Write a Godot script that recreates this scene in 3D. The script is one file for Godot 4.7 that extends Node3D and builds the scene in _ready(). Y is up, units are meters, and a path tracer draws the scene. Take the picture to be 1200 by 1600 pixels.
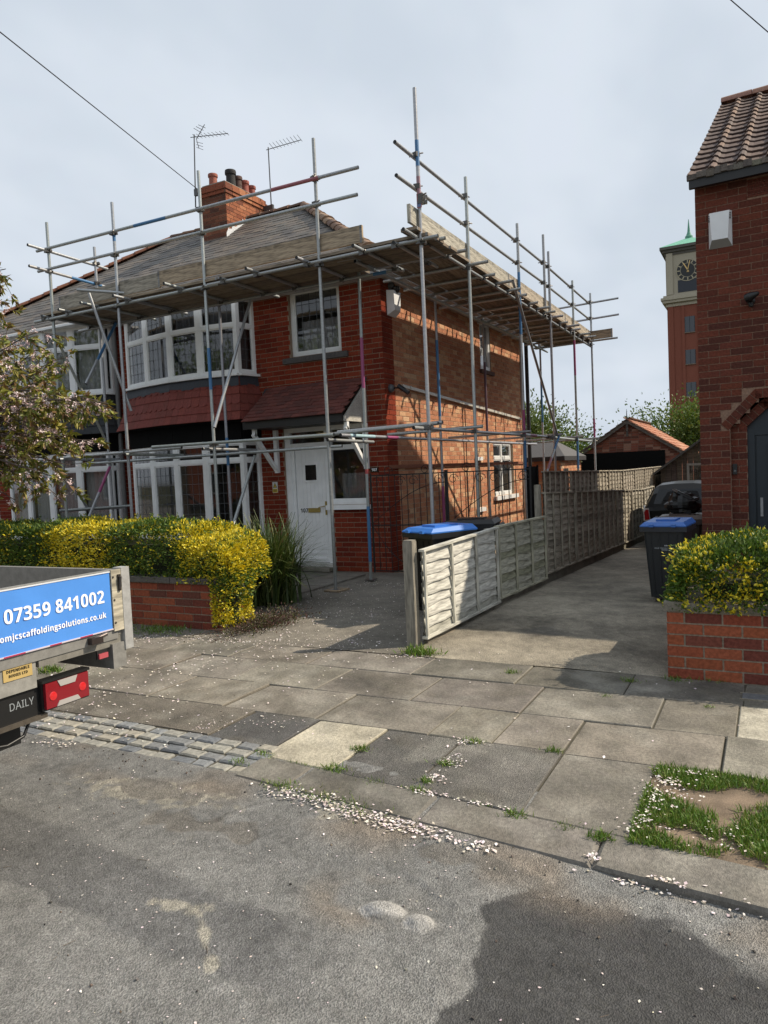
extends Node3D

# ---------------------------------------------------------------- mesh collector
class MB:
	var v := PackedVector3Array()
	var n := PackedVector3Array()
	var c := PackedColorArray()
	func tri(a: Vector3, b: Vector3, d: Vector3, na: Vector3, nb: Vector3, nd: Vector3, col: Color) -> void:
		if (b - a).cross(d - a).dot(na + nb + nd) > 0.0:
			v.append(a); v.append(d); v.append(b)
			n.append(na); n.append(nd); n.append(nb)
		else:
			v.append(a); v.append(b); v.append(d)
			n.append(na); n.append(nb); n.append(nd)
		c.append(col); c.append(col); c.append(col)
	func flat3(a: Vector3, b: Vector3, d: Vector3, hint: Vector3, col: Color) -> void:
		var m := (b - a).cross(d - a).normalized()
		if m.dot(hint) < 0.0: m = -m
		tri(a, b, d, m, m, m, col)
	func quad(a: Vector3, b: Vector3, d: Vector3, e: Vector3, hint: Vector3, col: Color) -> void:
		var m := (d - a).cross(e - b).normalized()
		if m.dot(hint) < 0.0: m = -m
		tri(a, b, d, m, m, m, col)
		tri(a, d, e, m, m, m, col)
	func quadn(p: Array, q: Array, col: Color) -> void:
		tri(p[0], p[1], p[2], q[0], q[1], q[2], col)
		tri(p[0], p[2], p[3], q[0], q[2], q[3], col)
	# a box, spanned by the unit axes of t, size s, centre t.origin
	func box(t: Transform3D, s: Vector3, col: Color) -> void:
		var x := t.basis.x * s.x * 0.5
		var y := t.basis.y * s.y * 0.5
		var z := t.basis.z * s.z * 0.5
		var o := t.origin
		quad(o + x - y - z, o + x + y - z, o + x + y + z, o + x - y + z, x, col)
		quad(o - x - y - z, o - x + y - z, o - x + y + z, o - x - y + z, -x, col)
		quad(o + y - x - z, o + y + x - z, o + y + x + z, o + y - x + z, y, col)
		quad(o - y - x - z, o - y + x - z, o - y + x + z, o - y - x + z, -y, col)
		quad(o + z - x - y, o + z + x - y, o + z + x + y, o + z - x + y, z, col)
		quad(o - z - x - y, o - z + x - y, o - z + x + y, o - z - x + y, -z, col)
	func bx(x0: float, x1: float, y0: float, y1: float, z0: float, z1: float, col: Color) -> void:
		box(Transform3D(Basis(), Vector3((x0 + x1) / 2, (y0 + y1) / 2, (z0 + z1) / 2)), Vector3(absf(x1 - x0), absf(y1 - y0), absf(z1 - z0)), col)
	# a bar between two points with a rectangular section w (sideways) by h (along up)
	func bar(a: Vector3, b: Vector3, w: float, h: float, col: Color, up := Vector3.UP) -> void:
		var d := (b - a).normalized()
		if absf(d.dot(up)) > 0.97: up = Vector3.FORWARD
		var s := d.cross(up).normalized()
		var u := s.cross(d).normalized()
		box(Transform3D(Basis(d, u, s), (a + b) / 2), Vector3(a.distance_to(b), h, w), col)
	func tube(a: Vector3, b: Vector3, r0: float, r1: float, seg: int, col: Color, caps := true) -> void:
		var d := (b - a).normalized()
		var s := d.cross(Vector3.UP if absf(d.y) < 0.95 else Vector3.RIGHT).normalized()
		var u := s.cross(d)
		for k in seg:
			var t0 := TAU * k / seg
			var t1 := TAU * (k + 1) / seg
			var e0 := s * cos(t0) + u * sin(t0)
			var e1 := s * cos(t1) + u * sin(t1)
			quadn([a + e0 * r0, a + e1 * r0, b + e1 * r1, b + e0 * r1], [e0, e1, e1, e0], col)
			if caps:
				tri(a, a + e0 * r0, a + e1 * r0, -d, -d, -d, col)
				tri(b, b + e0 * r1, b + e1 * r1, d, d, d, col)
	func path(pts: Array, r: float, seg: int, col: Color) -> void:
		for k in pts.size() - 1:
			tube(pts[k], pts[k + 1], r, r, seg, col, false)
	# a lathe about the axis from o along up; prof = [[radius, height], ...]
	func lathe(o: Vector3, prof: Array, seg: int, col: Color, up := Vector3.UP) -> void:
		var s := up.cross(Vector3.RIGHT if absf(up.x) < 0.9 else Vector3.FORWARD).normalized()
		var w := s.cross(up)
		for j in prof.size() - 1:
			var r0: float = prof[j][0]
			var r1: float = prof[j + 1][0]
			var h0: float = prof[j][1]
			var h1: float = prof[j + 1][1]
			var sl := Vector2(h1 - h0, r0 - r1)
			if sl.length() < 1e-6: continue
			sl = sl.normalized()
			for k in seg:
				var e0 := s * cos(TAU * k / seg) + w * sin(TAU * k / seg)
				var e1 := s * cos(TAU * (k + 1) / seg) + w * sin(TAU * (k + 1) / seg)
				var n0 := e0 * sl.x + up * sl.y
				var n1 := e1 * sl.x + up * sl.y
				quadn([o + e0 * r0 + up * h0, o + e1 * r0 + up * h0, o + e1 * r1 + up * h1, o + e0 * r1 + up * h1], [n0, n1, n1, n0], col)
	# a flat polygon (convex or not) in the plane of ax, ay through o, thickened by th along az
	func slab(o: Vector3, ax: Vector3, ay: Vector3, az: Vector3, poly: PackedVector2Array, th: float, col: Color) -> void:
		var ids := Geometry2D.triangulate_polygon(poly)
		for k in range(0, ids.size(), 3):
			var p: Array = []
			for j in 3: p.append(o + ax * poly[ids[k + j]].x + ay * poly[ids[k + j]].y)
			flat3(p[0] + az * th, p[1] + az * th, p[2] + az * th, az, col)
			flat3(p[0], p[1], p[2], -az, col)
		var cw := Geometry2D.is_polygon_clockwise(poly)
		for k in poly.size():
			var a := poly[k]
			var b := poly[(k + 1) % poly.size()]
			var e := b - a
			var nn := Vector2(e.y, -e.x) * (-1.0 if cw else 1.0)
			var A := o + ax * a.x + ay * a.y
			var B := o + ax * b.x + ay * b.y
			quad(A, B, B + az * th, A + az * th, ax * nn.x + ay * nn.y, col)
	# a paving piece: polygon of ground points, top at y1, its upper edges chamfered by ch
	func paver(pts: Array, y0: float, y1: float, ch: float, col: Color, worn = null) -> void:
		var m := Vector3.ZERO
		for p in pts: m += p
		m /= pts.size()
		var low: Array = []
		var mid: Array = []
		var top: Array = []
		for p in pts:
			var q: Vector3 = m + (p - m) * (1.0 - ch / maxf(0.02, p.distance_to(m)) * 1.3)
			low.append(Vector3(p.x, y0 + p.y, p.z)); mid.append(Vector3(p.x, y1 + p.y - ch, p.z)); top.append(Vector3(q.x, y1 + p.y, q.z))
		for k in pts.size():
			var j := (k + 1) % pts.size()
			var out: Vector3 = (low[k] + low[j]) / 2 - Vector3(m.x, low[k].y, m.z)
			quad(low[k], low[j], mid[j], mid[k], out, col)
			quad(mid[k], mid[j], top[j], top[k], out + Vector3.UP * out.length(), col)
		if pts.size() == 4 and worn != null:
			var nx := clampi(roundi(top[0].distance_to(top[1]) / .045), 2, 24)
			var nz := clampi(roundi(top[0].distance_to(top[3]) / .045), 2, 20)
			var g: Array = []
			var gc: Array = []
			for j in nz + 1:
				for i in nx + 1:
					var q: Vector3 = (top[0] as Vector3).lerp(top[1], float(i) / nx).lerp((top[3] as Vector3).lerp(top[2], float(i) / nx), float(j) / nz)
					g.append(q)
					gc.append(worn.call(q, col))
			for j in nz:
				for i in nx:
					var a := j * (nx + 1) + i
					var ids := [a, a + 1, a + nx + 2, a, a + nx + 2, a + nx + 1]
					for w in [0, 3]:
						var t3 := [ids[w], ids[w + 1], ids[w + 2]]
						if (g[t3[1]] - g[t3[0]]).cross(g[t3[2]] - g[t3[0]]).y > 0: t3 = [t3[0], t3[2], t3[1]]
						for q in t3:
							v.append(g[q]); n.append(Vector3.UP); c.append(gc[q])
			return
		for k in range(1, pts.size() - 1):
			flat3(top[0], top[k], top[k + 1], Vector3.UP, col)
	func mesh(m: Material) -> ArrayMesh:
		var a: Array = []
		a.resize(Mesh.ARRAY_MAX)
		var k: float = m.get_meta("gain", 1.0)
		var cc := c
		if k != 1.0:
			cc = PackedColorArray()
			cc.resize(c.size())
			for i in c.size(): cc[i] = Color(c[i].r * k, c[i].g * k, c[i].b * k, c[i].a)
		a[Mesh.ARRAY_VERTEX] = v
		a[Mesh.ARRAY_NORMAL] = n
		a[Mesh.ARRAY_COLOR] = cc
		var am := ArrayMesh.new()
		am.add_surface_from_arrays(Mesh.PRIMITIVE_TRIANGLES, a)
		am.surface_set_material(0, m)
		return am

var M := {}
var taken := {}
var rng := RandomNumberGenerator.new()
var noise := FastNoiseLite.new()
const EYE := Vector3(0, 1.6, 0)
const PITCH := -3.0577
const YAW := 27.8246
const ROLL := -2.6466
const FOV := 69.7478

# ---------------------------------------------------------------- naming
func numbered(parent: Node, called: String) -> String:
	var key := str(parent.get_instance_id()) + called
	var k: int = taken.get(key, 0)
	taken[key] = k + 1
	return called if k == 0 else "%s_%03d" % [called, k]
func put(parent: Node, o: Node3D, called: String) -> Node3D:
	o.name = numbered(parent, called)
	parent.add_child(o, true)
	return o
func tag(o: Node, label: String, category := "", group := "", kind := "") -> Node:
	if label: o.set_meta("label", label)
	if category: o.set_meta("category", category)
	if group: o.set_meta("group", group)
	if kind: o.set_meta("kind", kind)
	return o
func thing(called: String, label: String, category: String, at := Vector3.ZERO, turn := 0.0, group := "") -> Node3D:
	var o := Node3D.new()
	put(self, o, called)
	o.position = at
	o.rotation.y = turn
	tag(o, label, category, group)
	return o
func part(parent: Node, called: String, mb: MB, mat: String, label := "") -> MeshInstance3D:
	var o := MeshInstance3D.new()
	o.mesh = mb.mesh(M[mat])
	put(parent, o, called)
	if label: o.set_meta("label", label)
	return o
func inst(parent: Node, called: String, mesh: Mesh, t: Transform3D) -> MeshInstance3D:
	var o := MeshInstance3D.new()
	o.mesh = mesh
	o.transform = t
	put(parent, o, called)
	return o
func structure(o: Node) -> Node:
	o.set_meta("kind", "structure")
	return o
func lettering(parent: Node, called: String, text: String, height: float, t: Transform3D, mat: String, bold := false) -> MeshInstance3D:
	var tm := TextMesh.new()
	var f := SystemFont.new()
	f.font_names = PackedStringArray(["Droid Sans"])
	if bold: f.font_weight = 700
	tm.font = f
	tm.text = text
	tm.font_size = 64
	tm.pixel_size = height / 46.0
	tm.depth = 0.0006
	tm.material = M[mat]
	return inst(parent, called, tm, t)

# ---------------------------------------------------------------- pixels of the photograph (1200 x 1600) to points on a plane
func ray(px: float, py: float) -> Vector3:
	var f := 800.0 / tan(deg_to_rad(FOV / 2))
	var b := Basis.from_euler(Vector3(deg_to_rad(PITCH), deg_to_rad(YAW), deg_to_rad(ROLL)))
	return b * Vector3((px - 600) / f, -(py - 800) / f, -1)
func onz(px: float, py: float, z: float) -> Vector3:
	var d := ray(px, py)
	return EYE + d * (z / d.z)
func onx(px: float, py: float, x: float) -> Vector3:
	var d := ray(px, py)
	return EYE + d * (x / d.x)
func ong(px: float, py: float, y := 0.0) -> Vector3:
	var d := ray(px, py)
	return EYE + d * ((y - EYE.y) / d.y)

# ---------------------------------------------------------------- textures and materials
func srgb(x: float) -> float:
	return 12.92 * x if x <= 0.0031308 else 1.055 * pow(x, 1 / 2.4) - 0.055
# grey texture of several noise layers [frequency, weight, octaves]; speck = share of per-pixel grain; result spread between lo and hi (linear)
func grey(size: int, layers: Array, speck: float, lo: float, hi: float, stretch := 1, seed_ := 1) -> Array:
	var acc := PackedFloat32Array()
	acc.resize(size * size)
	for l in layers:
		var fn := FastNoiseLite.new()
		fn.seed = seed_ + int(l[0] * 1000)
		fn.noise_type = FastNoiseLite.TYPE_SIMPLEX_SMOOTH
		fn.frequency = l[0]
		fn.fractal_octaves = l[2]
		var im := fn.get_seamless_image(size / stretch, size)
		if stretch > 1: im.resize(size, size, Image.INTERPOLATE_CUBIC)
		im.convert(Image.FORMAT_L8)
		var d := im.get_data()
		var w: float = l[1]
		for i in acc.size(): acc[i] += (d[i] / 255.0 - 0.5) * w
	var r := RandomNumberGenerator.new()
	r.seed = seed_
	if speck > 0:
		for i in acc.size(): acc[i] += (r.randf() - 0.5) * speck
	var col := PackedByteArray()
	var hgt := PackedByteArray()
	col.resize(acc.size() * 3)
	hgt.resize(acc.size())
	var total := 0.0
	for i in acc.size():
		var t := clampf(acc[i] + 0.5, 0, 1)
		var m := lerpf(lo, hi, t)
		total += m
		var b := int(255 * srgb(m))
		col[i * 3] = b; col[i * 3 + 1] = b; col[i * 3 + 2] = b
		hgt[i] = int(255 * t)
	var ci := Image.create_from_data(size, size, false, Image.FORMAT_RGB8, col)
	var hi_ := Image.create_from_data(size, size, false, Image.FORMAT_L8, hgt)
	return [ImageTexture.create_from_image(ci), hi_, acc.size() / total]
func mat(called: String, rough: float, tex: Array, metres: float, bump := 0.0, world := true, metallic := 0.0, spec := 0.5) -> StandardMaterial3D:
	var m := StandardMaterial3D.new()
	m.resource_name = called
	m.vertex_color_use_as_albedo = true
	m.roughness = rough
	m.metallic = metallic
	m.metallic_specular = spec
	if tex.size():
		m.albedo_texture = tex[0]
		m.uv1_triplanar = true
		m.uv1_world_triplanar = world
		m.uv1_scale = Vector3.ONE / metres
		m.set_meta("gain", tex[2])
		if bump > 0.0:
			var im: Image = tex[1].duplicate()
			im.convert(Image.FORMAT_RGBA8)
			im.bump_map_to_normal_map(bump)
			m.normal_enabled = true
			m.normal_texture = ImageTexture.create_from_image(im)
			m.normal_scale = 1.0
	M[called] = m
	return m
func materials() -> void:
	var t_asph := grey(512, [[0.25, 0.35, 1], [0.03, 0.25, 2]], 1.8, 0.3, 1.0, 1, 3)
	var t_drive := grey(512, [[0.25, 0.4, 1], [0.02, 0.5, 3]], 1.5, 0.38, 1.0, 1, 4)
	var t_conc := grey(1024, [[0.006, 0.7, 5], [0.07, 0.7, 2]], 0.8, 0.45, 1.0, 1, 5)
	var t_brick := grey(512, [[0.02, 0.8, 4], [0.12, 0.6, 2]], 0.4, 0.45, 1.0, 1, 7)
	var t_wood := grey(512, [[0.05, 1.0, 4], [0.012, 0.8, 3]], 0.2, 0.34, 1.0, 8, 9)
	var t_metal := grey(512, [[0.02, 0.7, 4], [0.1, 0.3, 2]], 0.2, 0.6, 1.0, 1, 11)
	var t_soft := grey(256, [[0.01, 0.6, 4]], 0.15, 0.8, 1.0, 1, 13)
	mat("asphalt", 0.92, t_asph, 1.35, 1.2)
	mat("concrete", 0.93, t_conc, 2.2, 1.6)
	mat("aggregate", 0.93, t_drive, 1.9, 1.0)
	mat("brick", 0.92, t_brick, 0.35, 2.0, true, 0.0, 0.25)
	mat("stone", 0.9, t_brick, 0.5, 2.0)
	mat("tile", 0.8, t_brick, 0.5, 1.5)
	mat("slate", 0.62, t_brick, 0.5, 1.0)
	mat("timber", 0.88, t_wood, 0.7, 2.0, false)
	mat("steel", 0.38, t_metal, 0.5, 0.0, true, 0.5)
	mat("alloy", 0.55, t_metal, 0.6, 0.0, true, 0.35)
	mat("paint", 0.45, t_soft, 0.6)
	mat("upvc", 0.35, t_soft, 0.9)
	mat("plastic", 0.42, t_soft, 0.4)
	mat("matt", 0.88, t_soft, 0.5, 0.0, true, 0.0, 0.22)
	mat("iron", 0.6, t_metal, 0.3, 0.0, true, 0.1)
	mat("lead", 0.6, t_brick, 0.4)
	mat("carglass", 0.08, [], 1.0, 0.0, true, 0.0, 0.45)
	mat("carpaint", 0.3, [], 1.0, 0.0, true, 0.0, 0.35)
	mat("gloss", 0.12, [], 1.0)
	M.gloss.clearcoat_enabled = true
	M.gloss.clearcoat = 0.6
	M.gloss.clearcoat_roughness = 0.05
	mat("copper", 0.7, t_conc, 3.0)
	mat("cloth", 0.95, t_soft, 0.3)
	mat("leaf", 0.55, [], 1.0)
	M.leaf.backlight_enabled = true
	M.leaf.backlight = Color(0.6, 0.6, 0.4)
	mat("petal", 0.7, [], 1.0)
	mat("bark", 0.9, t_brick, 0.3, 2.0)
	mat("soil", 0.97, t_conc, 0.8, 3.0)
	var gl := StandardMaterial3D.new()
	gl.resource_name = "glass"
	gl.transparency = BaseMaterial3D.TRANSPARENCY_ALPHA
	gl.albedo_color = Color(0.1, 0.12, 0.13, 0.12)
	gl.roughness = 0.02
	gl.metallic_specular = 0.6
	M.glass = gl
	var gd := StandardMaterial3D.new()
	gd.resource_name = "gloss_dark"
	gd.albedo_color = Color(0.12, 0.13, 0.13)
	gd.roughness = 0.08
	M.gloss_dark = gd
	var lens := StandardMaterial3D.new()
	lens.resource_name = "red_lens"
	lens.albedo_color = Color(0.62, 0.03, 0.05)
	lens.roughness = 0.12
	M.red_lens = lens
	var lit := StandardMaterial3D.new()
	lit.resource_name = "reflex_red"
	lit.albedo_color = Color(0.95, 0.1, 0.1)
	lit.roughness = 0.1
	M.red_bright = lit
	for w in [["white_ink", Color(0.95, 0.96, 0.97)], ["grey_ink", Color(0.55, 0.57, 0.58)], ["black_ink", Color(0.03, 0.03, 0.03)], ["gold_ink", Color(0.85, 0.7, 0.35)]]:
		var p := StandardMaterial3D.new()
		p.resource_name = w[0]
		p.albedo_color = w[1]
		p.roughness = 0.5
		M[w[0]] = p
func L(r: float, g: float, b: float) -> Color: return Color(r, g, b)
func tone(c: Color, spread: float) -> Color:
	var k := 1.0 + rng.randf_range(-spread, spread)
	return Color(c.r * k, c.g * k * (1 + rng.randf_range(-.25, .25) * spread), c.b * k * (1 + rng.randf_range(-.3, .3) * spread))

# ---------------------------------------------------------------- the scene
func _ready() -> void:
	rng.seed = 7
	noise.seed = 4
	noise.frequency = 0.01
	noise.fractal_octaves = 3
	var cam := Camera3D.new()
	cam.name = "camera"
	cam.fov = FOV
	cam.keep_aspect = Camera3D.KEEP_HEIGHT
	cam.near = 0.05
	cam.far = 900.0
	cam.position = EYE
	cam.rotation_degrees = Vector3(PITCH, YAW, ROLL)
	add_child(cam)
	cam.current = true
	var env := Environment.new()
	env.background_mode = Environment.BG_SKY
	var sky := Sky.new()
	var pano := PanoramaSkyMaterial.new()
	pano.panorama = sky_picture()
	sky.sky_material = pano
	env.sky = sky
	env.background_energy_multiplier = 1.0
	env.tonemap_mode = Environment.TONE_MAPPER_LINEAR
	env.tonemap_exposure = 1.06
	env.sdfgi_enabled = true
	env.ssao_enabled = true
	env.ssil_enabled = true
	var we := WorldEnvironment.new()
	we.name = "world_environment"
	we.environment = env
	add_child(we)
	var sun := DirectionalLight3D.new()
	sun.name = "sun"
	sun.light_energy = 1.6
	sun.light_color = Color(1.0, 0.945, 0.86)
	sun.light_angular_distance = 0.6
	sun.shadow_enabled = true
	add_child(sun)
	sun.look_at_from_position(Vector3.ZERO, -Vector3(.84, .9, -.515))
	materials()
	leaf_shapes()
	ground()
	main_house()
	neighbour_house()
	right_house()
	scaffolding()
	fences()
	garden_walls()
	hedges_and_plants()
	truck()
	bins()
	car()
	background()
	small_things()
	litter()

# thin high cloud: one computed sheet of light grey with soft, pale blue openings
func sky_picture() -> ImageTexture:
	var w := 1024
	var h := 512
	var d := PackedByteArray()
	d.resize(w * h * 3)
	var a := FastNoiseLite.new()
	a.seed = 21
	a.frequency = 0.9
	a.fractal_octaves = 5
	var b := FastNoiseLite.new()
	b.seed = 5
	b.frequency = 2.6
	b.fractal_octaves = 4
	for j in h:
		var el := (0.5 - (j + 0.5) / h) * PI
		var y := sin(el)
		var ce := cos(el)
		for i in w:
			var az := TAU * (i + 0.5) / w
			# cloud sheet seen in perspective: stretched towards the horizon
			var k := 1.0 / (maxf(y, 0.0) + 0.22)
			var px := cos(az) * ce * k
			var pz := sin(az) * ce * k
			var n1 := a.get_noise_2d(px, pz * 1.6)
			var n2 := b.get_noise_2d(px + 9.0, pz * 1.5)
			var t := clampf(0.5 + n1 * 0.75 + n2 * 0.2, 0, 1)
			var lo := Color(0.79, 0.83, 0.876)
			var hi := Color(0.845, 0.878, 0.918)
			var c := lo.lerp(hi, smoothstep(0.1, 0.9, t))
			if y < 0.0: c = Color(0.62, 0.63, 0.63)
			var o := (j * w + i) * 3
			d[o] = int(c.r * 255); d[o + 1] = int(c.g * 255); d[o + 2] = int(c.b * 255)
	return ImageTexture.create_from_image(Image.create_from_data(w, h, false, Image.FORMAT_RGB8, d))

# ---------------------------------------------------------------- ground
func gy(z: float) -> float:
	return -clampf((-z - 8.0) * 0.036, 0.0, 0.4)
func grid(mb: MB, x0: float, x1: float, z0: float, z1: float, nx: int, nz: int, hf: Callable, cf: Callable) -> void:
	var P: Array = []
	var C := PackedColorArray()
	for j in nz + 1:
		for i in nx + 1:
			var x := lerpf(x0, x1, float(i) / nx)
			var z := lerpf(z0, z1, float(j) / nz)
			P.append(Vector3(x, hf.call(x, z), z))
			C.append(cf.call(x, z))
	var N: Array = []
	for j in nz + 1:
		for i in nx + 1:
			var a: Vector3 = P[j * (nx + 1) + mini(i + 1, nx)] - P[j * (nx + 1) + maxi(i - 1, 0)]
			var b: Vector3 = P[mini(j + 1, nz) * (nx + 1) + i] - P[maxi(j - 1, 0) * (nx + 1) + i]
			var m := b.cross(a).normalized()
			N.append(m if m.y > 0 else -m)
	for j in nz:
		for i in nx:
			var q := [j * (nx + 1) + i, j * (nx + 1) + i + 1, (j + 1) * (nx + 1) + i + 1, (j + 1) * (nx + 1) + i]
			for t in [[0, 1, 2], [0, 2, 3]]:
				var ids := [q[t[0]], q[t[1]], q[t[2]]]
				if (P[ids[1]] - P[ids[0]]).cross(P[ids[2]] - P[ids[0]]).y > 0: ids = [ids[0], ids[2], ids[1]]
				for k in ids:
					mb.v.append(P[k]); mb.n.append(N[k]); mb.c.append(C[k])
func nz2(x: float, z: float, f: float) -> float: return noise.get_noise_2d(x * f * 100, z * f * 100)
func kerb_z(x: float) -> float: return -2.82 - clampf(-x, -3.0, 2.7) * 0.088
func stain(p: Vector3, c: Color) -> Color:
	var k := 1.0 + nz2(p.x, p.z, .45) * .5 + nz2(p.x + 4, p.z, 2.2) * .35 + nz2(p.x, p.z + 3, 8.0) * .25
	var d := smoothstep(.12, .34, nz2(p.x + 11, p.z, 1.1))
	var q := Color(c.r * k, c.g * k, c.b * k).lerp(Color(.1, .088, .066), d * .4)
	return q.lerp(Color(.33, .315, .27), smoothstep(.2, .4, nz2(p.x - 5, p.z + 2, 1.7)) * .25)
const PAVE := Color(.185, .168, .138)
func road_color(x: float, z: float) -> Color:
	var w1 := nz2(x, z, 2.0) * .07
	var c := Color(.168, .167, .16)
	# an older, darker trench across the road beside the kerb
	var zt := -2.30 + .1 * (x + 3.5) + w1 * .6
	var zb := -1.87 + .075 * (x + 2.9) + nz2(x + 5, z, 3.0) * .06
	var inlane := smoothstep(zt - .03, zt + .03, z) * (1 - smoothstep(zb - .02, zb + .02, z)) * (1 - smoothstep(-1.75, -1.2, x + nz2(x, z, 1.5) * .3))
	c = c.lerp(Color(.11, .11, .109), inlane * .85)
	# dark new patch on the right
	var edge := -.88 + nz2(1.0, z, 3.0) * .05 + (0.1 if z < -2.45 else 0.0) * smoothstep(-2.45, -2.7, z) - .07 * smoothstep(-2.3, -2.5, z)
	var top := kerb_z(x) + .17 + nz2(x, 2.0, 1.6) * .16 + .09 * smoothstep(-.6, .2, x)
	var dk := smoothstep(edge - .008, edge + .008, x + nz2(x, z, 9.0) * .02) * smoothstep(top - .05, top + .06, z + nz2(x, z, 5.0) * .1)
	c = c.lerp(Color(.044, .044, .044), dk * .95)
	# brown grit along the kerb and round the two lumps
	var grit := (1 - smoothstep(.02, .3, absf(z - kerb_z(x) - .12))) * clampf(.45 + nz2(x, z, 1.2) * 2.2, 0, 1)
	grit = maxf(grit, (1 - smoothstep(.08, .3, Vector2(x + 1.42, (z + 2.33) * 1.2).length())) * clampf(.6 + nz2(x, z, 2.5) * 1.6, 0, 1))
	c = c.lerp(Color(.19, .155, .118), grit * .7)
	# pale scrapes
	for q in [[-1.29, -2.295, .095, .062], [-1.14, -2.29, .06, .05]]:
		var rr := Vector2((x - q[0]) / q[2], (z - q[1]) / q[3]).length() + nz2(x, z, 5) * .5
		c = c.lerp(Color(.36, .35, .33), 1 - smoothstep(.8, 1.0, rr))
	for q in [[-2.02, -2.02, .13, .03, .3], [-1.8, -1.9, .16, .02, -.7], [-1.9, -2.88, .05, .06, 0.0], [-2.9, -2.72, .4, .1, .1]]:
		var v := Vector2(x - q[0], z - q[1]).rotated(q[4])
		var rr := Vector2(v.x / q[2], v.y / q[3]).length() + nz2(x, z, 8) * 1.4
		c = c.lerp(Color(.34, .315, .25), (1 - smoothstep(.6, 1.2, rr)) * .55)
	# tar-darkened hollows on the left
	for q in [[-2.95, -2.75, .28, .09], [-2.4, -2.55, .3, .08], [-1.1, -2.75, .3, .08]]:
		var rr := Vector2((x - q[0]) / q[2], (z - q[1]) / q[3]).length() + nz2(x, z, 3) * 1.2
		c = c.lerp(Color(.135, .125, .11), (1 - smoothstep(.8, 1.05, rr)) * .8)
	# hairline cracks and a few old seams
	var ck := absf(nz2(x + 7.3, z * 1.4, .42))
	c = c.lerp(Color(.06, .056, .05), (1 - smoothstep(.0, .012, ck)) * .6 * smoothstep(-.1, .15, nz2(x, z + 9, .6)))
	var k := 1.0 + nz2(x, z, .5) * .25 + nz2(x, z, 4.0) * .22 + nz2(x + 3, z, 14.0) * .25
	return Color(c.r * k, c.g * k, c.b * k)
func road_height(x: float, z: float) -> float:
	var y := -.014 - .026 * smoothstep(-1.2, -.2, x)
	var d := z - kerb_z(x)
	y += .008 * (1 - smoothstep(0.0, .12, d))
	y += nz2(x, z, 1.0) * .006 + nz2(x, z, 6.0) * .0035
	for q in [[-1.29, -2.295, .1, .068, .032], [-1.14, -2.29, .065, .055, .022]]:
		var rr := Vector2((x - q[0]) / q[2], (z - q[1]) / q[3]).length()
		y += q[4] * (1 - smoothstep(.3, 1.1, rr))
	for q in [[-2.95, -2.75, .28, .09, .008], [-2.4, -2.55, .3, .08, .008], [-1.35, -2.38, .3, .16, .008]]:
		var rr := Vector2((x - q[0]) / q[2], (z - q[1]) / q[3]).length() + nz2(x, z, 3) * .6
		y -= q[4] * (1 - smoothstep(.8, 1.1, rr))
	if x < -2.63 and z < -3.09: y = -.06
	y -= .01 * smoothstep(-.95, -.85, x) * smoothstep(-2.6, -2.45, z)
	return y
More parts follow.
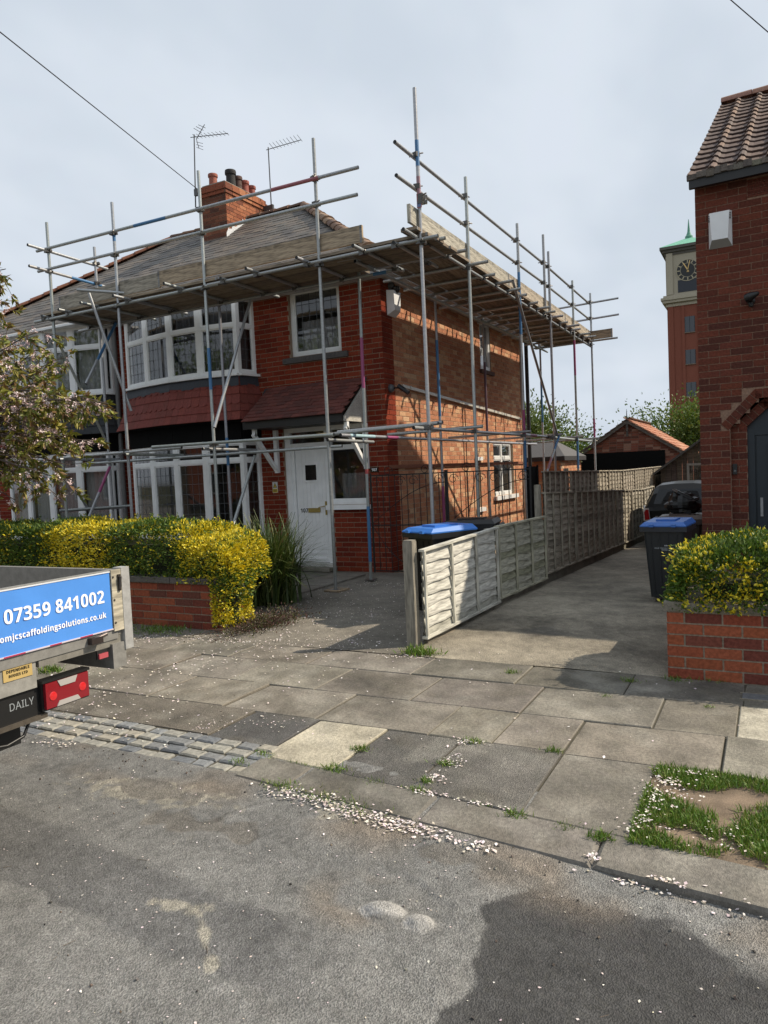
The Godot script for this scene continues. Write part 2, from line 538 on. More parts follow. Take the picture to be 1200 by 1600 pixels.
func ground() -> void:
	var g := MB.new()
	g.quad(Vector3(-400, -.5, -400), Vector3(400, -.5, -400), Vector3(400, -.5, 400), Vector3(-400, -.5, 400), Vector3.UP, L(.07, .075, .04))
	structure(part(self, "ground", g, "soil"))
	# the carriageway: a finely worked patch in front, plain sheets round it
	var r := MB.new()
	grid(r, -5.6, 1.6, -3.46, -.7, 560, 215, road_height, road_color)
	var rc := Color(.168, .167, .16)
	var py := -.042
	r.quad(Vector3(-80, py, -3.5), Vector3(-5.6, py, -3.5), Vector3(-5.6, py, 6), Vector3(-80, py, 6), Vector3.UP, rc)
	r.quad(Vector3(1.6, py, -3.2), Vector3(80, py, -3.2), Vector3(80, py, 6), Vector3(1.6, py, 6), Vector3.UP, rc)
	r.quad(Vector3(-5.6, py, -.7), Vector3(1.6, py, -.7), Vector3(1.6, py, 6), Vector3(-5.6, py, 6), Vector3.UP, rc)
	structure(part(self, "road", r, "asphalt"))
	# bedding under the slabs
	var b := MB.new()
	b.quad(Vector3(-80, -.012, -6.06), Vector3(-2.63, -.012, -6.06), Vector3(-2.63, -.012, -3.49), Vector3(-80, -.012, -3.49), Vector3.UP, L(.085, .075, .052))
	b.quad(Vector3(-2.63, -.012, -6.06), Vector3(80, -.012, -6.06), Vector3(80, -.012, -3.1), Vector3(-2.63, -.012, -3.15), Vector3.UP, L(.085, .075, .052))
	structure(part(self, "pavement_bedding", b, "soil"))
	# paving slabs, each its own piece
	var pv := Node3D.new()
	structure(put(self, pv, "pavement"))
	var rows := [
		[-3.98, 0.0, [-6.6, -6.0, -5.45, -4.85, -3.17, -2.64, -2.14, -1.64, -1.045, -.55]],
		[-4.55, -3.98, [-7.4, -6.6, -5.8, -5.0, -4.2, -3.47, -2.69, -1.87, -1.465, -1.05, -.25, .55, 1.35, 2.2]],
		[-5.155, -4.55, [-7.1, -6.3, -5.5, -4.7, -3.89, -3.07, -2.27, -1.47, -.65, -.2, .6, 1.4, 2.2]],
		[-5.67, -5.155, [-7.5, -6.65, -5.85, -5.2, -4.4, -3.55, -2.55, -1.7, -.92, -.18, .6, 1.4, 2.2]],
	]
	for ri in rows.size():
		var row: Array = rows[ri]
		var xs: Array = row[2]
		for k in xs.size() - 1:
			var jt := .0035 + rng.randf() * .003
			var a: float = xs[k] + jt
			var e: float = xs[k + 1] - jt
			var zb: float = row[0] + .004 + rng.randf() * .003
			var zf0: float = row[1] - .004
			var zf1 := zf0
			if ri == 0:
				if a < -3.2 and k < 3: zf0 = -3.49; zf1 = -3.49
				else: zf0 = kerb_z(a) - .285; zf1 = kerb_z(e) - .285
				if k == 3: zf0 = -3.49; zf1 = -3.49
				if k == 4: zf0 = -3.47; zf1 = -3.45
			var col := tone(PAVE, .1)
			var nm := "concrete"
			if ri == 0:
				if k == 3: col = Color(.135, .12, .098); nm = "asphalt"
				if k == 4: col = Color(.083, .081, .078); nm = "asphalt"
				if k == 5: col = Color(.39, .355, .275)
				if k == 6: col = Color(.1, .096, .088); nm = "asphalt"
				if k == 7: col = Color(.125, .118, .105); nm = "asphalt"
				if k == 8: col = Color(.16, .147, .124)
			if ri == 2 and xs[k] == -.2: col = Color(.45, .42, .34)
			var tilt := rng.randf_range(-.006, .006)
			var pts := [Vector3(a, tilt, zb), Vector3(e, -tilt, zb), Vector3(e, -tilt * .5, zf1), Vector3(a, tilt * .5, zf0)]
			var m := MB.new()
			m.paver(pts, -.06, rng.randf_range(-.004, .004), .006, col, stain)
			part(pv, "slab", m, nm)
	# far ends of the pavement, beyond what can be told apart
	var fe := MB.new()
	fe.bx(-80, -7.55, -.06, 0.0, -6.0, -3.5, PAVE)
	fe.bx(2.25, 80, -.06, 0.0, -6.0, -3.1, PAVE)
	fe.bx(-7.5, -5.25, -.06, -.002, -6.02, -5.68, PAVE)
	part(pv, "paving", fe, "concrete")
	# kerb stones
	var kb := Node3D.new()
	structure(put(self, kb, "kerb"))
	var kx := [-2.62, -2.25, -1.47, -.66, .15, .96, 1.8]
	for k in kx.size() - 1:
		var a: float = kx[k] + .004
		var e: float = kx[k + 1] - .004
		var m := MB.new()
		var col := tone(Color(.165, .152, .13), .08)
		var pts := [Vector3(a, 0, kerb_z(a) - .272), Vector3(e, 0, kerb_z(e) - .272), Vector3(e, -.004, kerb_z(e)), Vector3(a, -.004, kerb_z(a))]
		m.paver(pts, -.12, .003 + rng.randf() * .003, .014, col, stain)
		part(kb, "kerb_stone", m, "concrete")
	var ke := MB.new()
	ke.bx(-80, -5.75, -.12, .004, -3.49, -3.2, Color(.16, .148, .126))
	ke.bx(1.81, 80, -.12, .004, -3.1, -2.7, Color(.16, .148, .126))
	part(kb, "kerb_run", ke, "concrete")
	# granite setts in the crossing
	var st := Node3D.new()
	structure(put(self, st, "sett_strip"))
	var sp := [Color(.27, .262, .235), Color(0.240, 0.240, 0.224), Color(0.138, 0.150, 0.165), Color(0.204, 0.216, 0.224), Color(.31, .29, .24), Color(0.288, 0.282, 0.248), Color(0.180, 0.186, 0.189)]
	var sm := {}
	for j in 4:
		var x := -5.7 + (j % 2) * .07
		while x < -2.66 - .012 * j:
			var w := rng.randf_range(.12, .165)
			var t := rng.randi() % sp.size()
			var key := "%d_%d" % [roundi(w * 50), t]
			if not sm.has(key):
				var m := MB.new()
				var hw := roundi(w * 50) / 100.0 - .005
				var pts: Array = []
				for a in 12:
					var an := TAU * (a + .5) / 12
					pts.append(Vector3(clampf(cos(an) * 1.6, -1, 1) * hw * rng.randf_range(.92, 1.0), 0, clampf(sin(an) * 1.6, -1, 1) * .0445 * rng.randf_range(.9, 1.0)))
				m.paver(pts, -.08, 0.0, .009, sp[t])
				sm[key] = m.mesh(M.stone)
			inst(st, "sett", sm[key], Transform3D(Basis.from_euler(Vector3(rng.randf_range(-.03, .03), rng.randf_range(-.04, .04), rng.randf_range(-.03, .03))), Vector3(x + w / 2, .006 + rng.randf_range(-.004, .004) - .003 * j, -3.43 + j * .1 + nz2(x, j, .8) * .02)))
			x += w
	var sb := MB.new()
	sb.quad(Vector3(-5.75, -.004, -3.5), Vector3(-2.63, -.004, -3.5), Vector3(-2.63, -.019, -3.08), Vector3(-5.75, -.019, -3.08), Vector3.UP, L(.09, .08, .06))
	part(st, "sett_bedding", sb, "soil")
	# the two concrete drives, falling towards the back
	var dcol := func(x: float, z: float) -> Color:
		var k := 1.0 + nz2(x, z, .35) * .55 + nz2(x, z, 1.6) * .4 + nz2(x, z, 9.0) * .3
		var c := Color(.255, .226, .175)
		var st_ := 1 - smoothstep(.5, 1.1, Vector2((x + 1.95) / .28, (z + 6.9) / .3).length() + nz2(x, z, 3) * .6)
		c = c.lerp(Color(.13, .118, .1), st_ * .7)
		c = c.lerp(Color(.1, .09, .07), (1 - smoothstep(.0, .012, absf(nz2(x + 2.1, z, .3)))) * .5)
		return Color(c.r * k, c.g * k, c.b * k)
	var dr := MB.new()
	grid(dr, -2.86, -.69, -24.0, -5.68, 60, 400, func(x, z): return gy(z) - .003 + nz2(x, z, .5) * .01, dcol)
	structure(part(self, "shared_drive", dr, "aggregate"))
	var lcol := func(x: float, z: float) -> Color:
		var k := 1.0 + nz2(x, z, .4) * .4 + nz2(x, z, 2.0) * .25 + nz2(x, z, 9.0) * .2
		return Color(.175 * k, .158 * k, .13 * k)
	var ld := MB.new()
	grid(ld, -8.0, -2.87, -10.54, -5.68, 110, 100, func(x, z): return gy(z) * .2 - .004 + nz2(x, z, .5) * .012, lcol)
	structure(part(self, "front_path", ld, "aggregate"))
	var lp := MB.new()
	grid(lp, -5.45, -2.87, -24, -10.54, 10, 40, func(x, z): return gy(z) - .02, lcol)
	structure(part(self, "side_passage", lp, "concrete"))
	# step slabs before the door
	var ds := Node3D.new()
	structure(put(self, ds, "door_paving"))
	for j in 3:
		for i in 3:
			var m := MB.new()
			var x0 := -7.55 + i * .62
			var z0 := -10.1 + j * .62
			m.paver([Vector3(x0, 0, z0), Vector3(x0 + .6, 0, z0), Vector3(x0 + .6, 0, z0 + .6), Vector3(x0, 0, z0 + .6)], -.03, .014 + rng.randf() * .006, .005, tone(Color(.17, .155, .13), .12))
			part(ds, "slab", m, "concrete")
	var so := MB.new()
	so.quad(Vector3(-40, -.008, -12.5), Vector3(-8.0, -.008, -12.5), Vector3(-8.0, -.008, -6.1), Vector3(-40, -.008, -6.1), Vector3.UP, L(.06, .048, .034))
	so.quad(Vector3(-.69, -.01, -10.2), Vector3(30, -.01, -10.2), Vector3(30, -.01, -5.6), Vector3(-.69, -.01, -5.6), Vector3.UP, L(.07, .058, .042))
	structure(part(self, "garden_soil", so, "soil"))
	# the verge: bare earth that the grass grows from
	var vg := MB.new()
	grid(vg, -.56, 2.4, -3.98, -2.9, 60, 24, func(x, z): return -.008 + maxf(0, nz2(x, z, 2.5)) * .03 * smoothstep(.0, .1, -3.12 - z + x * .05), func(x, z):
		var k := 1.0 + nz2(x, z, 5.0) * .4
		return Color(.2 * k, .15 * k, .105 * k))
	structure(part(self, "verge", vg, "soil"))

# ---------------------------------------------------------------- brickwork: records first, pieces afterwards
var records: Array = []
var brick_meshes := {}
func bricks(parent: Node3D, o: Vector3, u: Vector3, nrm: Vector3, W: float, Hh: float, holes: Array, pal: Array, seed_: int, opt := {}) -> void:
	var r := RandomNumberGenerator.new()
	r.seed = seed_
	var BL: float = opt.get("len", 0.235)
	var HC: float = opt.get("course", 0.0825)
	var j: float = opt.get("joint", 0.011)
	var v0: float = opt.get("from", 0.0)
	var row := 0
	var weights: Array = opt.get("weights", [])
	while v0 < Hh - 0.02:
		var v1 := minf(v0 + HC - j, Hh)
		var a := -(BL + j) * (0.5 if row % 2 else 0.0)
		while a < W:
			var half = row % 6 == 5 and opt.get("headers", false)
			var b := a + (BL * 0.5 - j * 0.5 if half else BL)
			var spans := [[maxf(a, 0.0), minf(b, W)]]
			for h in holes:
				var hr: Rect2 = h
				if v1 <= hr.position.y + 0.01 or v0 >= hr.end.y - 0.01: continue
				var nxt: Array = []
				for s in spans:
					if s[1] <= hr.position.x or s[0] >= hr.end.x: nxt.append(s); continue
					if s[0] < hr.position.x: nxt.append([s[0], hr.position.x - 0.004])
					if s[1] > hr.end.x: nxt.append([hr.end.x + 0.004, s[1]])
				spans = nxt
			for s in spans:
				if s[1] - s[0] < 0.03: continue
				var t := r.randi() % pal.size()
				if r.randf() < 0.35: t = int(clampf((noise.get_noise_3d(o.x * 9 + s[0] * 40 * u.x + 7, v0 * 40, o.z * 9 + s[0] * 40 * u.z) * 0.9 + 0.5) * pal.size(), 0, pal.size() - 1))
				records.append([parent, o + u * ((s[0] + s[1]) / 2) + Vector3.UP * ((v0 + v1) / 2), u, nrm, s[1] - s[0], v1 - v0, pal[t], opt.get("proud", 0.006) + r.randf_range(-.0015, .002)])
			a = b + j
		v0 += HC
		row += 1
# lays the records collected for one thing: the `most` that show largest as pieces of their own, the rest joined
func lay_bricks(most: int, in_frame_x0 := -100.0) -> void:
	var order: Array = []
	for k in records.size():
		var c: Vector3 = records[k][1]
		var par: Node3D = records[k][0]
		c = world_of(par, c)
		var d := c - EYE
		var f := ray(600, 800)
		var seen := d.normalized().dot(f.normalized()) > cos(deg_to_rad(41)) and absf(atan2(d.x, -d.z) + deg_to_rad(YAW)) < deg_to_rad(28.5)
		var facing = (par.global_transform.basis if par.is_inside_tree() else par.transform.basis) * records[k][3]
		order.append([d.length() / maxf(0.05, -facing.dot(d.normalized())) + (0.0 if seen else 1000.0), k])
	order.sort_custom(func(a, b): return a[0] < b[0])
	var rest := {}
	for i in order.size():
		var q: Array = records[order[i][1]]
		var par: Node3D = q[0]
		var t := Transform3D(Basis(q[2], Vector3.UP, q[3]), q[1])
		if i < most:
			var key := "%d_%d_%s" % [roundi(q[4] * 250), roundi(q[5] * 500), str(q[6])]
			if not brick_meshes.has(key):
				var mb := MB.new()
				mb.box(Transform3D(), Vector3(roundi(q[4] * 250) / 250.0, roundi(q[5] * 500) / 500.0, 0.02), q[6])
				brick_meshes[key] = mb.mesh(M.brick)
			t.origin += q[3] * (q[7] - 0.01)
			inst(par, "brick", brick_meshes[key], t)
		else:
			if not rest.has(par): rest[par] = MB.new()
			t.origin += q[3] * (q[7] - 0.006)
			rest[par].box(t, Vector3(q[4], q[5], 0.012), q[6])
	for par in rest:
		part(par, "brickwork", rest[par], "brick").set_meta("kind", "stuff")
	records = []
func world_of(n: Node3D, p: Vector3) -> Vector3:
	var t := Transform3D()
	var k: Node = n
	while k is Node3D and k != self:
		t = k.transform * t
		k = k.get_parent()
	return t * p
# the solid wall behind the bricks, as boxes round the openings; o is the lower left corner of its face
func backing(mb: MB, o: Vector3, u: Vector3, nrm: Vector3, W: float, Hh: float, holes: Array, thick: float, col: Color) -> void:
	var xs := [0.0, W]
	var ys := [0.0, Hh]
	for h in holes:
		for x in [h.position.x, h.end.x]:
			if x > 0.001 and x < W - 0.001 and not xs.has(x): xs.append(x)
		for y in [h.position.y, h.end.y]:
			if y > 0.001 and y < Hh - 0.001 and not ys.has(y): ys.append(y)
	xs.sort()
	ys.sort()
	for i in xs.size() - 1:
		for k in ys.size() - 1:
			var m := Vector2((xs[i] + xs[i + 1]) / 2, (ys[k] + ys[k + 1]) / 2)
			var inside := false
			for h in holes:
				if h.has_point(m): inside = true
			if not inside:
				mb.box(Transform3D(Basis(u, Vector3.UP, nrm), o + u * m.x + Vector3.UP * m.y - nrm * thick / 2), Vector3(xs[i + 1] - xs[i], ys[k + 1] - ys[k], thick), col)
# a framed window: o lower left corner of the opening's face, panes split by fractions, transom at share ht (0 = none)
func window(node: Node3D, o: Vector3, u: Vector3, nrm: Vector3, W: float, Hh: float, cols: Array, ht: float, opt := {}) -> void:
	var fw: float = opt.get("fw", 0.055)
	var inn: float = opt.get("inset", 0.03)
	var col: Color = opt.get("col", L(.72, .73, .72))
	var o2 := o - nrm * inn
	var B := Basis(u, Vector3.UP, nrm)
	var f := MB.new()
	var add := func(x0: float, x1: float, y0: float, y1: float, proud: float) -> void:
		f.box(Transform3D(B, o2 + u * (x0 + x1) / 2 + Vector3.UP * (y0 + y1) / 2 + nrm * (proud / 2 - 0.03)), Vector3(x1 - x0, y1 - y0, 0.06 + proud), col)
	add.call(0.0, fw, 0.0, Hh, 0.0)
	add.call(W - fw, W, 0.0, Hh, 0.0)
	add.call(fw, W - fw, 0.0, fw, 0.004)
	add.call(fw, W - fw, Hh - fw, Hh, 0.004)
	var x := 0.0
	var tot := 0.0
	for q in cols: tot += q
	var panes: Array = []
	for k in cols.size():
		var x1 = x + W * cols[k] / tot
		if k < cols.size() - 1: add.call(x1 - fw * .6, x1 + fw * .6, fw, Hh - fw, 0.002)
		var a := x + (fw if k == 0 else fw * .6)
		var b = x1 - (fw if k == cols.size() - 1 else fw * .6)
		if ht > 0.0:
			add.call(a, b, Hh * ht - fw * .5, Hh * ht + fw * .5, -0.002)
			panes.append(Rect2(a, fw, b - a, Hh * ht - fw * 1.5))
			panes.append(Rect2(a, Hh * ht + fw * .5, b - a, Hh - fw - Hh * ht - fw * .5))
		else:
			panes.append(Rect2(a, fw, b - a, Hh - 2 * fw))
		x = x1
	part(node, "frame", f, "upvc")
	for q in panes:
		var r: Rect2 = q
		# the inner sash round each pane
		var s := MB.new()
		var sw := 0.022
		for e in [[r.position.x, r.position.x + sw, r.position.y, r.end.y], [r.end.x - sw, r.end.x, r.position.y, r.end.y], [r.position.x + sw, r.end.x - sw, r.position.y, r.position.y + sw], [r.position.x + sw, r.end.x - sw, r.end.y - sw, r.end.y]]:
			s.box(Transform3D(B, o2 + u * (e[0] + e[1]) / 2 + Vector3.UP * (e[2] + e[3]) / 2 - nrm * 0.028), Vector3(e[1] - e[0], e[3] - e[2], 0.03), col)
		part(node, "sash", s, "upvc")
		var g := MB.new()
		var c := o2 + u * (r.position.x + r.size.x / 2) + Vector3.UP * (r.position.y + r.size.y / 2) - nrm * 0.03
		g.box(Transform3D(B, c), Vector3(r.size.x - .01, r.size.y - .01, 0.006), Color.WHITE)
		part(node, "pane", g, "glass")
		if opt.get("lead", false):
			var l := MB.new()
			var nx := maxi(2, roundi(r.size.x / 0.135))
			var ny := maxi(2, roundi(r.size.y / 0.19))
			for k in range(1, nx):
				l.box(Transform3D(B, c + u * (r.size.x * (float(k) / nx - .5)) + nrm * 0.004), Vector3(0.008, r.size.y - .02, 0.003), L(.09, .095, .1))
			for k in range(1, ny):
				l.box(Transform3D(B, c + Vector3.UP * (r.size.y * (float(k) / ny - .5)) + nrm * 0.0055), Vector3(r.size.x - .02, 0.008, 0.003), L(.09, .095, .1))
			part(node, "lead_grid", l, "lead")
# hanging cloth with folds behind a window
func curtain(node: Node3D, called: String, o: Vector3, u: Vector3, nrm: Vector3, W: float, Hh: float, col: Color, fold := 0.03) -> void:
	var m := MB.new()
	var k := maxi(6, int(W / 0.03))
	for i in k:
		var x0 := W * i / k
		var x1 := W * (i + 1) / k
		var a := o + u * x0 + nrm * sin(i * 1.9) * fold
		var b := o + u * x1 + nrm * sin((i + 1) * 1.9) * fold
		m.quad(a, b, b + Vector3.UP * Hh, a + Vector3.UP * Hh, nrm, col)
	part(node, called, m, "cloth")
# courses of roof tiles on a slope. o: eave corner, u: along the eave, s: up the slope, keep(x, y): whether the tile at x, y is on the slope
func roof_pieces(parent: Node3D, called: String, rest_called: String, o: Vector3, u: Vector3, s: Vector3, W: float, Ls: float, tw: float, gauge: float, th: float, pal: Array, mname: String, seed_: int, most: int, keep: Callable, lap := 1.35) -> void:
	var r := RandomNumberGenerator.new()
	r.seed = seed_
	var nrm := u.cross(s).normalized()
	if nrm.y < 0: nrm = -nrm
	var cache := {}
	var rest := MB.new()
	var list: Array = []
	var rows := int(ceil(Ls / gauge))
	for j in rows:
		var y := j * gauge
		var x := -(tw * 0.5 if j % 2 else 0.0)
		while x < W:
			var a := maxf(x + 0.003, 0.0)
			var b := minf(x + tw - 0.003, W)
			x += tw
			if b - a < 0.04: continue
			var iv: Array = keep.call(a, b, y + gauge * .5)
			if iv.is_empty() or iv[1] - iv[0] < 0.03: continue
			list.append([iv[0], iv[1], y, r.randi() % pal.size(), r.randf_range(-.003, .004)])
	var order: Array = []
	for k in list.size():
		order.append([(world_of(parent, o + u * list[k][0] + s * list[k][2]) - EYE).length(), k])
	order.sort_custom(func(p, q): return p[0] < q[0])
	for i in order.size():
		var q: Array = list[order[i][1]]
		var len_ := gauge * lap
		# each piece tilts: its lower end lies on the course below
		var dir := (s * len_ - nrm * th * 1.0).normalized()
		var nn := u.cross(dir).normalized()
		if nn.y < 0: nn = -nn
		var c = o + u * ((q[0] + q[1]) / 2) + s * (q[2] + len_ / 2) + nrm * (th * 1.1 + q[4])
		var t := Transform3D(Basis(u, nn, u.cross(nn)), c)
		var sz := Vector3(roundi((q[1] - q[0]) * 250) / 250.0, th, len_)
		if i < most:
			var key := "%d_%d" % [roundi(sz.x * 250), q[3]]
			if not cache.has(key):
				var mb := MB.new()
				mb.box(Transform3D(), sz, pal[q[3]])
				cache[key] = mb.mesh(M[mname])
			inst(parent, called, cache[key], t)
		else:
			rest.box(t, sz, pal[q[3]])
	if rest.v.size():
		part(parent, rest_called, rest, mname).set_meta("kind", "stuff")

# ---------------------------------------------------------------- leaves
var leaf_mesh: ArrayMesh
var long_leaf: ArrayMesh
var petal_mesh: ArrayMesh
var blade_mesh: ArrayMesh
func leaf_shapes() -> void:
	var W := Color.WHITE
	var a := MB.new()
	for s in [-1.0, 1.0]:
		a.flat3(Vector3(0, 0, 0), Vector3(.26 * s, .5, .08), Vector3(0, .55, -.02), Vector3(0, 0, 1), W)
		a.flat3(Vector3(0, .55, -.02), Vector3(.26 * s, .5, .08), Vector3(0, 1, .05), Vector3(0, 0, 1), W)
	leaf_mesh = a.mesh(M.leaf)
	var b := MB.new()
	for s in [-1.0, 1.0]:
		b.flat3(Vector3(0, 0, 0), Vector3(.2 * s, .45, .05), Vector3(0, .5, -.05), Vector3(0, 0, 1), W)
		b.flat3(Vector3(0, .5, -.05), Vector3(.2 * s, .45, .05), Vector3(0, 1, -.2), Vector3(0, 0, 1), W)
	long_leaf = b.mesh(M.leaf)
	var p := MB.new()
	p.flat3(Vector3(0, 0, 0), Vector3(.35, .1, .6), Vector3(-.35, .06, .6), Vector3.UP, W)
	p.flat3(Vector3(.35, .1, .6), Vector3(-.35, .06, .6), Vector3(0, .18, 1), Vector3.UP, W)
	petal_mesh = p.mesh(M.petal)
	var g := MB.new()
	g.flat3(Vector3(-.075, 0, 0), Vector3(.075, 0, 0), Vector3(.05, .6, .12), Vector3(0, 0, 1), W)
	g.flat3(Vector3(-.075, 0, 0), Vector3(.05, .6, .12), Vector3(-.05, .6, .12), Vector3(0, 0, 1), W)
	g.flat3(Vector3(-.05, .6, .12), Vector3(.05, .6, .12), Vector3(0, 1, .4), Vector3(0, 0, 1), W)
	blade_mesh = g.mesh(M.leaf)
func scatter(parent: Node, called: String, mesh: Mesh, xs: Array, cols: Array) -> MultiMeshInstance3D:
	var mm := MultiMesh.new()
	mm.transform_format = MultiMesh.TRANSFORM_3D
	mm.use_colors = true
	mm.mesh = mesh
	mm.instance_count = xs.size()
	for k in xs.size():
		mm.set_instance_transform(k, xs[k])
		mm.set_instance_color(k, cols[k])
	var o := MultiMeshInstance3D.new()
	o.multimesh = mm
	put(parent, o, called)
	return o
# the same, joined into one real mesh (a part of a plant)
func leaves_mesh(parent: Node, called: String, mesh: ArrayMesh, xs: Array, cols: Array) -> MeshInstance3D:
	var src := mesh.surface_get_arrays(0)
	var sv: PackedVector3Array = src[Mesh.ARRAY_VERTEX]
	var sn: PackedVector3Array = src[Mesh.ARRAY_NORMAL]
	var k := sv.size()
	var v := PackedVector3Array()
	var n := PackedVector3Array()
	var c := PackedColorArray()
	v.resize(k * xs.size())
	n.resize(k * xs.size())
	c.resize(k * xs.size())
	var i := 0
	for q in xs.size():
		var t: Transform3D = xs[q]
		var b := t.basis.orthonormalized()
		var col: Color = cols[q]
		for j in k:
			v[i] = t * sv[j]
			n[i] = b * sn[j]
			c[i] = col
			i += 1
	var a: Array = []
	a.resize(Mesh.ARRAY_MAX)
	a[Mesh.ARRAY_VERTEX] = v
	a[Mesh.ARRAY_NORMAL] = n
	a[Mesh.ARRAY_COLOR] = c
	var am := ArrayMesh.new()
	am.add_surface_from_arrays(Mesh.PRIMITIVE_TRIANGLES, a)
	am.surface_set_material(0, mesh.surface_get_material(0))
	var o := MeshInstance3D.new()
	o.mesh = am
	put(parent, o, called)
	return o
func turned(r: RandomNumberGenerator, out: Vector3, spread: float, size: float, at: Vector3) -> Transform3D:
	var d := (out + Vector3(r.randfn(), r.randfn(), r.randfn()) * spread).normalized()
	var s := d.cross(Vector3(r.randfn(), r.randfn(), r.randfn())).normalized()
	return Transform3D(Basis(s, d, s.cross(d)).scaled(Vector3.ONE * size), at)
# a clipped hedge: leaves through the outer layer of a box with rounded, uneven faces
func hedge(called: String, label: String, x0: float, x1: float, y0: float, y1: float, z0: float, z1: float, count: int, seed_: int, yellow: Callable, extra: Array = [], group := "", rad := .16) -> Node3D:
	var h := thing(called, label, "hedge", Vector3((x0 + x1) / 2, y0, (z0 + z1) / 2), 0.0, group)
	var r := RandomNumberGenerator.new()
	r.seed = seed_
	var boxes: Array = [[x0, x1, y0, y1, z0, z1, 1.0]] + extra
	var total := 0.0
	for b in boxes: total += ((b[1] - b[0]) * (b[3] - b[2]) * 2 + (b[1] - b[0]) * (b[5] - b[4]) + (b[3] - b[2]) * (b[5] - b[4]) * 2) * b[6]
	var xs: Array = []
	var cols: Array = []
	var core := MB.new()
	for b in boxes:
		var sx: float = b[1] - b[0]
		var sy: float = b[3] - b[2]
		var sz: float = b[5] - b[4]
		var area = (sx * sy * 2 + sx * sz + sy * sz * 2) * b[6]
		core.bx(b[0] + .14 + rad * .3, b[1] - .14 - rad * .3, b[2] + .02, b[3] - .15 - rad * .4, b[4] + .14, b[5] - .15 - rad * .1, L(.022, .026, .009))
		for k in int(count * area / total):
			var q := r.randf() * (sx * sy * 2 + sx * sz + sy * sz * 2)
			var p := Vector3(r.randf() * sx, r.randf() * sy, r.randf() * sz)
			var o := Vector3.UP
			if q < sx * sy: p.z = sz; o = Vector3(0, 0, 1)
			elif q < sx * sy * 2: p.z = 0; o = Vector3(0, 0, -1)
			elif q < sx * sy * 2 + sx * sz: p.y = sy
			elif q < sx * sy * 2 + sx * sz + sy * sz: p.x = sx; o = Vector3(1, 0, 0)
			else: p.x = 0; o = Vector3(-1, 0, 0)
			p += Vector3(b[0], b[2], b[4])
			# rounded edges
			var cx := clampf(p.x, b[0] + rad * .88, b[1] - rad * .88)
			var cy := clampf(p.y, b[2] - .1, b[3] - rad)
			var cz := clampf(p.z, b[4] + rad * .88, b[5] - rad * .88)
			var c := Vector3(cx, cy, cz)
			var e := p - c
			if e.length() > rad: p = c + e.normalized() * rad
			o = (o + e.normalized() * .8).normalized()
			var n1 := noise.get_noise_3d(p.x * 90, p.y * 90, p.z * 90)
			p += o * (n1 * 0.1 - absf(r.randfn()) * 0.055 + .025)
			if r.randf() < 0.03: p += o * r.randf() * .06
			if noise.get_noise_3d(p.x * 420, p.y * 420, p.z * 420) < -.2 and r.randf() < .8: continue
			var t := turned(r, o + Vector3.UP * .35, .55, r.randf_range(.02, .046), p - world_at(h))
			xs.append(t)
			cols.append(yellow.call(p, r))
			# now and then a shoot that the shears missed
			if r.randf() < .004 and o.y > .1:
				var dir := (o + Vector3.UP * .8 + Vector3(r.randfn(), r.randfn(), r.randfn()) * .3).normalized()
				for i in 9:
					xs.append(turned(r, dir, .7, r.randf_range(.02, .04), p + dir * (.012 * i) - world_at(h)))
					cols.append(yellow.call(p, r))
	var cn := part(h, "shade_core", core, "bark")  # near-black filler boxes painting in the shade behind the leaves, no modelled twigs
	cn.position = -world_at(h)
	leaves_mesh(h, "foliage", leaf_mesh, xs, cols)
	return h
func world_at(n: Node3D) -> Vector3: return n.position
# a tree: trunk and limbs as tapered tubes, crown of leaf clumps; limbs: array of [from, to, r0, r1]
func tree(called: String, label: String, at: Vector3, height: float, radius: float, leaves: int, size: float, pal: Array, seed_: int, group := "", flat := 0.75) -> Node3D:
	var t := thing(called, label, "tree", at, 0.0, group)
	var r := RandomNumberGenerator.new()
	r.seed = seed_
	var wood := MB.new()
	var th := height - radius * flat * 1.6
	wood.tube(Vector3(0, -.3, 0), Vector3(r.randf_range(-.1, .1), th, r.randf_range(-.1, .1)), height * .03, height * .02, 8, L(.09, .075, .06))
	part(t, "trunk", wood, "bark")
	var limb := MB.new()
	var ends: Array = []
	var c := Vector3(0, height - radius * flat, 0)
	for k in 26:
		var d := Vector3(r.randfn(), r.randfn() * flat, r.randfn()).normalized()
		var e := c + Vector3(d.x * radius, d.y * radius * flat, d.z * radius) * r.randf_range(.55, .98)
		var m := Vector3(0, th * .9, 0).lerp(e, .5) + Vector3(r.randfn(), r.randfn(), r.randfn()) * .1 * radius
		limb.tube(Vector3(0, th * .95, 0), m, height * .012, height * .007, 5, L(.08, .065, .05), false)
		limb.tube(m, e, height * .007, height * .002, 5, L(.08, .065, .05), false)
		ends.append(e); ends.append(m.lerp(e, .6))
	part(t, "limbs", limb, "bark")
	var xs: Array = []
	var cols: Array = []
	for k in leaves:
		var e: Vector3 = ends[r.randi() % ends.size()]
		var p := e + Vector3(r.randfn(), r.randfn() * .8, r.randfn()) * radius * .2
		xs.append(turned(r, (p - c).normalized() + Vector3.UP * .3, .8, size * r.randf_range(.7, 1.3), p))
		cols.append(tone(pal[r.randi() % pal.size()], .18))
	leaves_mesh(t, "crown", leaf_mesh, xs, cols)
	return t

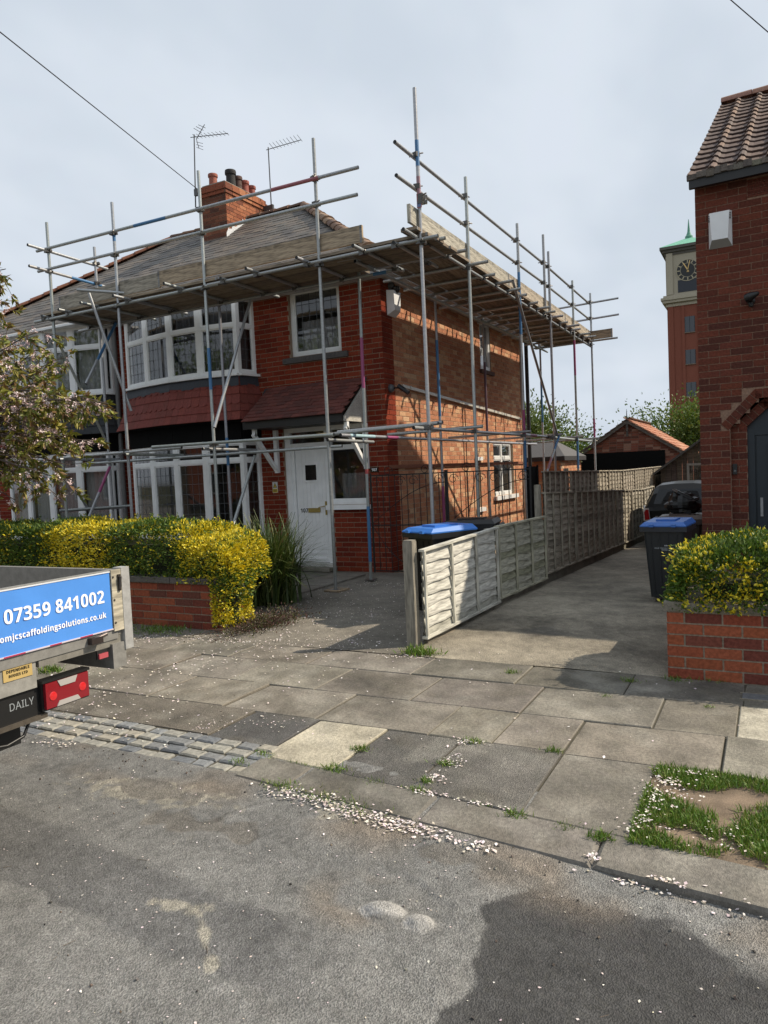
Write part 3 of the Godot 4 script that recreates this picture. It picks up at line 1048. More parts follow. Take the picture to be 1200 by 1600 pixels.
# ---------------------------------------------------------------- the scaffolded house
const HX := -5.45
const HZ := -10.54
const EAVE := 4.82
const PARTY := -11.19
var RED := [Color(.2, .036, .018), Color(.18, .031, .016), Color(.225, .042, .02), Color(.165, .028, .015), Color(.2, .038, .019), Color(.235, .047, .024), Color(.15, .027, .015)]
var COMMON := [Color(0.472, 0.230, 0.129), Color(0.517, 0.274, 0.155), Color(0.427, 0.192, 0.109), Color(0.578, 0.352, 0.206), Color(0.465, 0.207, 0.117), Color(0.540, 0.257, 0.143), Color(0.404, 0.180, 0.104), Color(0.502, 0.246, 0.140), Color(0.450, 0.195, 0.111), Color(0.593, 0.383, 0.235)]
const BAY := [Vector2(-7.96, -10.54), Vector2(-8.05, -10.15), Vector2(-8.8, -10.03), Vector2(-9.5, -10.03), Vector2(-10.2, -10.15), Vector2(-10.88, -10.33), Vector2(-10.95, -10.54)]
func gable_slopes() -> float: return 2.95 / 4.06
func bay_window(house: Node3D, called: String, pts: Array, y0: float, y1: float, ht: float, lead: bool, col: Color, blind: Color) -> void:
	var n := Node3D.new()
	put(house, n, called)
	for k in pts.size() - 1:
		var a := Vector3(pts[k + 1].x, y0, pts[k + 1].y)
		var b := Vector3(pts[k].x, y0, pts[k].y)
		var u := (b - a)
		var w := u.length()
		u = u.normalized()
		var nr := u.cross(Vector3.UP).normalized()
		window(n, a, u, nr, w, y1 - y0, [1.0], ht, {"lead": lead, "inset": 0.0, "fw": .06, "col": col})
		if y0 > 3.0 or not lead:
			curtain(n, "net_curtain", a + u * .05 - nr * .16, u, nr, w - .1, (y1 - y0) * .97, blind, .012)
	var s := MB.new()
	var top: Array = []
	for k in pts.size() - 1:
		var a := Vector3(pts[k + 1].x, y0 - .02, pts[k + 1].y)
		var b := Vector3(pts[k].x, y0 - .02, pts[k].y)
		var u := (b - a).normalized()
		var nr := u.cross(Vector3.UP).normalized()
		s.bar(a + nr * .0 - u * .01, b + nr * .0 + u * .01, .16, .04, col)
	part(n, "sill", s, "upvc")
# the tiled skirt between the two bay windows: courses of tiles, the bottom flared
func bay_skirt(house: Node3D, pts: Array, y0: float, y1: float, flare: float, pal: Array, lead_top: bool) -> void:
	var n := Node3D.new()
	put(house, n, "tiled_skirt")
	var cen := Vector2(0, 0)
	for p in pts: cen += p
	cen /= pts.size()
	cen.y = HZ - .3
	var at := func(k: int, t: float) -> Vector3:
		var p: Vector2 = pts[k]
		var d := Vector2((p.x - cen.x) * .35, p.y - cen.y).normalized()
		var f := flare * pow(1 - t, 1.6)
		if k == 0: d = Vector2(1, 0)
		if k == pts.size() - 1: d = Vector2(-1, 0)
		return Vector3(p.x + d.x * f, lerpf(y0, y1, t), p.y + d.y * f)
	var rows := 5
	for k in pts.size() - 1:
		for j in rows:
			var t0 := float(j) / rows
			var t1 := float(j + 1) / rows
			var a0: Vector3 = at.call(k + 1, t0)
			var b0: Vector3 = at.call(k, t0)
			var a1: Vector3 = at.call(k + 1, t1)
			var b1: Vector3 = at.call(k, t1)
			var cnt := maxi(2, roundi(a0.distance_to(b0) / .165))
			for i in cnt:
				var s0 := (i + .01 + (.5 / cnt if j % 2 and i > 0 else 0.0)) / cnt
				var s1 := (i + .99) / cnt
				s0 = (i + .012) / cnt
				var p00 := a0.lerp(b0, s0)
				var p10 := a0.lerp(b0, s1)
				var p01 := a1.lerp(b1, s0)
				var p11 := a1.lerp(b1, s1)
				var nr := (p10 - p00).cross(p01 - p00).normalized()
				if nr.dot(Vector3(0, 0, 1)) < -.2 or (absf(nr.z) < .2 and nr.x * (p00.x - cen.x) < 0): nr = -nr
				var m := MB.new()
				var dn := (p00 - p01).normalized()
				var lo := 0.03
				var out0 := nr * .02
				var col: Color = pal[rng.randi() % pal.size()]
				var w := p10 - p00
				# lower edge: scalloped in two of the courses
				var pp: Array = []
				var seg := 6 if j in [2, 4] else 1
				for q in seg + 1:
					var f := float(q) / seg
					var dip := sin(f * PI) * .035 if j in [2, 4] else 0.0
					pp.append(p00 + w * f + dn * (lo - .02 + dip) + out0)
				for q in seg:
					var u0 := p01.lerp(p11, float(q) / seg) + nr * .004
					var u1 := p01.lerp(p11, float(q + 1) / seg) + nr * .004
					m.quad(pp[q], pp[q + 1], u1, u0, nr, col)
					m.quad(pp[q], pp[q + 1], pp[q + 1] - nr * .014, pp[q] - nr * .014, dn, col)
				m.quad(pp[0], pp[0] - nr * .014, p01 - nr * .01, p01 + nr * .004, -w, col)
				m.quad(pp[seg], pp[seg] - nr * .014, p11 - nr * .01, p11 + nr * .004, w, col)
				part(n, "hanging_tile", m, "tile")
	if lead_top:
		var l := MB.new()
		for k in pts.size() - 1:
			var a1: Vector3 = at.call(k + 1, .8)
			var b1: Vector3 = at.call(k, .8)
			var a2 := Vector3(pts[k + 1].x, y1 + .03, pts[k + 1].y)
			var b2 := Vector3(pts[k].x, y1 + .03, pts[k].y)
			var nr := (b1 - a1).cross(a2 - a1).normalized()
			if nr.z < 0 and absf(nr.z) > .2: nr = -nr
			var seg := 5
			for q in seg:
				var f0 := float(q) / seg
				var f1 := float(q + 1) / seg
				var d0 := (a1.lerp(b1, f0) - a2.lerp(b2, f0)).normalized() * rng.randf_range(-.03, .03)
				l.quad(a1.lerp(b1, f0) + nr * .024 + d0, a1.lerp(b1, f1) + nr * .024 + d0 * .5, a2.lerp(b2, f1) + nr * .012, a2.lerp(b2, f0) + nr * .012, nr, L(.035, .042, .052))
		part(n, "lead_flashing", l, "lead")
	# the dark band and soffit below
	var f := MB.new()
	for k in pts.size() - 1:
		var a := Vector3(pts[k + 1].x, (y0 + 2.28) / 2 - .01, pts[k + 1].y)
		var b := Vector3(pts[k].x, (y0 + 2.28) / 2 - .01, pts[k].y)
		f.bar(a, b, .07, y0 - 2.28 - .02, L(.009, .009, .01))
		var a0: Vector3 = at.call(k + 1, 0.0)
		var b0: Vector3 = at.call(k, 0.0)
		f.quad(a + Vector3.UP * .14, b + Vector3.UP * .14, b0 - Vector3.UP * .012, a0 - Vector3.UP * .012, Vector3.DOWN, L(.012, .012, .013))
	part(n, "fascia_board", f, "matt")
func main_house() -> void:
	var h := thing("brick_house", "red brick semi-detached house with tiled bay and white door inside the scaffolding", "house", Vector3(0, 0, 0))
	var u := Vector3.RIGHT
	var nz := Vector3(0, 0, 1)
	# front wall: from the party line to the corner
	var W := HX - PARTY
	var o := Vector3(PARTY, -.5, HZ)
	var X := func(x: float) -> float: return x - PARTY
	var holes: Array = [
		Rect2(X.call(-10.86), .5 + .55, -8.05 + 10.86, 2.28 - .55), Rect2(X.call(-10.86), .5 + 3.3, -8.05 + 10.86, EAVE - 3.3 + .2),
		Rect2(X.call(-7.47), .5 + .02, .93, 2.42), Rect2(X.call(-6.54), .5 + 1.1, .7, 1.34),
		Rect2(X.call(-7.22), .5 + 3.64, 1.01, 1.14)]
	var wf := Node3D.new()
	put(h, wf, "front_wall")
	var mb := MB.new()
	backing(mb, o, u, nz, W, EAVE + .5, holes, .24, L(.3, .22, .16))
	part(wf, "mortar", mb, "brick")
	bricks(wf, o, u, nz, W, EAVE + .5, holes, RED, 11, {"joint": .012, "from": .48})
	# side wall
	var ws := Node3D.new()
	put(h, ws, "side_wall")
	var us := Vector3(0, 0, -1)
	var ns := Vector3.RIGHT
	var os := Vector3(HX, -.5, HZ)
	var SW := 7.56
	var S := func(z: float) -> float: return HZ - z
	var sh: Array = [Rect2(S.call(-15.05), .5 + 3.72, .66, 1.05), Rect2(S.call(-15.65), .5 + .96, 1.42, 1.22), Rect2(S.call(-14.55), .5 + .78, .22, .98)]
	var mb2 := MB.new()
	backing(mb2, os + us * .24, us, ns, SW - .24, EAVE + .5, sh.map(func(q): return Rect2(q.position - Vector2(.24, 0), q.size)), .24, L(.46, .36, .26))
	part(ws, "mortar", mb2, "brick")
	# quoin of red facing bricks, then mottled commons
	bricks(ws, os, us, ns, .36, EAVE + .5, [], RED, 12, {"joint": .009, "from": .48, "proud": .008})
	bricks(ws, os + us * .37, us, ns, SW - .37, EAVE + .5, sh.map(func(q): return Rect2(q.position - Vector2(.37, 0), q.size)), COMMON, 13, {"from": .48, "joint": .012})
	lay_bricks(300)
	var band := MB.new()
	band.bx(HX + .002, HX + .035, 1.66, 1.72, HZ - 7.5, HZ - .02, L(.25, .11, .07))
	part(ws, "string_course", band, "brick")
	# back and party walls close the box
	var bk := MB.new()
	bk.bx(PARTY, HX - .24, -.5, EAVE, HZ - SW, HZ - SW + .24, L(.3, .15, .1))
	bk.bx(PARTY - .1, PARTY + .1, -.5, EAVE, HZ - SW + .24, HZ - .24, L(.3, .28, .25))
	part(h, "back_wall", bk, "brick")
	var fl := MB.new()
	fl.bx(PARTY + .1, HX - .24, 2.45, 2.6, HZ - SW + .24, HZ - .3, L(.25, .2, .16))
	fl.bx(PARTY + .1, HX - .24, 4.72, 4.8, HZ - SW + .24, HZ - .26, L(.5, .5, .48))
	fl.bx(PARTY + .1, HX - .24, .0, .04, HZ - SW + .24, HZ - .26, L(.18, .14, .1))
	fl.bx(PARTY + .1, HX - .24, .04, 4.72, HZ - 3.0, HZ - 2.9, L(.24, .22, .19))
	part(h, "interior", fl, "matt")
	# bay: roof cap of the bay at eaves, windows, skirt
	bay_window(h, "bay_window", BAY, 3.42, 4.76, .62, true, L(.82, .83, .82), L(.09, .095, .1))
	bay_window(h, "bay_window", BAY, .6, 2.27, .8, true, L(.82, .83, .82), L(.16, .16, .16))
	bay_skirt(h, BAY, 2.62, 3.38, .24, [Color(.2, .045, .032), Color(.22, .05, .036), Color(.175, .04, .03), Color(.21, .05, .038)], true)
	var bb := MB.new()
	for k in BAY.size() - 1:
		bb.bar(Vector3(BAY[k + 1].x, .28, BAY[k + 1].y - .03), Vector3(BAY[k].x, .28, BAY[k].y - .03), .1, .58, L(.22, .06, .04))
	for k in BAY.size() - 2:
		bb.quad(Vector3(BAY[0].x, 4.79, HZ), Vector3(BAY[k + 1].x, 4.79, BAY[k + 1].y), Vector3(BAY[k + 2].x, 4.79, BAY[k + 2].y), Vector3(BAY[6].x, 4.79, HZ), Vector3.UP, L(.6, .6, .6))
	part(h, "bay_base", bb, "brick")
	# upper window with stone sill
	var uw := Node3D.new()
	put(h, uw, "window")
	window(uw, Vector3(-7.22, 3.64, HZ), u, nz, 1.01, 1.14, [1.0], 0.0, {"lead": true, "inset": .06, "fw": .07})
	curtain(uw, "net_curtain", Vector3(-7.1, 3.7, HZ - .2), u, nz, .8, .55, L(.32, .32, .32), .02)
	var sl := MB.new()
	sl.bx(-7.36, -6.08, 3.53, 3.62, HZ - .05, HZ + .06, L(.09, .085, .08))
	part(uw, "sill", sl, "stone")
	# side windows
	var w2 := Node3D.new()
	put(h, w2, "window")
	window(w2, Vector3(HX, 3.72, -15.05), us, ns, .66, 1.05, [1.0], 0.0, {"inset": .015, "fw": .075})
	curtain(w2, "blind", Vector3(HX - .1, 3.75, -15.1), us, ns, .56, 1.0, L(.62, .66, .7), .006)
	var sl2 := MB.new()
	sl2.bx(HX - .03, HX + .06, 3.63, 3.71, -15.8, -14.98, L(.12, .07, .055))
	part(w2, "sill", sl2, "stone")
	var w3 := Node3D.new()
	put(h, w3, "window")
	window(w3, Vector3(HX, .96, -15.65), us, ns, 1.42, 1.22, [1.0, 1.0], .7, {"inset": .05, "fw": .07})
	var sl3 := MB.new()
	sl3.bx(HX - .03, HX + .09, .87, .955, -17.15, -15.57, L(.74, .75, .74))
	part(w3, "sill", sl3, "upvc")
	var w4 := Node3D.new()
	put(h, w4, "window")
	window(w4, Vector3(HX, .78, -14.55), us, ns, .22, .98, [1.0], 0.0, {"inset": .05, "fw": .045})
	var sl4 := MB.new()
	sl4.bx(HX - .03, HX + .08, .69, .775, -14.86, -14.47, L(.74, .75, .74))
	sl4.bx(HX + .002, HX + .05, 1.765, 1.84, -14.86, -14.47, L(.74, .75, .74))
	part(w4, "sill", sl4, "upvc")
	# door in its frame, toplight and side window
	var df := Node3D.new()
	put(h, df, "front_door")
	var wc := L(.84, .85, .845)
	var dz := HZ - .05
	var fr := MB.new()
	fr.bx(-7.47, -7.36, .06, 2.44, dz - .06, dz + .02, wc)
	fr.bx(-7.36, -7.30, .06, 2.08, dz - .06, dz, wc)
	fr.bx(-6.66, -6.54, .06, 2.44, dz - .06, dz + .02, wc)
	fr.bx(-7.36, -6.66, 2.08, 2.17, dz - .06, dz + .01, wc)
	fr.bx(-7.36, -6.66, 2.36, 2.44, dz - .06, dz + .01, wc)
	fr.bx(-6.54, -5.84, 2.36, 2.44, dz - .06, dz + .01, wc)
	fr.bx(-5.90, -5.84, 1.1, 2.36, dz - .06, dz + .01, wc)
	fr.bx(-6.54, -5.9, 2.02, 2.1, dz - .06, dz + .008, wc)
	fr.bx(-6.56, -5.84, 1.1, 1.2, dz - .06, dz + .012, wc)
	part(df, "frame", fr, "upvc")
	var si := MB.new()
	si.bx(-6.62, -5.8, 1.02, 1.095, HZ - .1, HZ + .09, wc)
	part(df, "window_sill", si, "upvc")
	var leafm := MB.new()
	leafm.bx(-7.29, -6.67, .12, 2.07, dz - .055, dz - .02, wc)
	for k in 7:
		leafm.bx(-7.23 + k * .078, -7.23 + k * .078 + .07, .34, 1.98, dz - .02, dz - .013, wc)
	leafm.bx(-7.24, -6.72, .16, .2, dz - .02, dz - .004, wc)
	leafm.bx(-7.24, -6.72, .26, .29, dz - .02, dz - .008, wc)
	part(df, "door_leaf", leafm, "upvc")
	var dw := MB.new()
	dw.bx(-7.11, -6.83, 1.5, 1.82, dz - .013, dz + .002, wc)
	part(df, "light_surround", dw, "upvc")
	var gl := MB.new()
	gl.bx(-7.08, -6.86, 1.53, 1.79, dz + .002, dz + .006, Color.WHITE)
	part(df, "door_light", gl, "gloss_dark")
	var lb := MB.new()
	lb.bx(-7.06, -6.82, .975, 1.05, dz - .013, dz + .004, L(.36, .27, .08))
	part(df, "letter_plate", lb, "alloy")
	var hd := MB.new()
	hd.bx(-6.715, -6.685, .93, 1.16, dz - .013, dz + .002, L(.36, .27, .08))
	hd.tube(Vector3(-6.7, 1.08, dz), Vector3(-6.7, 1.08, dz + .05), .008, .008, 8, L(.36, .27, .08))
	hd.tube(Vector3(-6.7, 1.08, dz + .05), Vector3(-6.82, 1.06, dz + .05), .008, .007, 8, L(.36, .27, .08))
	part(df, "handle", hd, "alloy")
	lettering(df, "house_number", "107", .07, Transform3D(Basis(), Vector3(-7.15, 1.01, dz - .01)), "black_ink", true)
	for q in [[-7.36, -6.66, 2.17, 2.36], [-6.54, -5.9, 2.1, 2.36], [-6.54, -5.9, 1.2, 2.02]]:
		var g2 := MB.new()
		g2.bx(q[0], q[1], q[2], q[3], dz - .03, dz - .024, Color.WHITE)
		part(df, "pane", g2, "glass")
	curtain(df, "net_curtain", Vector3(-6.5, 1.2, dz - .25), u, nz, .58, .42, L(.25, .25, .24), .012)
	var stp := MB.new()
	stp.bx(-7.5, -6.5, .0, .055, HZ - .2, HZ + .26, L(.22, .2, .17))
	stp.bx(-7.5, -6.52, .055, .11, HZ - .12, HZ + .05, L(.55, .54, .52))
	part(df, "door_step", stp, "concrete")
	# porch: lean-to roof of tiles on two curved white brackets
	var pr := Node3D.new()
	put(h, pr, "porch_roof")
	var e0 := Vector3(-7.72, 2.53, -9.78)
	var sl_ := (Vector3(-7.72, 3.1, HZ + .01) - e0)
	var deck := MB.new()
	deck.quad(e0, Vector3(-5.8, 2.53, -9.78), Vector3(-5.8, 3.1, HZ + .01), e0 + sl_, Vector3.UP, L(.05, .04, .035))
	deck.bx(-7.74, -5.82, 2.42, 2.54, -9.84, -9.78, L(.012, .012, .013))
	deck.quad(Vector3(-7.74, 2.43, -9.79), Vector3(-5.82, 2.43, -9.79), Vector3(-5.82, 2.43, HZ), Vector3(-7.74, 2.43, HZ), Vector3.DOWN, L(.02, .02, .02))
	part(pr, "fascia_board", deck, "paint")
	roof_pieces(pr, "roof_tile", "roof_tiles", e0 + Vector3(0, 0, .05), u, sl_.normalized(), 1.94, sl_.length(), .165, .1, .014, [Color(.145, .042, .034), Color(.12, .037, .031), Color(.165, .05, .038), Color(.105, .036, .03)], "tile", 31, 300, func(a, b, y): return [a, b])
	var lf := MB.new()
	lf.quad(Vector3(-7.8, 3.03, HZ + .1), Vector3(-5.76, 3.03, HZ + .1), Vector3(-5.76, 3.16, HZ + .012), Vector3(-7.8, 3.16, HZ + .012), Vector3(0, 1, 1), L(.03, .035, .042))
	part(pr, "lead_flashing", lf, "lead")
	var ge := MB.new()
	ge.slab(Vector3(-5.815, 0, 0), Vector3(0, 0, 1), Vector3.UP, Vector3.RIGHT, PackedVector2Array([Vector2(HZ + .01, 2.43), Vector2(-9.82, 2.43), Vector2(-9.82, 2.5), Vector2(HZ + .01, 3.08)]), .03, L(.5, .48, .43))
	part(pr, "end_board", ge, "concrete")
	for x in [-7.6, -5.82]:
		var br := MB.new()
		br.bx(x - .035, x + .035, 1.68, 2.42, HZ + .007, HZ + .075, wc)
		var prev := Vector3(x, 1.72, HZ + .075)
		for k in range(1, 11):
			var t := k / 10.0
			var p := Vector3(x, 1.72 + .62 * t + .06 * sin(t * PI * 2) * -1, HZ + .06 + .6 * (t * t * (3 - 2 * t)))
			br.bar(prev, p, .06, .06, wc)
			prev = p
		br.bx(x - .03, x + .03, 2.3, 2.42, HZ + .6, HZ + .66, wc)
		part(pr, "bracket", br, "upvc")
	house_roof(h, PARTY, HX + .3, true, 41)
	chimney(h)
	# gutter and black downpipe at the back corner, grey downpipe at the party line
	var gt := MB.new()
	gt.tube(Vector3(PARTY, EAVE - .03, HZ + .33), Vector3(HX + .36, EAVE - .03, HZ + .33), .055, .055, 8, L(.03, .03, .032))
	gt.tube(Vector3(HX + .35, EAVE - .03, HZ + .33), Vector3(HX + .35, EAVE - .03, HZ - 7.9), .055, .055, 8, L(.03, .03, .032))
	gt.tube(Vector3(HX + .09, .1, HZ - 7.62), Vector3(HX + .09, EAVE, HZ - 7.62), .05, .05, 8, L(.012, .012, .013))
	part(h, "gutter", gt, "plastic")
	var dp := MB.new()
	dp.tube(Vector3(-11.3, 0, HZ + .08), Vector3(-11.3, EAVE, HZ + .08), .045, .045, 8, L(.11, .11, .11))
	part(h, "downpipe", dp, "paint")
	var sf := MB.new()
	sf.bx(PARTY, HX + .3, EAVE - .13, EAVE - .115, HZ + .008, HZ + .3, L(.5, .5, .49))
	sf.bx(PARTY, HX + .3, EAVE - .14, EAVE + .0, HZ + .3, HZ + .32, L(.3, .3, .3))
	sf.bx(HX + .01, HX + .3, EAVE - .128, EAVE - .113, HZ - 7.8, HZ, L(.4, .4, .39))
	sf.bx(HX + .3, HX + .32, EAVE - .14, EAVE + .0, HZ - 7.8, HZ + .3, L(.3, .3, .3))
	part(h, "soffit", sf, "paint")
# one half of the hipped slate roof. x0 is the party line side, x1 the eave at the free end
func house_roof(h: Node3D, xp: float, xe: float, right: bool, seed_: int) -> void:
	var rf := Node3D.new()
	put(h, rf, "roof")
	var ze := HZ + .3
	var zr := -14.32
	var run := ze - zr
	var ridge := 7.68
	var rise := ridge - EAVE
	var s := Vector3(0, rise, -run).normalized()
	var Ls := Vector3(0, rise, -run).length()
	var xr := xe - run if right else xe + run
	var m := MB.new()
	var A := Vector3(xp, EAVE, ze)
	var B := Vector3(xe, EAVE, ze)
	var Cc := Vector3(xr, ridge, zr)
	var D := Vector3(xp, ridge, zr)
	var zb := zr - run
	var c := L(.06, .055, .05)
	m.quad(A, B, Cc, D, Vector3(0, 1, 1), c)
	m.flat3(B, Vector3(xe, EAVE, zb), Cc, Vector3(1 if right else -1, 1, 0), c)
	m.quad(Vector3(xp, EAVE, zb), Vector3(xe, EAVE, zb), Cc, D, Vector3(0, 1, -1), c)
	part(rf, "roof_deck", m, "matt")
	var pal := [Color(.105, .09, .078), Color(.09, .08, .07), Color(.125, .105, .088), Color(.075, .068, .062), Color(.11, .1, .09), Color(.14, .118, .095)]
	var W := absf(xe - xp)
	var x_left := minf(xp, xe)
	var keep := func(a: float, b: float, y: float) -> Array:
		var cut := run * y / Ls
		if right: return [a, minf(b, W - cut)] if a < W - cut else []
		return [maxf(a, cut), b] if b > cut else []
	roof_pieces(rf, "slate", "slates", Vector3(x_left, EAVE, ze), Vector3.RIGHT, s, W, Ls, .3, .185, .009, pal, "slate", seed_, 300 if right else 120, keep, 1.5)
	if right:
		var s2 := Vector3(-run, rise, 0).normalized()
		var W2 := run * 2
		var keep2 := func(a: float, b: float, y: float) -> Array:
			var cut := run * y / Ls
			var p := maxf(a, cut)
			var q := minf(b, W2 - cut)
			return [p, q] if q > p else []
		roof_pieces(rf, "side_slate", "side_slates", Vector3(xe, EAVE, ze), Vector3(0, 0, -1), s2, W2, Ls, .3, .185, .009, pal, "slate", seed_ + 1, 0, keep2, 1.5)
	# ridge and hip tiles
	var cap := func(a: Vector3, b: Vector3, called: String, cols: Array, lump: float) -> void:
		var cnt := int(a.distance_to(b) / .33)
		for k in cnt:
			var p := a.lerp(b, float(k) / cnt)
			var q := a.lerp(b, float(k + 1) / cnt)
			var mm := MB.new()
			var d := (q - p).normalized()
			var sd := d.cross(Vector3.UP).normalized()
			var up := sd.cross(d).normalized()
			var col: Color = cols[rng.randi() % cols.size()]
			var lift := up * (.02 + rng.randf() * lump)
			for w in 6:
				var t0 := PI * w / 6
				var t1 := PI * (w + 1) / 6
				var e0 := sd * cos(t0) * .13 + up * sin(t0) * .09
				var e1 := sd * cos(t1) * .13 + up * sin(t1) * .09
				mm.quadn([p + e0 * .9 + lift, p + e1 * .9 + lift, q + e1 * 1.1 + lift + d * .02, q + e0 * 1.1 + lift + d * .02], [e0.normalized(), e1.normalized(), e1.normalized(), e0.normalized()], col)
				mm.flat3(q + lift + d * .02, q + e0 * 1.1 + lift + d * .02, q + e1 * 1.1 + lift + d * .02, d, col)
			part(rf, called, mm, "tile")
	cap.call(D, Cc, "ridge_tile", [Color(.15, .08, .05), Color(.12, .07, .05), Color(.19, .1, .06)], .006)
	if right:
		cap.call(Cc, B, "hip_tile", [Color(.26, .17, .11), Color(.2, .12, .08), Color(.16, .1, .075), Color(.3, .2, .13)], .025)
	else:
		cap.call(Cc, B, "hip_tile", [Color(.22, .09, .05), Color(.2, .085, .05)], .004)
func chimney(h: Node3D) -> void:
	var ch := Node3D.new()
	put(h, ch, "chimney")
	var x0 := -11.5
	var x1 := -10.8
	var z0 := -14.95
	var z1 := -13.5
	var yt := 8.32
	var m := MB.new()
	m.bx(x0, x1, 6.4, yt, z0, z1, L(.25, .19, .14))
	m.bx(x0 + .02, x1 - .02, yt, yt + .05, z0 + .02, z1 - .02, L(.3, .28, .24))
	part(ch, "stack_core", m, "brick")
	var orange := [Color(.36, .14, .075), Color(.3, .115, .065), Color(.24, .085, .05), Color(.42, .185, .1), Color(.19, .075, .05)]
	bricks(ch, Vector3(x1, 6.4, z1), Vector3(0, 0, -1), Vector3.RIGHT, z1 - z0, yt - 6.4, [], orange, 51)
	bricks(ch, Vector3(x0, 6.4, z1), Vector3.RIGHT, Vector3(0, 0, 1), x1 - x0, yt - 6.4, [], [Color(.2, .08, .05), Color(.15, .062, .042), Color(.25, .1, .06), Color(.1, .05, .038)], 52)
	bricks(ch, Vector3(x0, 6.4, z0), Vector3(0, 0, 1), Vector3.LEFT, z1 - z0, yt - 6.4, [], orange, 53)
	for q in [[yt - .23, .03], [yt - .15, .055], [yt - .07, .03]]:
		bricks(ch, Vector3(x1 + q[1], q[0], z1 + q[1]), Vector3(0, 0, -1), Vector3.RIGHT, z1 - z0 + q[1] * 2, .075, [], orange, 54)
		bricks(ch, Vector3(x0 - q[1], q[0], z1 + q[1]), Vector3.RIGHT, Vector3(0, 0, 1), x1 - x0 + q[1] * 2, .075, [], [Color(.26, .085, .05), Color(.21, .07, .045)], 55)
		var cm := MB.new()
		cm.bx(x0 - q[1] + .001, x1 + q[1] - .001, q[0], q[0] + .078, z0 - q[1], z1 + q[1] - .001, L(.22, .14, .1))
		part(ch, "corbel", cm, "brick")
	lay_bricks(120)
	var pc := [[Color(.3, .1, .07), .3, .1], [Color(.02, .02, .021), .42, .115], [Color(.09, .05, .04), .36, .1], [Color(.3, .085, .06), .34, .1], [Color(.27, .08, .058), .3, .1]]
	for k in 5:
		var pm := MB.new()
		var z := -13.72 - k * .255
		var x := -11.28 if k == 0 else -11.0
		if k == 0: z = -13.68
		var r: float = pc[k][2]
		var hh: float = pc[k][1]
		pm.lathe(Vector3(x, yt + .03, z), [[r, 0], [r * .92, hh * .7], [r * .92, hh * .74], [r * 1.12, hh * .78], [r * 1.15, hh * .9], [r * 1.08, hh], [r * .85, hh], [r * .8, hh * .6], [0.0, hh * .6]], 18, pc[k][0])
		part(ch, "chimney_pot", pm, "tile")
	var fl := MB.new()
	for k in 9:
		var z := -13.45 - k * .1
		var y := EAVE + (7.68 - EAVE) * (HZ + .3 - z) / 4.08
		fl.quad(Vector3(x1 + .014, y - .03, z), Vector3(x1 + .014, y + .05, z - .1), Vector3(x1 + .014, y + .24 - k * .012 + rng.randf_range(-.05, .03), z - .1), Vector3(x1 + .014, y + .13 + rng.randf_range(-.04, .04), z), Vector3.RIGHT, L(.55, .57, .6))
	part(ch, "lead_flashing", fl, "lead")
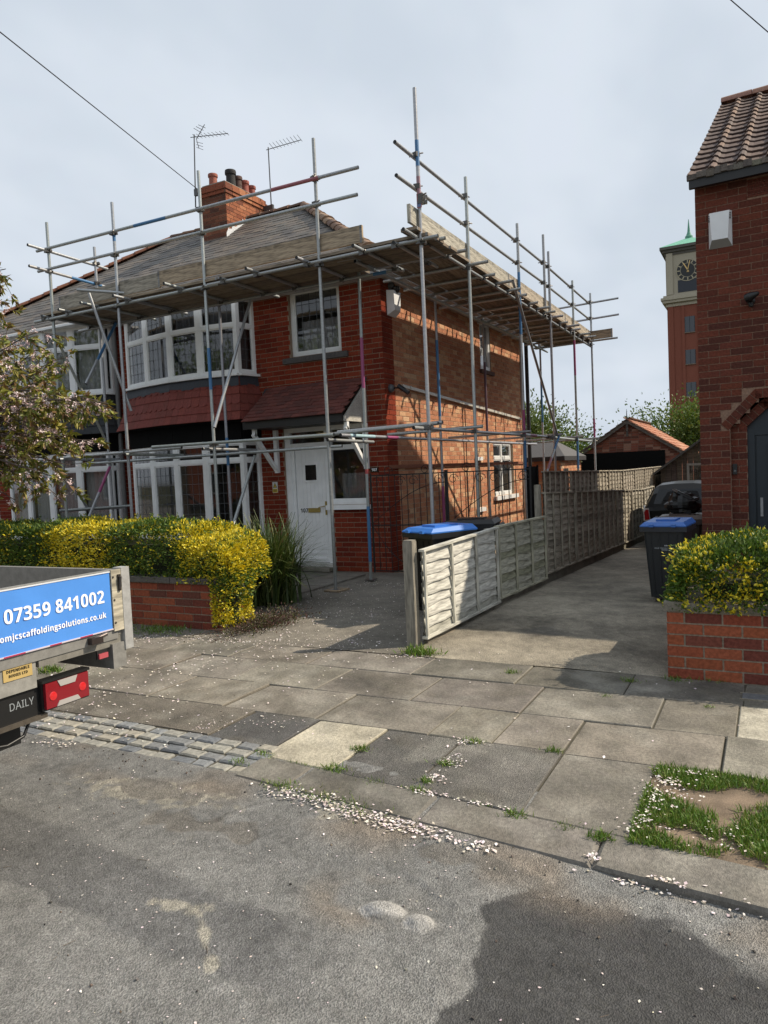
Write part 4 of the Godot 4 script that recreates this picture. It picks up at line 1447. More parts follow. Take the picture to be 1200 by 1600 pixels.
func neighbour_house() -> void:
	var h := thing("neighbour_house", "adjoining semi-detached house with white panelled bay behind the blossom tree", "house")
	var XL := PARTY - (HX - PARTY)
	var W := PARTY - XL
	var o := Vector3(XL, -.5, HZ)
	var mir: Array = []
	for k in BAY.size(): mir.append(Vector2(2 * PARTY - BAY[BAY.size() - 1 - k].x, BAY[BAY.size() - 1 - k].y))
	var X := func(x: float) -> float: return x - XL
	var holes: Array = [Rect2(X.call(2 * PARTY + 8.05), 1.05, 2.81, 2.28 - .55), Rect2(X.call(2 * PARTY + 8.05), 3.8, 2.81, EAVE - 3.3 + .2), Rect2(X.call(2 * PARTY + 6.3), .52, .9, 2.1)]
	holes[0].position.x = X.call(2 * PARTY + 8.05); holes[1].position.x = holes[0].position.x
	# mirrored openings run from -14.33 to -11.52
	holes[0] = Rect2(X.call(-14.33), 1.05, 2.81, 1.73)
	holes[1] = Rect2(X.call(-14.33), 3.8, 2.81, EAVE - 3.1)
	holes[2] = Rect2(X.call(-16.2), .52, .92, 2.1)
	var wf := Node3D.new()
	put(h, wf, "front_wall")
	var mb := MB.new()
	backing(mb, o, Vector3.RIGHT, Vector3(0, 0, 1), W, EAVE + .5, holes, .24, L(.3, .22, .16))
	part(wf, "mortar", mb, "brick")
	bricks(wf, o, Vector3.RIGHT, Vector3(0, 0, 1), W, EAVE + .5, holes, RED, 61, {"joint": .009, "from": .48})
	lay_bricks(60)
	var bk := MB.new()
	bk.bx(XL, PARTY - .1, -.5, EAVE, HZ - 7.56, HZ - 7.3, L(.3, .15, .1))
	bk.bx(XL, XL + .24, -.5, EAVE, HZ - 7.3, HZ - .24, L(.3, .15, .1))
	bk.bx(XL + .24, PARTY - .1, .0, .04, HZ - 7.3, HZ - .26, L(.18, .14, .1))
	bk.bx(XL + .24, PARTY - .1, 2.45, 2.6, HZ - 7.3, HZ - .3, L(.25, .2, .16))
	bk.bx(XL + .24, PARTY - .1, 4.72, 4.8, HZ - 7.3, HZ - .26, L(.5, .5, .48))
	part(h, "back_wall", bk, "brick")
	var dm := MB.new()
	dm.bx(-16.2, -15.28, .04, 2.1, HZ - .1, HZ - .05, L(.5, .5, .5))
	part(h, "front_door", dm, "upvc")
	var wc := L(.74, .75, .75)
	bay_window(h, "bay_window", mir, 3.42, 4.76, .68, false, wc, L(.3, .31, .31))
	bay_window(h, "bay_window", mir, .6, 2.27, .8, false, wc, L(.3, .31, .31))
	bay_skirt(h, mir, 2.62, 3.38, .2, [Color(.03, .032, .036), Color(.025, .027, .03)], false)
	var bb := MB.new()
	for k in mir.size() - 1:
		bb.bar(Vector3(mir[k + 1].x, .28, mir[k + 1].y - .03), Vector3(mir[k].x, .28, mir[k].y - .03), .1, .58, L(.02, .02, .022))
	part(h, "bay_base", bb, "paint")
	var tp := MB.new()
	for k in mir.size() - 2:
		tp.quad(Vector3(mir[0].x, 4.79, HZ), Vector3(mir[k + 1].x, 4.79, mir[k + 1].y), Vector3(mir[k + 2].x, 4.79, mir[k + 2].y), Vector3(mir[6].x, 4.79, HZ), Vector3.UP, wc)
	tp.bx(XL - .3, PARTY - .002, EAVE - .14, EAVE, HZ + .3, HZ + .32, wc)
	tp.bx(XL - .3, PARTY - .002, EAVE - .13, EAVE - .115, HZ + .008, HZ + .3, wc)
	tp.bx(-14.35, -11.45, 4.72, 4.76, HZ, HZ + .6, wc)
	part(h, "soffit", tp, "upvc")
	house_roof(h, PARTY, XL - .3, false, 71)
	var gt := MB.new()
	gt.tube(Vector3(XL - .3, EAVE - .03, HZ + .36), Vector3(PARTY - .01, EAVE - .03, HZ + .36), .055, .055, 8, L(.6, .6, .6))
	part(h, "gutter", gt, "plastic")

# ---------------------------------------------------------------- the house on the right
func right_house() -> void:
	var h := thing("right_house", "dark red brick house with pantiled roof and dark blue arched door beside the drive", "house", Vector3(-.77, 0, -10.04), deg_to_rad(-2.8))
	var H2 := 5.0
	var W := 7.0
	var pal := [Color(0.141, 0.044, 0.030), Color(0.130, 0.040, 0.028), Color(0.151, 0.047, 0.031), Color(0.116, 0.037, 0.026), Color(0.138, 0.043, 0.029), Color(0.162, 0.051, 0.032), Color(0.095, 0.035, 0.028), Color(0.146, 0.047, 0.032)]
	var wf := Node3D.new()
	put(h, wf, "front_wall")
	var holes: Array = [Rect2(.34, .5, 1.5, 2.0), Rect2(.45, 2.5, 1.28, .12), Rect2(.56, 2.62, 1.06, .12), Rect2(.66, 2.74, .86, .1)]
	var bh: Array = [Rect2(.34, .5, 1.5, 1.98), Rect2(.25, 2.46, 1.68, .16), Rect2(.36, 2.62, 1.46, .13), Rect2(.48, 2.75, 1.22, .13), Rect2(.58, 2.88, 1.02, .05)]
	var vent := Rect2(.58, 5.17, .45, .2)
	var mb := MB.new()
	backing(mb, Vector3(0, -.5, 0), Vector3.RIGHT, Vector3(0, 0, 1), W, H2 + .5, holes, .26, L(.27, .17, .12))
	part(wf, "mortar", mb, "brick")
	bricks(wf, Vector3(0, -.5, 0), Vector3.RIGHT, Vector3(0, 0, 1), W, H2 + .5, bh + [vent], pal, 81, {"from": .45, "joint": .01})
	# the arch: an outer ring of bricks on edge, and a second ring set back
	for ring in [[.0, .012, 0.0], [.115, -.08, .16]]:
		var line := [Vector2(.24 + ring[0] * 1.3, 2.0 - ring[0] * .1), Vector2(.62 + ring[0] * .75, 2.4 - ring[0] * 1.0), Vector2(1.56 - ring[0] * .75, 2.4 - ring[0] * 1.0), Vector2(1.94 - ring[0] * 1.3, 2.0 - ring[0] * .1)]
		for k in 3:
			var a: Vector2 = line[k]
			var b: Vector2 = line[k + 1]
			var d := (b - a).normalized()
			var inw := Vector2(d.y, -d.x)
			var cnt := maxi(3, roundi(a.distance_to(b) / .083))
			for i in cnt:
				var p := a.lerp(b, (i + .5) / cnt) + inw * .055
				var m := MB.new()
				m.box(Transform3D(Basis(Vector3(d.x, d.y, 0), Vector3(-d.y, d.x, 0), Vector3(0, 0, 1)), Vector3(p.x, p.y, ring[1] - .05)), Vector3(a.distance_to(b) / cnt - .009, .11, .1), pal[rng.randi() % pal.size()])
				part(wf, "arch_brick", m, "brick")
		var am := MB.new()
		for k in 3:
			var a: Vector2 = line[k]
			var b: Vector2 = line[k + 1]
			var d := (b - a).normalized()
			var inw := Vector2(d.y, -d.x)
			var p := (a + b) / 2 + inw * .055
			am.box(Transform3D(Basis(Vector3(d.x, d.y, 0), Vector3(-d.y, d.x, 0), Vector3(0, 0, 1)), Vector3(p.x, p.y, ring[1] - .058)), Vector3(a.distance_to(b), .106, .1), L(.25, .16, .115))
		part(wf, "arch_mortar", am, "brick")
	# recessed jambs
	for q in [[.34, .52], [1.66, 1.84]]:
		var jm := MB.new()
		jm.bx(q[0], q[1], 0, 1.99, -.2, -.09, L(.25, .16, .115))
		part(wf, "jamb_mortar", jm, "brick")
		bricks(wf, Vector3(q[0], 0, -.09), Vector3.RIGHT, Vector3(0, 0, 1), .18, 1.99, [], pal, 83, {"joint": .01, "len": .17})
	lay_bricks(300)
	var sw := MB.new()
	sw.bx(0, .26, -.5, H2, -8, -.26, L(.2, .07, .05))
	sw.bx(W - .26, W, -.5, H2, -8, -.26, L(.2, .07, .05))
	sw.bx(.26, W - .26, -.5, H2, -8, -7.74, L(.2, .07, .05))
	sw.bx(.26, W - .26, 2.5, 2.6, -7.74, -.3, L(.2, .18, .16))
	part(h, "side_walls", sw, "brick")
	# gable triangle in the left flank
	var gb := MB.new()
	for x in [0.0, W - .26]:
		gb.slab(Vector3(x, 0, 0), Vector3(0, 0, 1), Vector3.UP, Vector3.RIGHT, PackedVector2Array([Vector2(-.02, H2), Vector2(-7.98, H2), Vector2(-4.0, 7.3)]), .26, L(.2, .07, .05))
	part(h, "gable", gb, "brick")
	# door
	var dr := Node3D.new()
	put(h, dr, "front_door")
	var navy := L(.012, .018, .026)
	var dm := MB.new()
	dm.slab(Vector3(0, 0, -.2), Vector3.RIGHT, Vector3.UP, Vector3(0, 0, 1), PackedVector2Array([Vector2(.5, .05), Vector2(1.68, .05), Vector2(1.68, 1.95), Vector2(1.4, 2.26), Vector2(.78, 2.26), Vector2(.5, 1.95)]), .04, navy)
	dm.bx(.52, .6, .05, 1.93, -.16, -.13, navy)
	dm.bx(1.58, 1.66, .05, 1.93, -.16, -.13, navy)
	dm.bx(.6, 1.58, 1.85, 1.93, -.16, -.132, navy)
	part(dr, "frame", dm, "paint")
	var lm := MB.new()
	lm.bx(.62, 1.56, .08, 1.84, -.16, -.145, navy)
	for q in [[.74, .79, .95, 1.74], [1.39, 1.44, .95, 1.74], [.79, 1.39, 1.69, 1.74], [.79, 1.39, .95, 1.0], [.74, .79, .2, .8], [1.39, 1.44, .2, .8], [.79, 1.39, .75, .8], [.79, 1.39, .2, .25]]:
		lm.bx(q[0], q[1], q[2], q[3], -.145, -.128, navy)
	part(dr, "door_leaf", lm, "paint")
	var gp := MB.new()
	gp.bx(.79, 1.39, 1.0, 1.69, -.145, -.14, L(.04, .05, .045))
	part(dr, "door_light", gp, "gloss")
	var hd := MB.new()
	hd.bx(.65, .68, .85, 1.08, -.145, -.13, L(.3, .3, .3))
	part(dr, "handle", hd, "alloy")
	# air brick
	var vn := Node3D.new()
	put(h, vn, "air_brick")
	var vm := MB.new()
	vm.bx(.585, 1.025, 4.675, 4.865, -.01, -.003, L(.01, .006, .005))
	for k in 15: vm.bx(.585 + k * .031, .599 + k * .031, 4.675, 4.865, -.003, .008, L(.14, .045, .032))
	for k in 10: vm.bx(.585, 1.025, 4.675 + k * .0203, 4.684 + k * .0203, -.003, .0085 + .002 * (k % 3), L(.14, .045, .032))
	for k in 4: vm.bx(.58, 1.03, 4.67 + k * .0615, 4.687 + k * .0615, -.003, .011, L(.15, .048, .034))
	part(vn, "grille", vm, "brick")
	# roof: pantiles with a raised roll, each its own piece
	var rf := Node3D.new()
	put(h, rf, "roof")
	var e := Vector3(-.05, 4.98, .2)
	var top := Vector3(-.05, 7.5, -4.0)
	var s := (top - e).normalized()
	var Ls := e.distance_to(top)
	var nr := Vector3.RIGHT.cross(s).normalized()
	if nr.y < 0: nr = -nr
	var dk := MB.new()
	dk.quad(e, e + Vector3.RIGHT * (W + .1), top + Vector3.RIGHT * (W + .1), top, nr, L(.04, .03, .026))
	dk.quad(top, top + Vector3.RIGHT * (W + .1), Vector3(W + .05, 4.98, -8.2), Vector3(-.05, 4.98, -8.2), Vector3(0, 1, -1), L(.1, .07, .06))
	dk.bx(-.04, W + .04, 4.86, 4.97, .14, .2, L(.014, .013, .012))
	dk.bx(-.04, W + .04, 4.93, 4.945, -.0, .14, L(.03, .028, .026))
	part(rf, "fascia_board", dk, "paint")
	var tp := [Color(0.108, 0.069, 0.056), Color(0.094, 0.060, 0.050), Color(0.122, 0.077, 0.061), Color(0.083, 0.055, 0.047)]
	var rolls := [Color(0.160, 0.098, 0.068), Color(0.184, 0.113, 0.076), Color(0.136, 0.082, 0.062)]
	var tw := .31
	var gauge := .285
	var rows := int(Ls / gauge)
	var prof := [[0.0, .02], [.05, .004], [.17, .0], [.215, .008], [.235, .042], [.265, .056], [.295, .042], [.312, .018]]
	var cache := {}
	for v in 8:
		var m := MB.new()
		var c: Color = tp[v % 4]
		var c2: Color = rolls[v % 3]
		for k in prof.size() - 1:
			var a0 := Vector3(prof[k][0], prof[k][1] + .03, 0)
			var a1 := Vector3(prof[k + 1][0], prof[k + 1][1] + .03, 0)
			var back := Vector3(0, -.028, -gauge * 1.28)
			var cc := c2 if prof[k][1] > .03 and v < 5 else c
			m.quad(a0, a1, a1 + back, a0 + back, Vector3.UP, cc)
			m.quad(a0, a1, a1 - Vector3(0, .018, 0), a0 - Vector3(0, .018, 0), Vector3(0, 0, 1), c * .9)
		m.quad(Vector3(0, .05, 0), Vector3(0, .05, 0) + Vector3(0, -.028, -gauge * 1.28), Vector3(0, .004, -gauge * 1.28), Vector3(0, .03, 0), Vector3.LEFT, c)
		cache[v] = m.mesh(M.tile)
	var rest := MB.new()
	for j in rows:
		for i in int(W / tw):
			var at := e + Vector3.RIGHT * (i * tw) + s * (j * gauge) + nr * .004
			var B := Basis(Vector3.RIGHT, nr, Vector3.RIGHT.cross(nr))
			var t := Transform3D(B * Basis.from_euler(Vector3(rng.randf_range(-.012, .012), rng.randf_range(-.012, .012), rng.randf_range(-.012, .012))), at)
			if i < 14: inst(rf, "pantile", cache[rng.randi() % 8], t)
			else:
				rest.quad(t * Vector3(0, .03, 0), t * Vector3(.22, .03, 0), t * Vector3(.22, 0, -.36), t * Vector3(0, 0, -.36), nr, tp[(i + j) % 4])
				rest.quad(t * Vector3(.22, .03, 0), t * Vector3(.265, .085, 0), t * Vector3(.265, .06, -.36), t * Vector3(.22, 0, -.36), nr, tp[(i + j) % 4])
				rest.quad(t * Vector3(.265, .085, 0), t * Vector3(.31, .04, 0), t * Vector3(.31, .01, -.36), t * Vector3(.265, .06, -.36), nr, tp[(i + j) % 4])
	part(rf, "pantiles", rest, "tile").set_meta("kind", "stuff")
	# mortar bed and moss along the eave
	var mo := MB.new()
	var x := -.06
	while x < W:
		var w := rng.randf_range(.05, .12)
		mo.bx(x, x + w, 4.965 + rng.randf_range(-.02, .005), 5.03 + rng.randf_range(-.015, .015), .17, .225 + rng.randf_range(-.01, .015), tone(L(.14, .125, .105), .25))
		x += w - .004
	part(rf, "eave_mortar", mo, "concrete")
	for k in 15:
		var p := top + Vector3.RIGHT * (k * .47)
		var m := MB.new()
		for w in 6:
			var t0 := PI * w / 6
			var t1 := PI * (w + 1) / 6
			var e0 := Vector3(0, sin(t0) * .12, cos(t0) * .15)
			var e1 := Vector3(0, sin(t1) * .12, cos(t1) * .15)
			m.quadn([p + e0, p + e1, p + e1 * 1.04 + Vector3.RIGHT * .46, p + e0 * 1.04 + Vector3.RIGHT * .46], [e0.normalized(), e1.normalized(), e1.normalized(), e0.normalized()], tone(L(.3, .16, .115), .12))
			m.flat3(p, p + e0, p + e1, Vector3.LEFT, L(.25, .15, .1))
		part(rf, "ridge_tile", m, "tile")
	# things fixed to the wall
	var T := h.transform
	var al := thing("alarm_box", "white angular burglar alarm box high on the right house's brick wall", "alarm box", T * Vector3(.28, 4.14, .01), deg_to_rad(-2.8))
	alarm(al, .26, .42, .09, true)
	var sl := thing("wall_light", "small dark sensor light on the right house's brick wall above the door", "wall light", T * Vector3(.6, 3.42, .008), deg_to_rad(-2.8))
	var a1 := MB.new()
	a1.lathe(Vector3(0, .03, 0), [[.045, 0], [.045, .03], [.02, .05]], 12, L(.012, .012, .012), Vector3(0, 0, 1))
	part(sl, "mount", a1, "plastic")
	var a2 := MB.new()
	a2.lathe(Vector3(-.05, .05, .1), [[0.0, 0.0], [.05, .0], [.055, .05], [.04, .1], [.02, .15], [0, .16]], 12, L(.014, .013, .013), Vector3(.9, .25, .3).normalized())
	part(sl, "head", a2, "plastic")
	var a3 := MB.new()
	a3.lathe(Vector3(0, -.02, .04), [[0, -.03], [.025, -.02], [.03, .01], [.02, .03]], 10, L(.02, .02, .02))
	part(sl, "sensor", a3, "plastic")
	var bl := thing("doorbell", "narrow black doorbell on the brick jamb beside the arched door", "doorbell", T * Vector3(.38, 1.38, -.082), deg_to_rad(-2.8))
	var b1 := MB.new()
	b1.bx(-.025, .025, 0, .13, 0, .025, L(.012, .012, .012))
	part(bl, "case", b1, "plastic")
	var b2 := MB.new()
	b2.lathe(Vector3(0, .04, .025), [[.015, 0], [.015, .004], [0, .005]], 12, L(.1, .1, .1), Vector3(0, 0, 1))
	part(bl, "button", b2, "plastic")
func alarm(n: Node3D, w: float, hh: float, d: float, slots: bool) -> void:
	var c := L(.78, .79, .8)
	var m := MB.new()
	var P := func(x: float, y: float, z: float) -> Vector3: return Vector3(x * w, y * hh, z * d)
	var lo := [P.call(-.5, 0, 0), P.call(.5, 0, 0), P.call(.5, 1, 0), P.call(-.5, 1, 0)]
	var up := [P.call(-.34, .2, 1), P.call(.34, .2, 1), P.call(.42, .97, 1), P.call(-.42, .97, 1)]
	m.quad(up[0], up[1], up[2], up[3], Vector3(0, 0, 1), c)
	m.quad(lo[1], lo[2], up[2], up[1], Vector3.RIGHT, c)
	m.quad(lo[0], lo[3], up[3], up[0], Vector3.LEFT, c)
	m.quad(lo[3], lo[2], up[2], up[3], Vector3.UP, c)
	part(n, "cover", m, "upvc")
	var b := MB.new()
	b.quad(lo[0], lo[1], up[1], up[0], Vector3(0, -1, 1), L(.3, .29, .27) if slots else c)
	part(n, "strobe_panel", b, "upvc")
	if slots:
		var s := MB.new()
		for k in 4:
			for q in [-1, 1]:
				s.bx(q * w * .42 - .018, q * w * .42 + .018, hh * (.74 + k * .05), hh * (.755 + k * .05), d * .72, d * .96, L(.03, .03, .03))
		part(n, "sounder_slots", s, "plastic")

# ---------------------------------------------------------------- scaffolding
const TR := .0242
var scaf: Node3D
var coup: ArrayMesh
func pole(called: String, a: Vector3, b: Vector3, bands: Array = []) -> void:
	var m := MB.new()
	var c := tone(Color(.36, .375, .38), .14)
	m.tube(a, b, TR, TR, 10, c, false)
	# each end is closed by a near-black disc, painting in the shade of the bore
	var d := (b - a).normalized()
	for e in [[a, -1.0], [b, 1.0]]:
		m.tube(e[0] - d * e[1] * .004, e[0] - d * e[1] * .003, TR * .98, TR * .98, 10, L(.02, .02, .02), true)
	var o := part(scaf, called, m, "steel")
	for q in bands:
		var bm := MB.new()
		bm.tube(a.lerp(b, q[0]), a.lerp(b, q[1]), TR + .0012, TR + .0012, 10, q[2], false)
		part(o, "paint_band", bm, "paint")
func clamp_at(p: Vector3, turn := 0.0) -> void:
	inst(scaf, "coupler", coup, Transform3D(Basis.from_euler(Vector3(0, turn + rng.randf_range(-.3, .3), rng.randf_range(-.2, .2))), p))
func board(called: String, a: Vector3, b: Vector3, w: float, th: float, col: Color, side: Vector3) -> void:
	# a plank from a to b; its width runs along side
	var d := (b - a)
	var m := MB.new()
	m.box(Transform3D(), Vector3(d.length(), th, w), col)
	for e in [-1, 1]: m.box(Transform3D(Basis(), Vector3(e * (d.length() / 2 - .02), 0, 0)), Vector3(.03, th + .003, w + .003), L(.2, .2, .2))
	var x := d.normalized()
	var z := side.normalized()
	var o := part(scaf, called, m, "timber")
	o.transform = Transform3D(Basis(x, z.cross(x).normalized(), z), (a + b) / 2)
func scaffolding() -> void:
	scaf = thing("scaffolding", "steel tube scaffolding with timber walkway wrapped round the red brick house", "scaffolding")
	var cm := MB.new()
	cm.bx(-.035, .035, -.03, .03, -.04, .04, L(.1, .095, .09))
	cm.tube(Vector3(.0, 0, .03), Vector3(.085, .012, .05), .009, .009, 6, L(.16, .15, .14))
	cm.tube(Vector3(-.02, .0, -.02), Vector3(-.02, .0, -.09), .009, .009, 6, L(.16, .15, .14))
	cm.box(Transform3D(Basis.from_euler(Vector3(0, .5, 0)), Vector3(.03, 0, -.03)), Vector3(.07, .04, .05), L(.14, .13, .12))
	coup = cm.mesh(M.steel)
	var BL := L(.05, .16, .33)
	var MG := L(.3, .06, .16)
	var RD := L(.4, .07, .07)
	var ZF := -8.65
	var ZI := -9.6
	var XO := -3.86
	var XI := -5.02
	# standards along the front, outside then inside
	var fx := [[-5.38, 6.14, []], [-7.40, 6.17, [[.48, .58, BL], [.1, .17, MG]]], [-9.2, 6.09, [[.9, .93, BL]]], [-10.75, 6.08, []]]
	for q in fx:
		pole("standard", Vector3(q[0], .0, ZF), Vector3(q[0] + .0, q[1], ZF), q[2])
	pole("standard", Vector3(-5.34, 0, ZI), Vector3(-5.3, 4.62, ZI), [[.62, .78, MG], [.06, .24, BL], [.345, .36, RD]])
	pole("standard", Vector3(-7.98, 0, ZI - .05), Vector3(-7.94, 4.6, ZI), [[.4, .5, BL]])
	pole("standard", Vector3(-10.68, 0, ZI), Vector3(-10.72, 5.9, ZI), [])
	# corner and side, outside
	pole("standard", Vector3(XO, 0, ZF), Vector3(XO, 6.38, ZF), [[.85, .9, BL], [.77, .83, L(.3, .17, .2)]])
	var sz := [[-10.33, 5.84, []], [-12.8, 5.85, [[.68, .86, BL], [.38, .46, MG], [.28, .37, BL]]], [-14.5, 6.1, []], [-14.85, 5.86, []], [-16.85, 5.7, [[.65, .78, MG], [.3, .42, BL]]], [-18.72, 5.78, [[.42, .5, MG]]]]
	for q in sz:
		var b0: float = gy(q[0]) if q[0] != -14.5 else 4.5
		pole("standard", Vector3(XO, b0, q[0]), Vector3(XO, q[1], q[0]), q[2])
	for q in [[-11.85, [[.55, .82, BL], [.1, .3, MG]]], [-14.25, [[.5, .8, L(.12, .07, .09)]]], [-16.7, []], [-18.4, [[.6, .8, BL]]]]:
		pole("standard", Vector3(XI - .05, gy(q[0]), q[0]), Vector3(XI - .05, 4.72, q[0]), q[1])
	# guard rails
	for y in [5.6, 5.26]:
		pole("guard_rail", Vector3(-10.98, y + .03, ZF + .05), Vector3(-7.3, y, ZF + .05), [[.62, .8, BL]] if y > 5.5 else [])
		pole("guard_rail", Vector3(-7.45, y - .0, ZF + .055), Vector3(-4.68 + (y - 5.6) * .1, y - .02, ZF + .055), [[.5, .78, L(.3, .1, .12)]] if y > 5.5 else [])
		for q in fx: clamp_at(Vector3(q[0], y, ZF + .03))
		pole("guard_rail", Vector3(-10.72, y, ZF + .42), Vector3(-10.75, y - .02, ZI - .3), [[.5, .9, BL]] if y < 5.5 else [])
		clamp_at(Vector3(-10.72, y, ZI))
	for y in [5.57, 5.18]:
		pole("guard_rail", Vector3(XO - .05, y - .03, -8.12), Vector3(XO - .05, y + .02, -14.7))
		pole("guard_rail", Vector3(XO - .05, y + .02, -14.4), Vector3(XO - .05, y - .02, -18.9))
		clamp_at(Vector3(XO - .02, y, ZF), 1.5)
		for q in sz: clamp_at(Vector3(XO - .02, y, q[0]), 1.5)
		pole("guard_rail", Vector3(-5.2, y - .06, -18.76), Vector3(-3.2, y - .0, -18.76))
	# ledgers at the walkway and at mid height
	pole("ledger", Vector3(-11.15, 4.46, ZF + .05), Vector3(-7.1, 4.47, ZF + .05))
	pole("ledger", Vector3(-7.3, 4.48, ZF + .055), Vector3(-3.6, 4.5, ZF + .055), [])
	pole("ledger", Vector3(-11.2, 4.45, ZI + .05), Vector3(-7.5, 4.46, ZI + .05))
	pole("ledger", Vector3(-7.7, 4.46, ZI + .05), Vector3(-4.6, 4.47, ZI + .05), [[.86, .93, BL]])
	pole("ledger", Vector3(XO - .05, 4.55, -8.25), Vector3(XO - .05, 4.53, -13.9), [])
	pole("ledger", Vector3(XO - .05, 4.53, -13.7), Vector3(XO - .05, 4.5, -18.95), [])
	pole("ledger", Vector3(XI, 4.53, -9.0), Vector3(XI, 4.5, -14.2))
	pole("ledger", Vector3(XI, 4.52, -14.0), Vector3(XI, 4.5, -18.9))
	pole("ledger", Vector3(-11.3, 2.1, ZF + .05), Vector3(-8.0, 2.13, ZF + .05))
	pole("ledger", Vector3(-8.6, 2.17, ZF + .06), Vector3(-5.25, 2.15, ZF + .06), [])
	pole("ledger", Vector3(-5.6, 2.16, ZF - .05), Vector3(-3.75, 2.2, ZF - .05), [[.0, .1, L(.3, .24, .1)]])
	pole("ledger", Vector3(-11.2, 2.02, ZI + .05), Vector3(-5.7, 2.03, ZI + .05), [])
	pole("ledger", Vector3(-5.0, 2.12, -8.35), Vector3(-5.0, 2.12, -13.0), [[.05, .2, L(.35, .5, .55)], [.28, .36, MG]])
	pole("ledger", Vector3(XO - .05, 2.14, -8.3), Vector3(XO - .05, 2.16, -13.2), [])
	pole("ledger", Vector3(XO - .05, 2.17, -13.0), Vector3(XO - .05, 2.14, -18.85), [[.05, .12, MG]])
	pole("ledger", Vector3(XI, 2.12, -12.7), Vector3(XI, 2.12, -17.6), [])
	for q in fx:
		clamp_at(Vector3(q[0], 4.46, ZF + .03)); clamp_at(Vector3(q[0], 2.14, ZF + .03))
	for q in sz:
		clamp_at(Vector3(XO - .02, 4.53, q[0]), 1.5); clamp_at(Vector3(XO - .02, 2.15, q[0]), 1.5)
	clamp_at(Vector3(XO, 4.48, ZF + .03)); clamp_at(Vector3(XO, 2.15, ZF + .03)); clamp_at(Vector3(XO + .03, 4.98, ZF)); clamp_at(Vector3(XO + .03, 5.04, ZF))
	# transoms under the boards
	for q in [[-10.9, .1], [-10.3, .25], [-9.66, .35], [-8.93, .35], [-7.83, .4], [-7.0, .12], [-6.4, .3], [-5.55, .3], [-4.68, .3], [-4.2, .1]]:
		pole("transom", Vector3(q[0], 4.52, ZF + q[1]), Vector3(q[0] + .02, 4.51, ZI - rng.randf_range(.1, .35)), [])
		clamp_at(Vector3(q[0], 4.48, ZF + .05))
		clamp_at(Vector3(q[0], 4.48, ZI + .05))
	pole("transom", Vector3(-9.75, 4.74, ZF + .32), Vector3(-9.1, 4.66, ZF - .05), [])
	var z := -8.95
	while z > -18.7:
		pole("transom", Vector3(XO + rng.randf_range(.08, .32), 4.575, z), Vector3(XI - rng.randf_range(.15, .34), 4.57, z + rng.randf_range(-.05, .05)), [])
		clamp_at(Vector3(XO - .05, 4.54, z), 1.5)
		z -= rng.randf_range(.45, .75)
	for zz in [-8.75, -10.25, -12.7, -14.9, -16.8, -18.6]:
		pole("transom", Vector3(XO + .15, 2.21, zz), Vector3(XI - .25, 2.19, zz + .02), [])
	for xx in [-5.3, -7.5, -9.1, -10.65]:
		pole("transom", Vector3(xx, 2.08, ZF + .15), Vector3(xx, 2.07, ZI - .2), [])
	# braces
	pole("brace", onz(139, 458, ZF + .25), onz(205, 642, ZF - .1), [])
	pole("brace", onz(181, 505, ZI + .1), onz(134, 600, ZF - .05), [[.0, .62, BL]])
	pole("brace", onz(88, 528, ZF - .03), onz(167, 692, ZI), [])
	pole("brace", onz(103, 740, ZF + .03), onz(157, 826, ZI + .3), [])
	pole("brace", onz(173, 726, ZI), onz(135, 818, ZF + .1), [[.05, .5, MG]])
	pole("brace", onz(391, 470, ZI + .05), onz(335, 668, ZF + .03), [])
	pole("brace", onz(398, 712, ZI), onz(363, 825, ZF - .1), [])
	pole("brace", onx(801, 438, XO + .05), onx(871, 680, XO + .05), [])
	pole("brace", onx(874, 680, XO + .07), onx(851, 748, XO + .07), [[.0, .35, BL], [.55, .8, L(.3, .15, .18)]])
	pole("brace", Vector3(-10.9, 1.2, ZF), Vector3(-10.6, 1.18, ZI - .2), [])
	pole("brace", onz(93, 798, ZF), onz(205, 790, ZI), [])
	# boards of the walkway
	var wood := [Color(.22, .175, .125), Color(.19, .15, .11), Color(.25, .2, .145), Color(.17, .135, .1)]
	for k in 5:
		var zz := ZF + .02 - .115 - k * .228
		var xs := [-11.05, -7.15, -3.75] if k % 2 == 0 else [-10.95, -8.9, -5.0, -3.72]
		if k > 3: xs[xs.size() - 1] = -5.2
		for i in xs.size() - 1:
			board("scaffold_board", Vector3(xs[i] + .004, 4.565 + .004 * (i % 2), zz), Vector3(xs[i + 1] - .004, 4.565 + .004 * (i % 2), zz), .222, .038, wood[(k + i) % 4], Vector3(0, 0, 1))
	for k in 5:
		var xx := XO + .02 - .115 - k * .228 - (.02 if k == 4 else 0.0)
		var zs := [-9.82, -13.7, -17.6, -18.75] if k % 2 == 0 else [-9.8, -11.7, -15.6, -18.78]
		if k < 1: zs[0] = -8.5
		for i in zs.size() - 1:
			board("scaffold_board", Vector3(xx, 4.628 + .004 * (i % 2), zs[i] - .004), Vector3(xx, 4.628 + .004 * (i % 2), zs[i + 1] + .004), .222, .038, wood[(k + i + 1) % 4], Vector3(1, 0, 0))
		# toe boards on edge
	var up := Vector3.UP
	board("toe_board", Vector3(-10.62, 4.71, ZF - .05), Vector3(-8.32, 4.74, ZF - .05), .225, .038, Color(.27, .245, .2), up)
	board("toe_board", Vector3(-8.36, 4.76, ZF - .052), Vector3(-4.72, 4.765, ZF - .052), .225, .038, Color(.3, .235, .165), up)
	board("toe_board", Vector3(XO - .05, 4.79, -8.42), Vector3(XO - .05, 4.78, -12.3), .225, .038, Color(.34, .32, .265), up)
	board("toe_board", Vector3(XO - .05, 4.78, -12.32), Vector3(XO - .05, 4.77, -16.2), .225, .038, Color(.34, .3, .235), up)
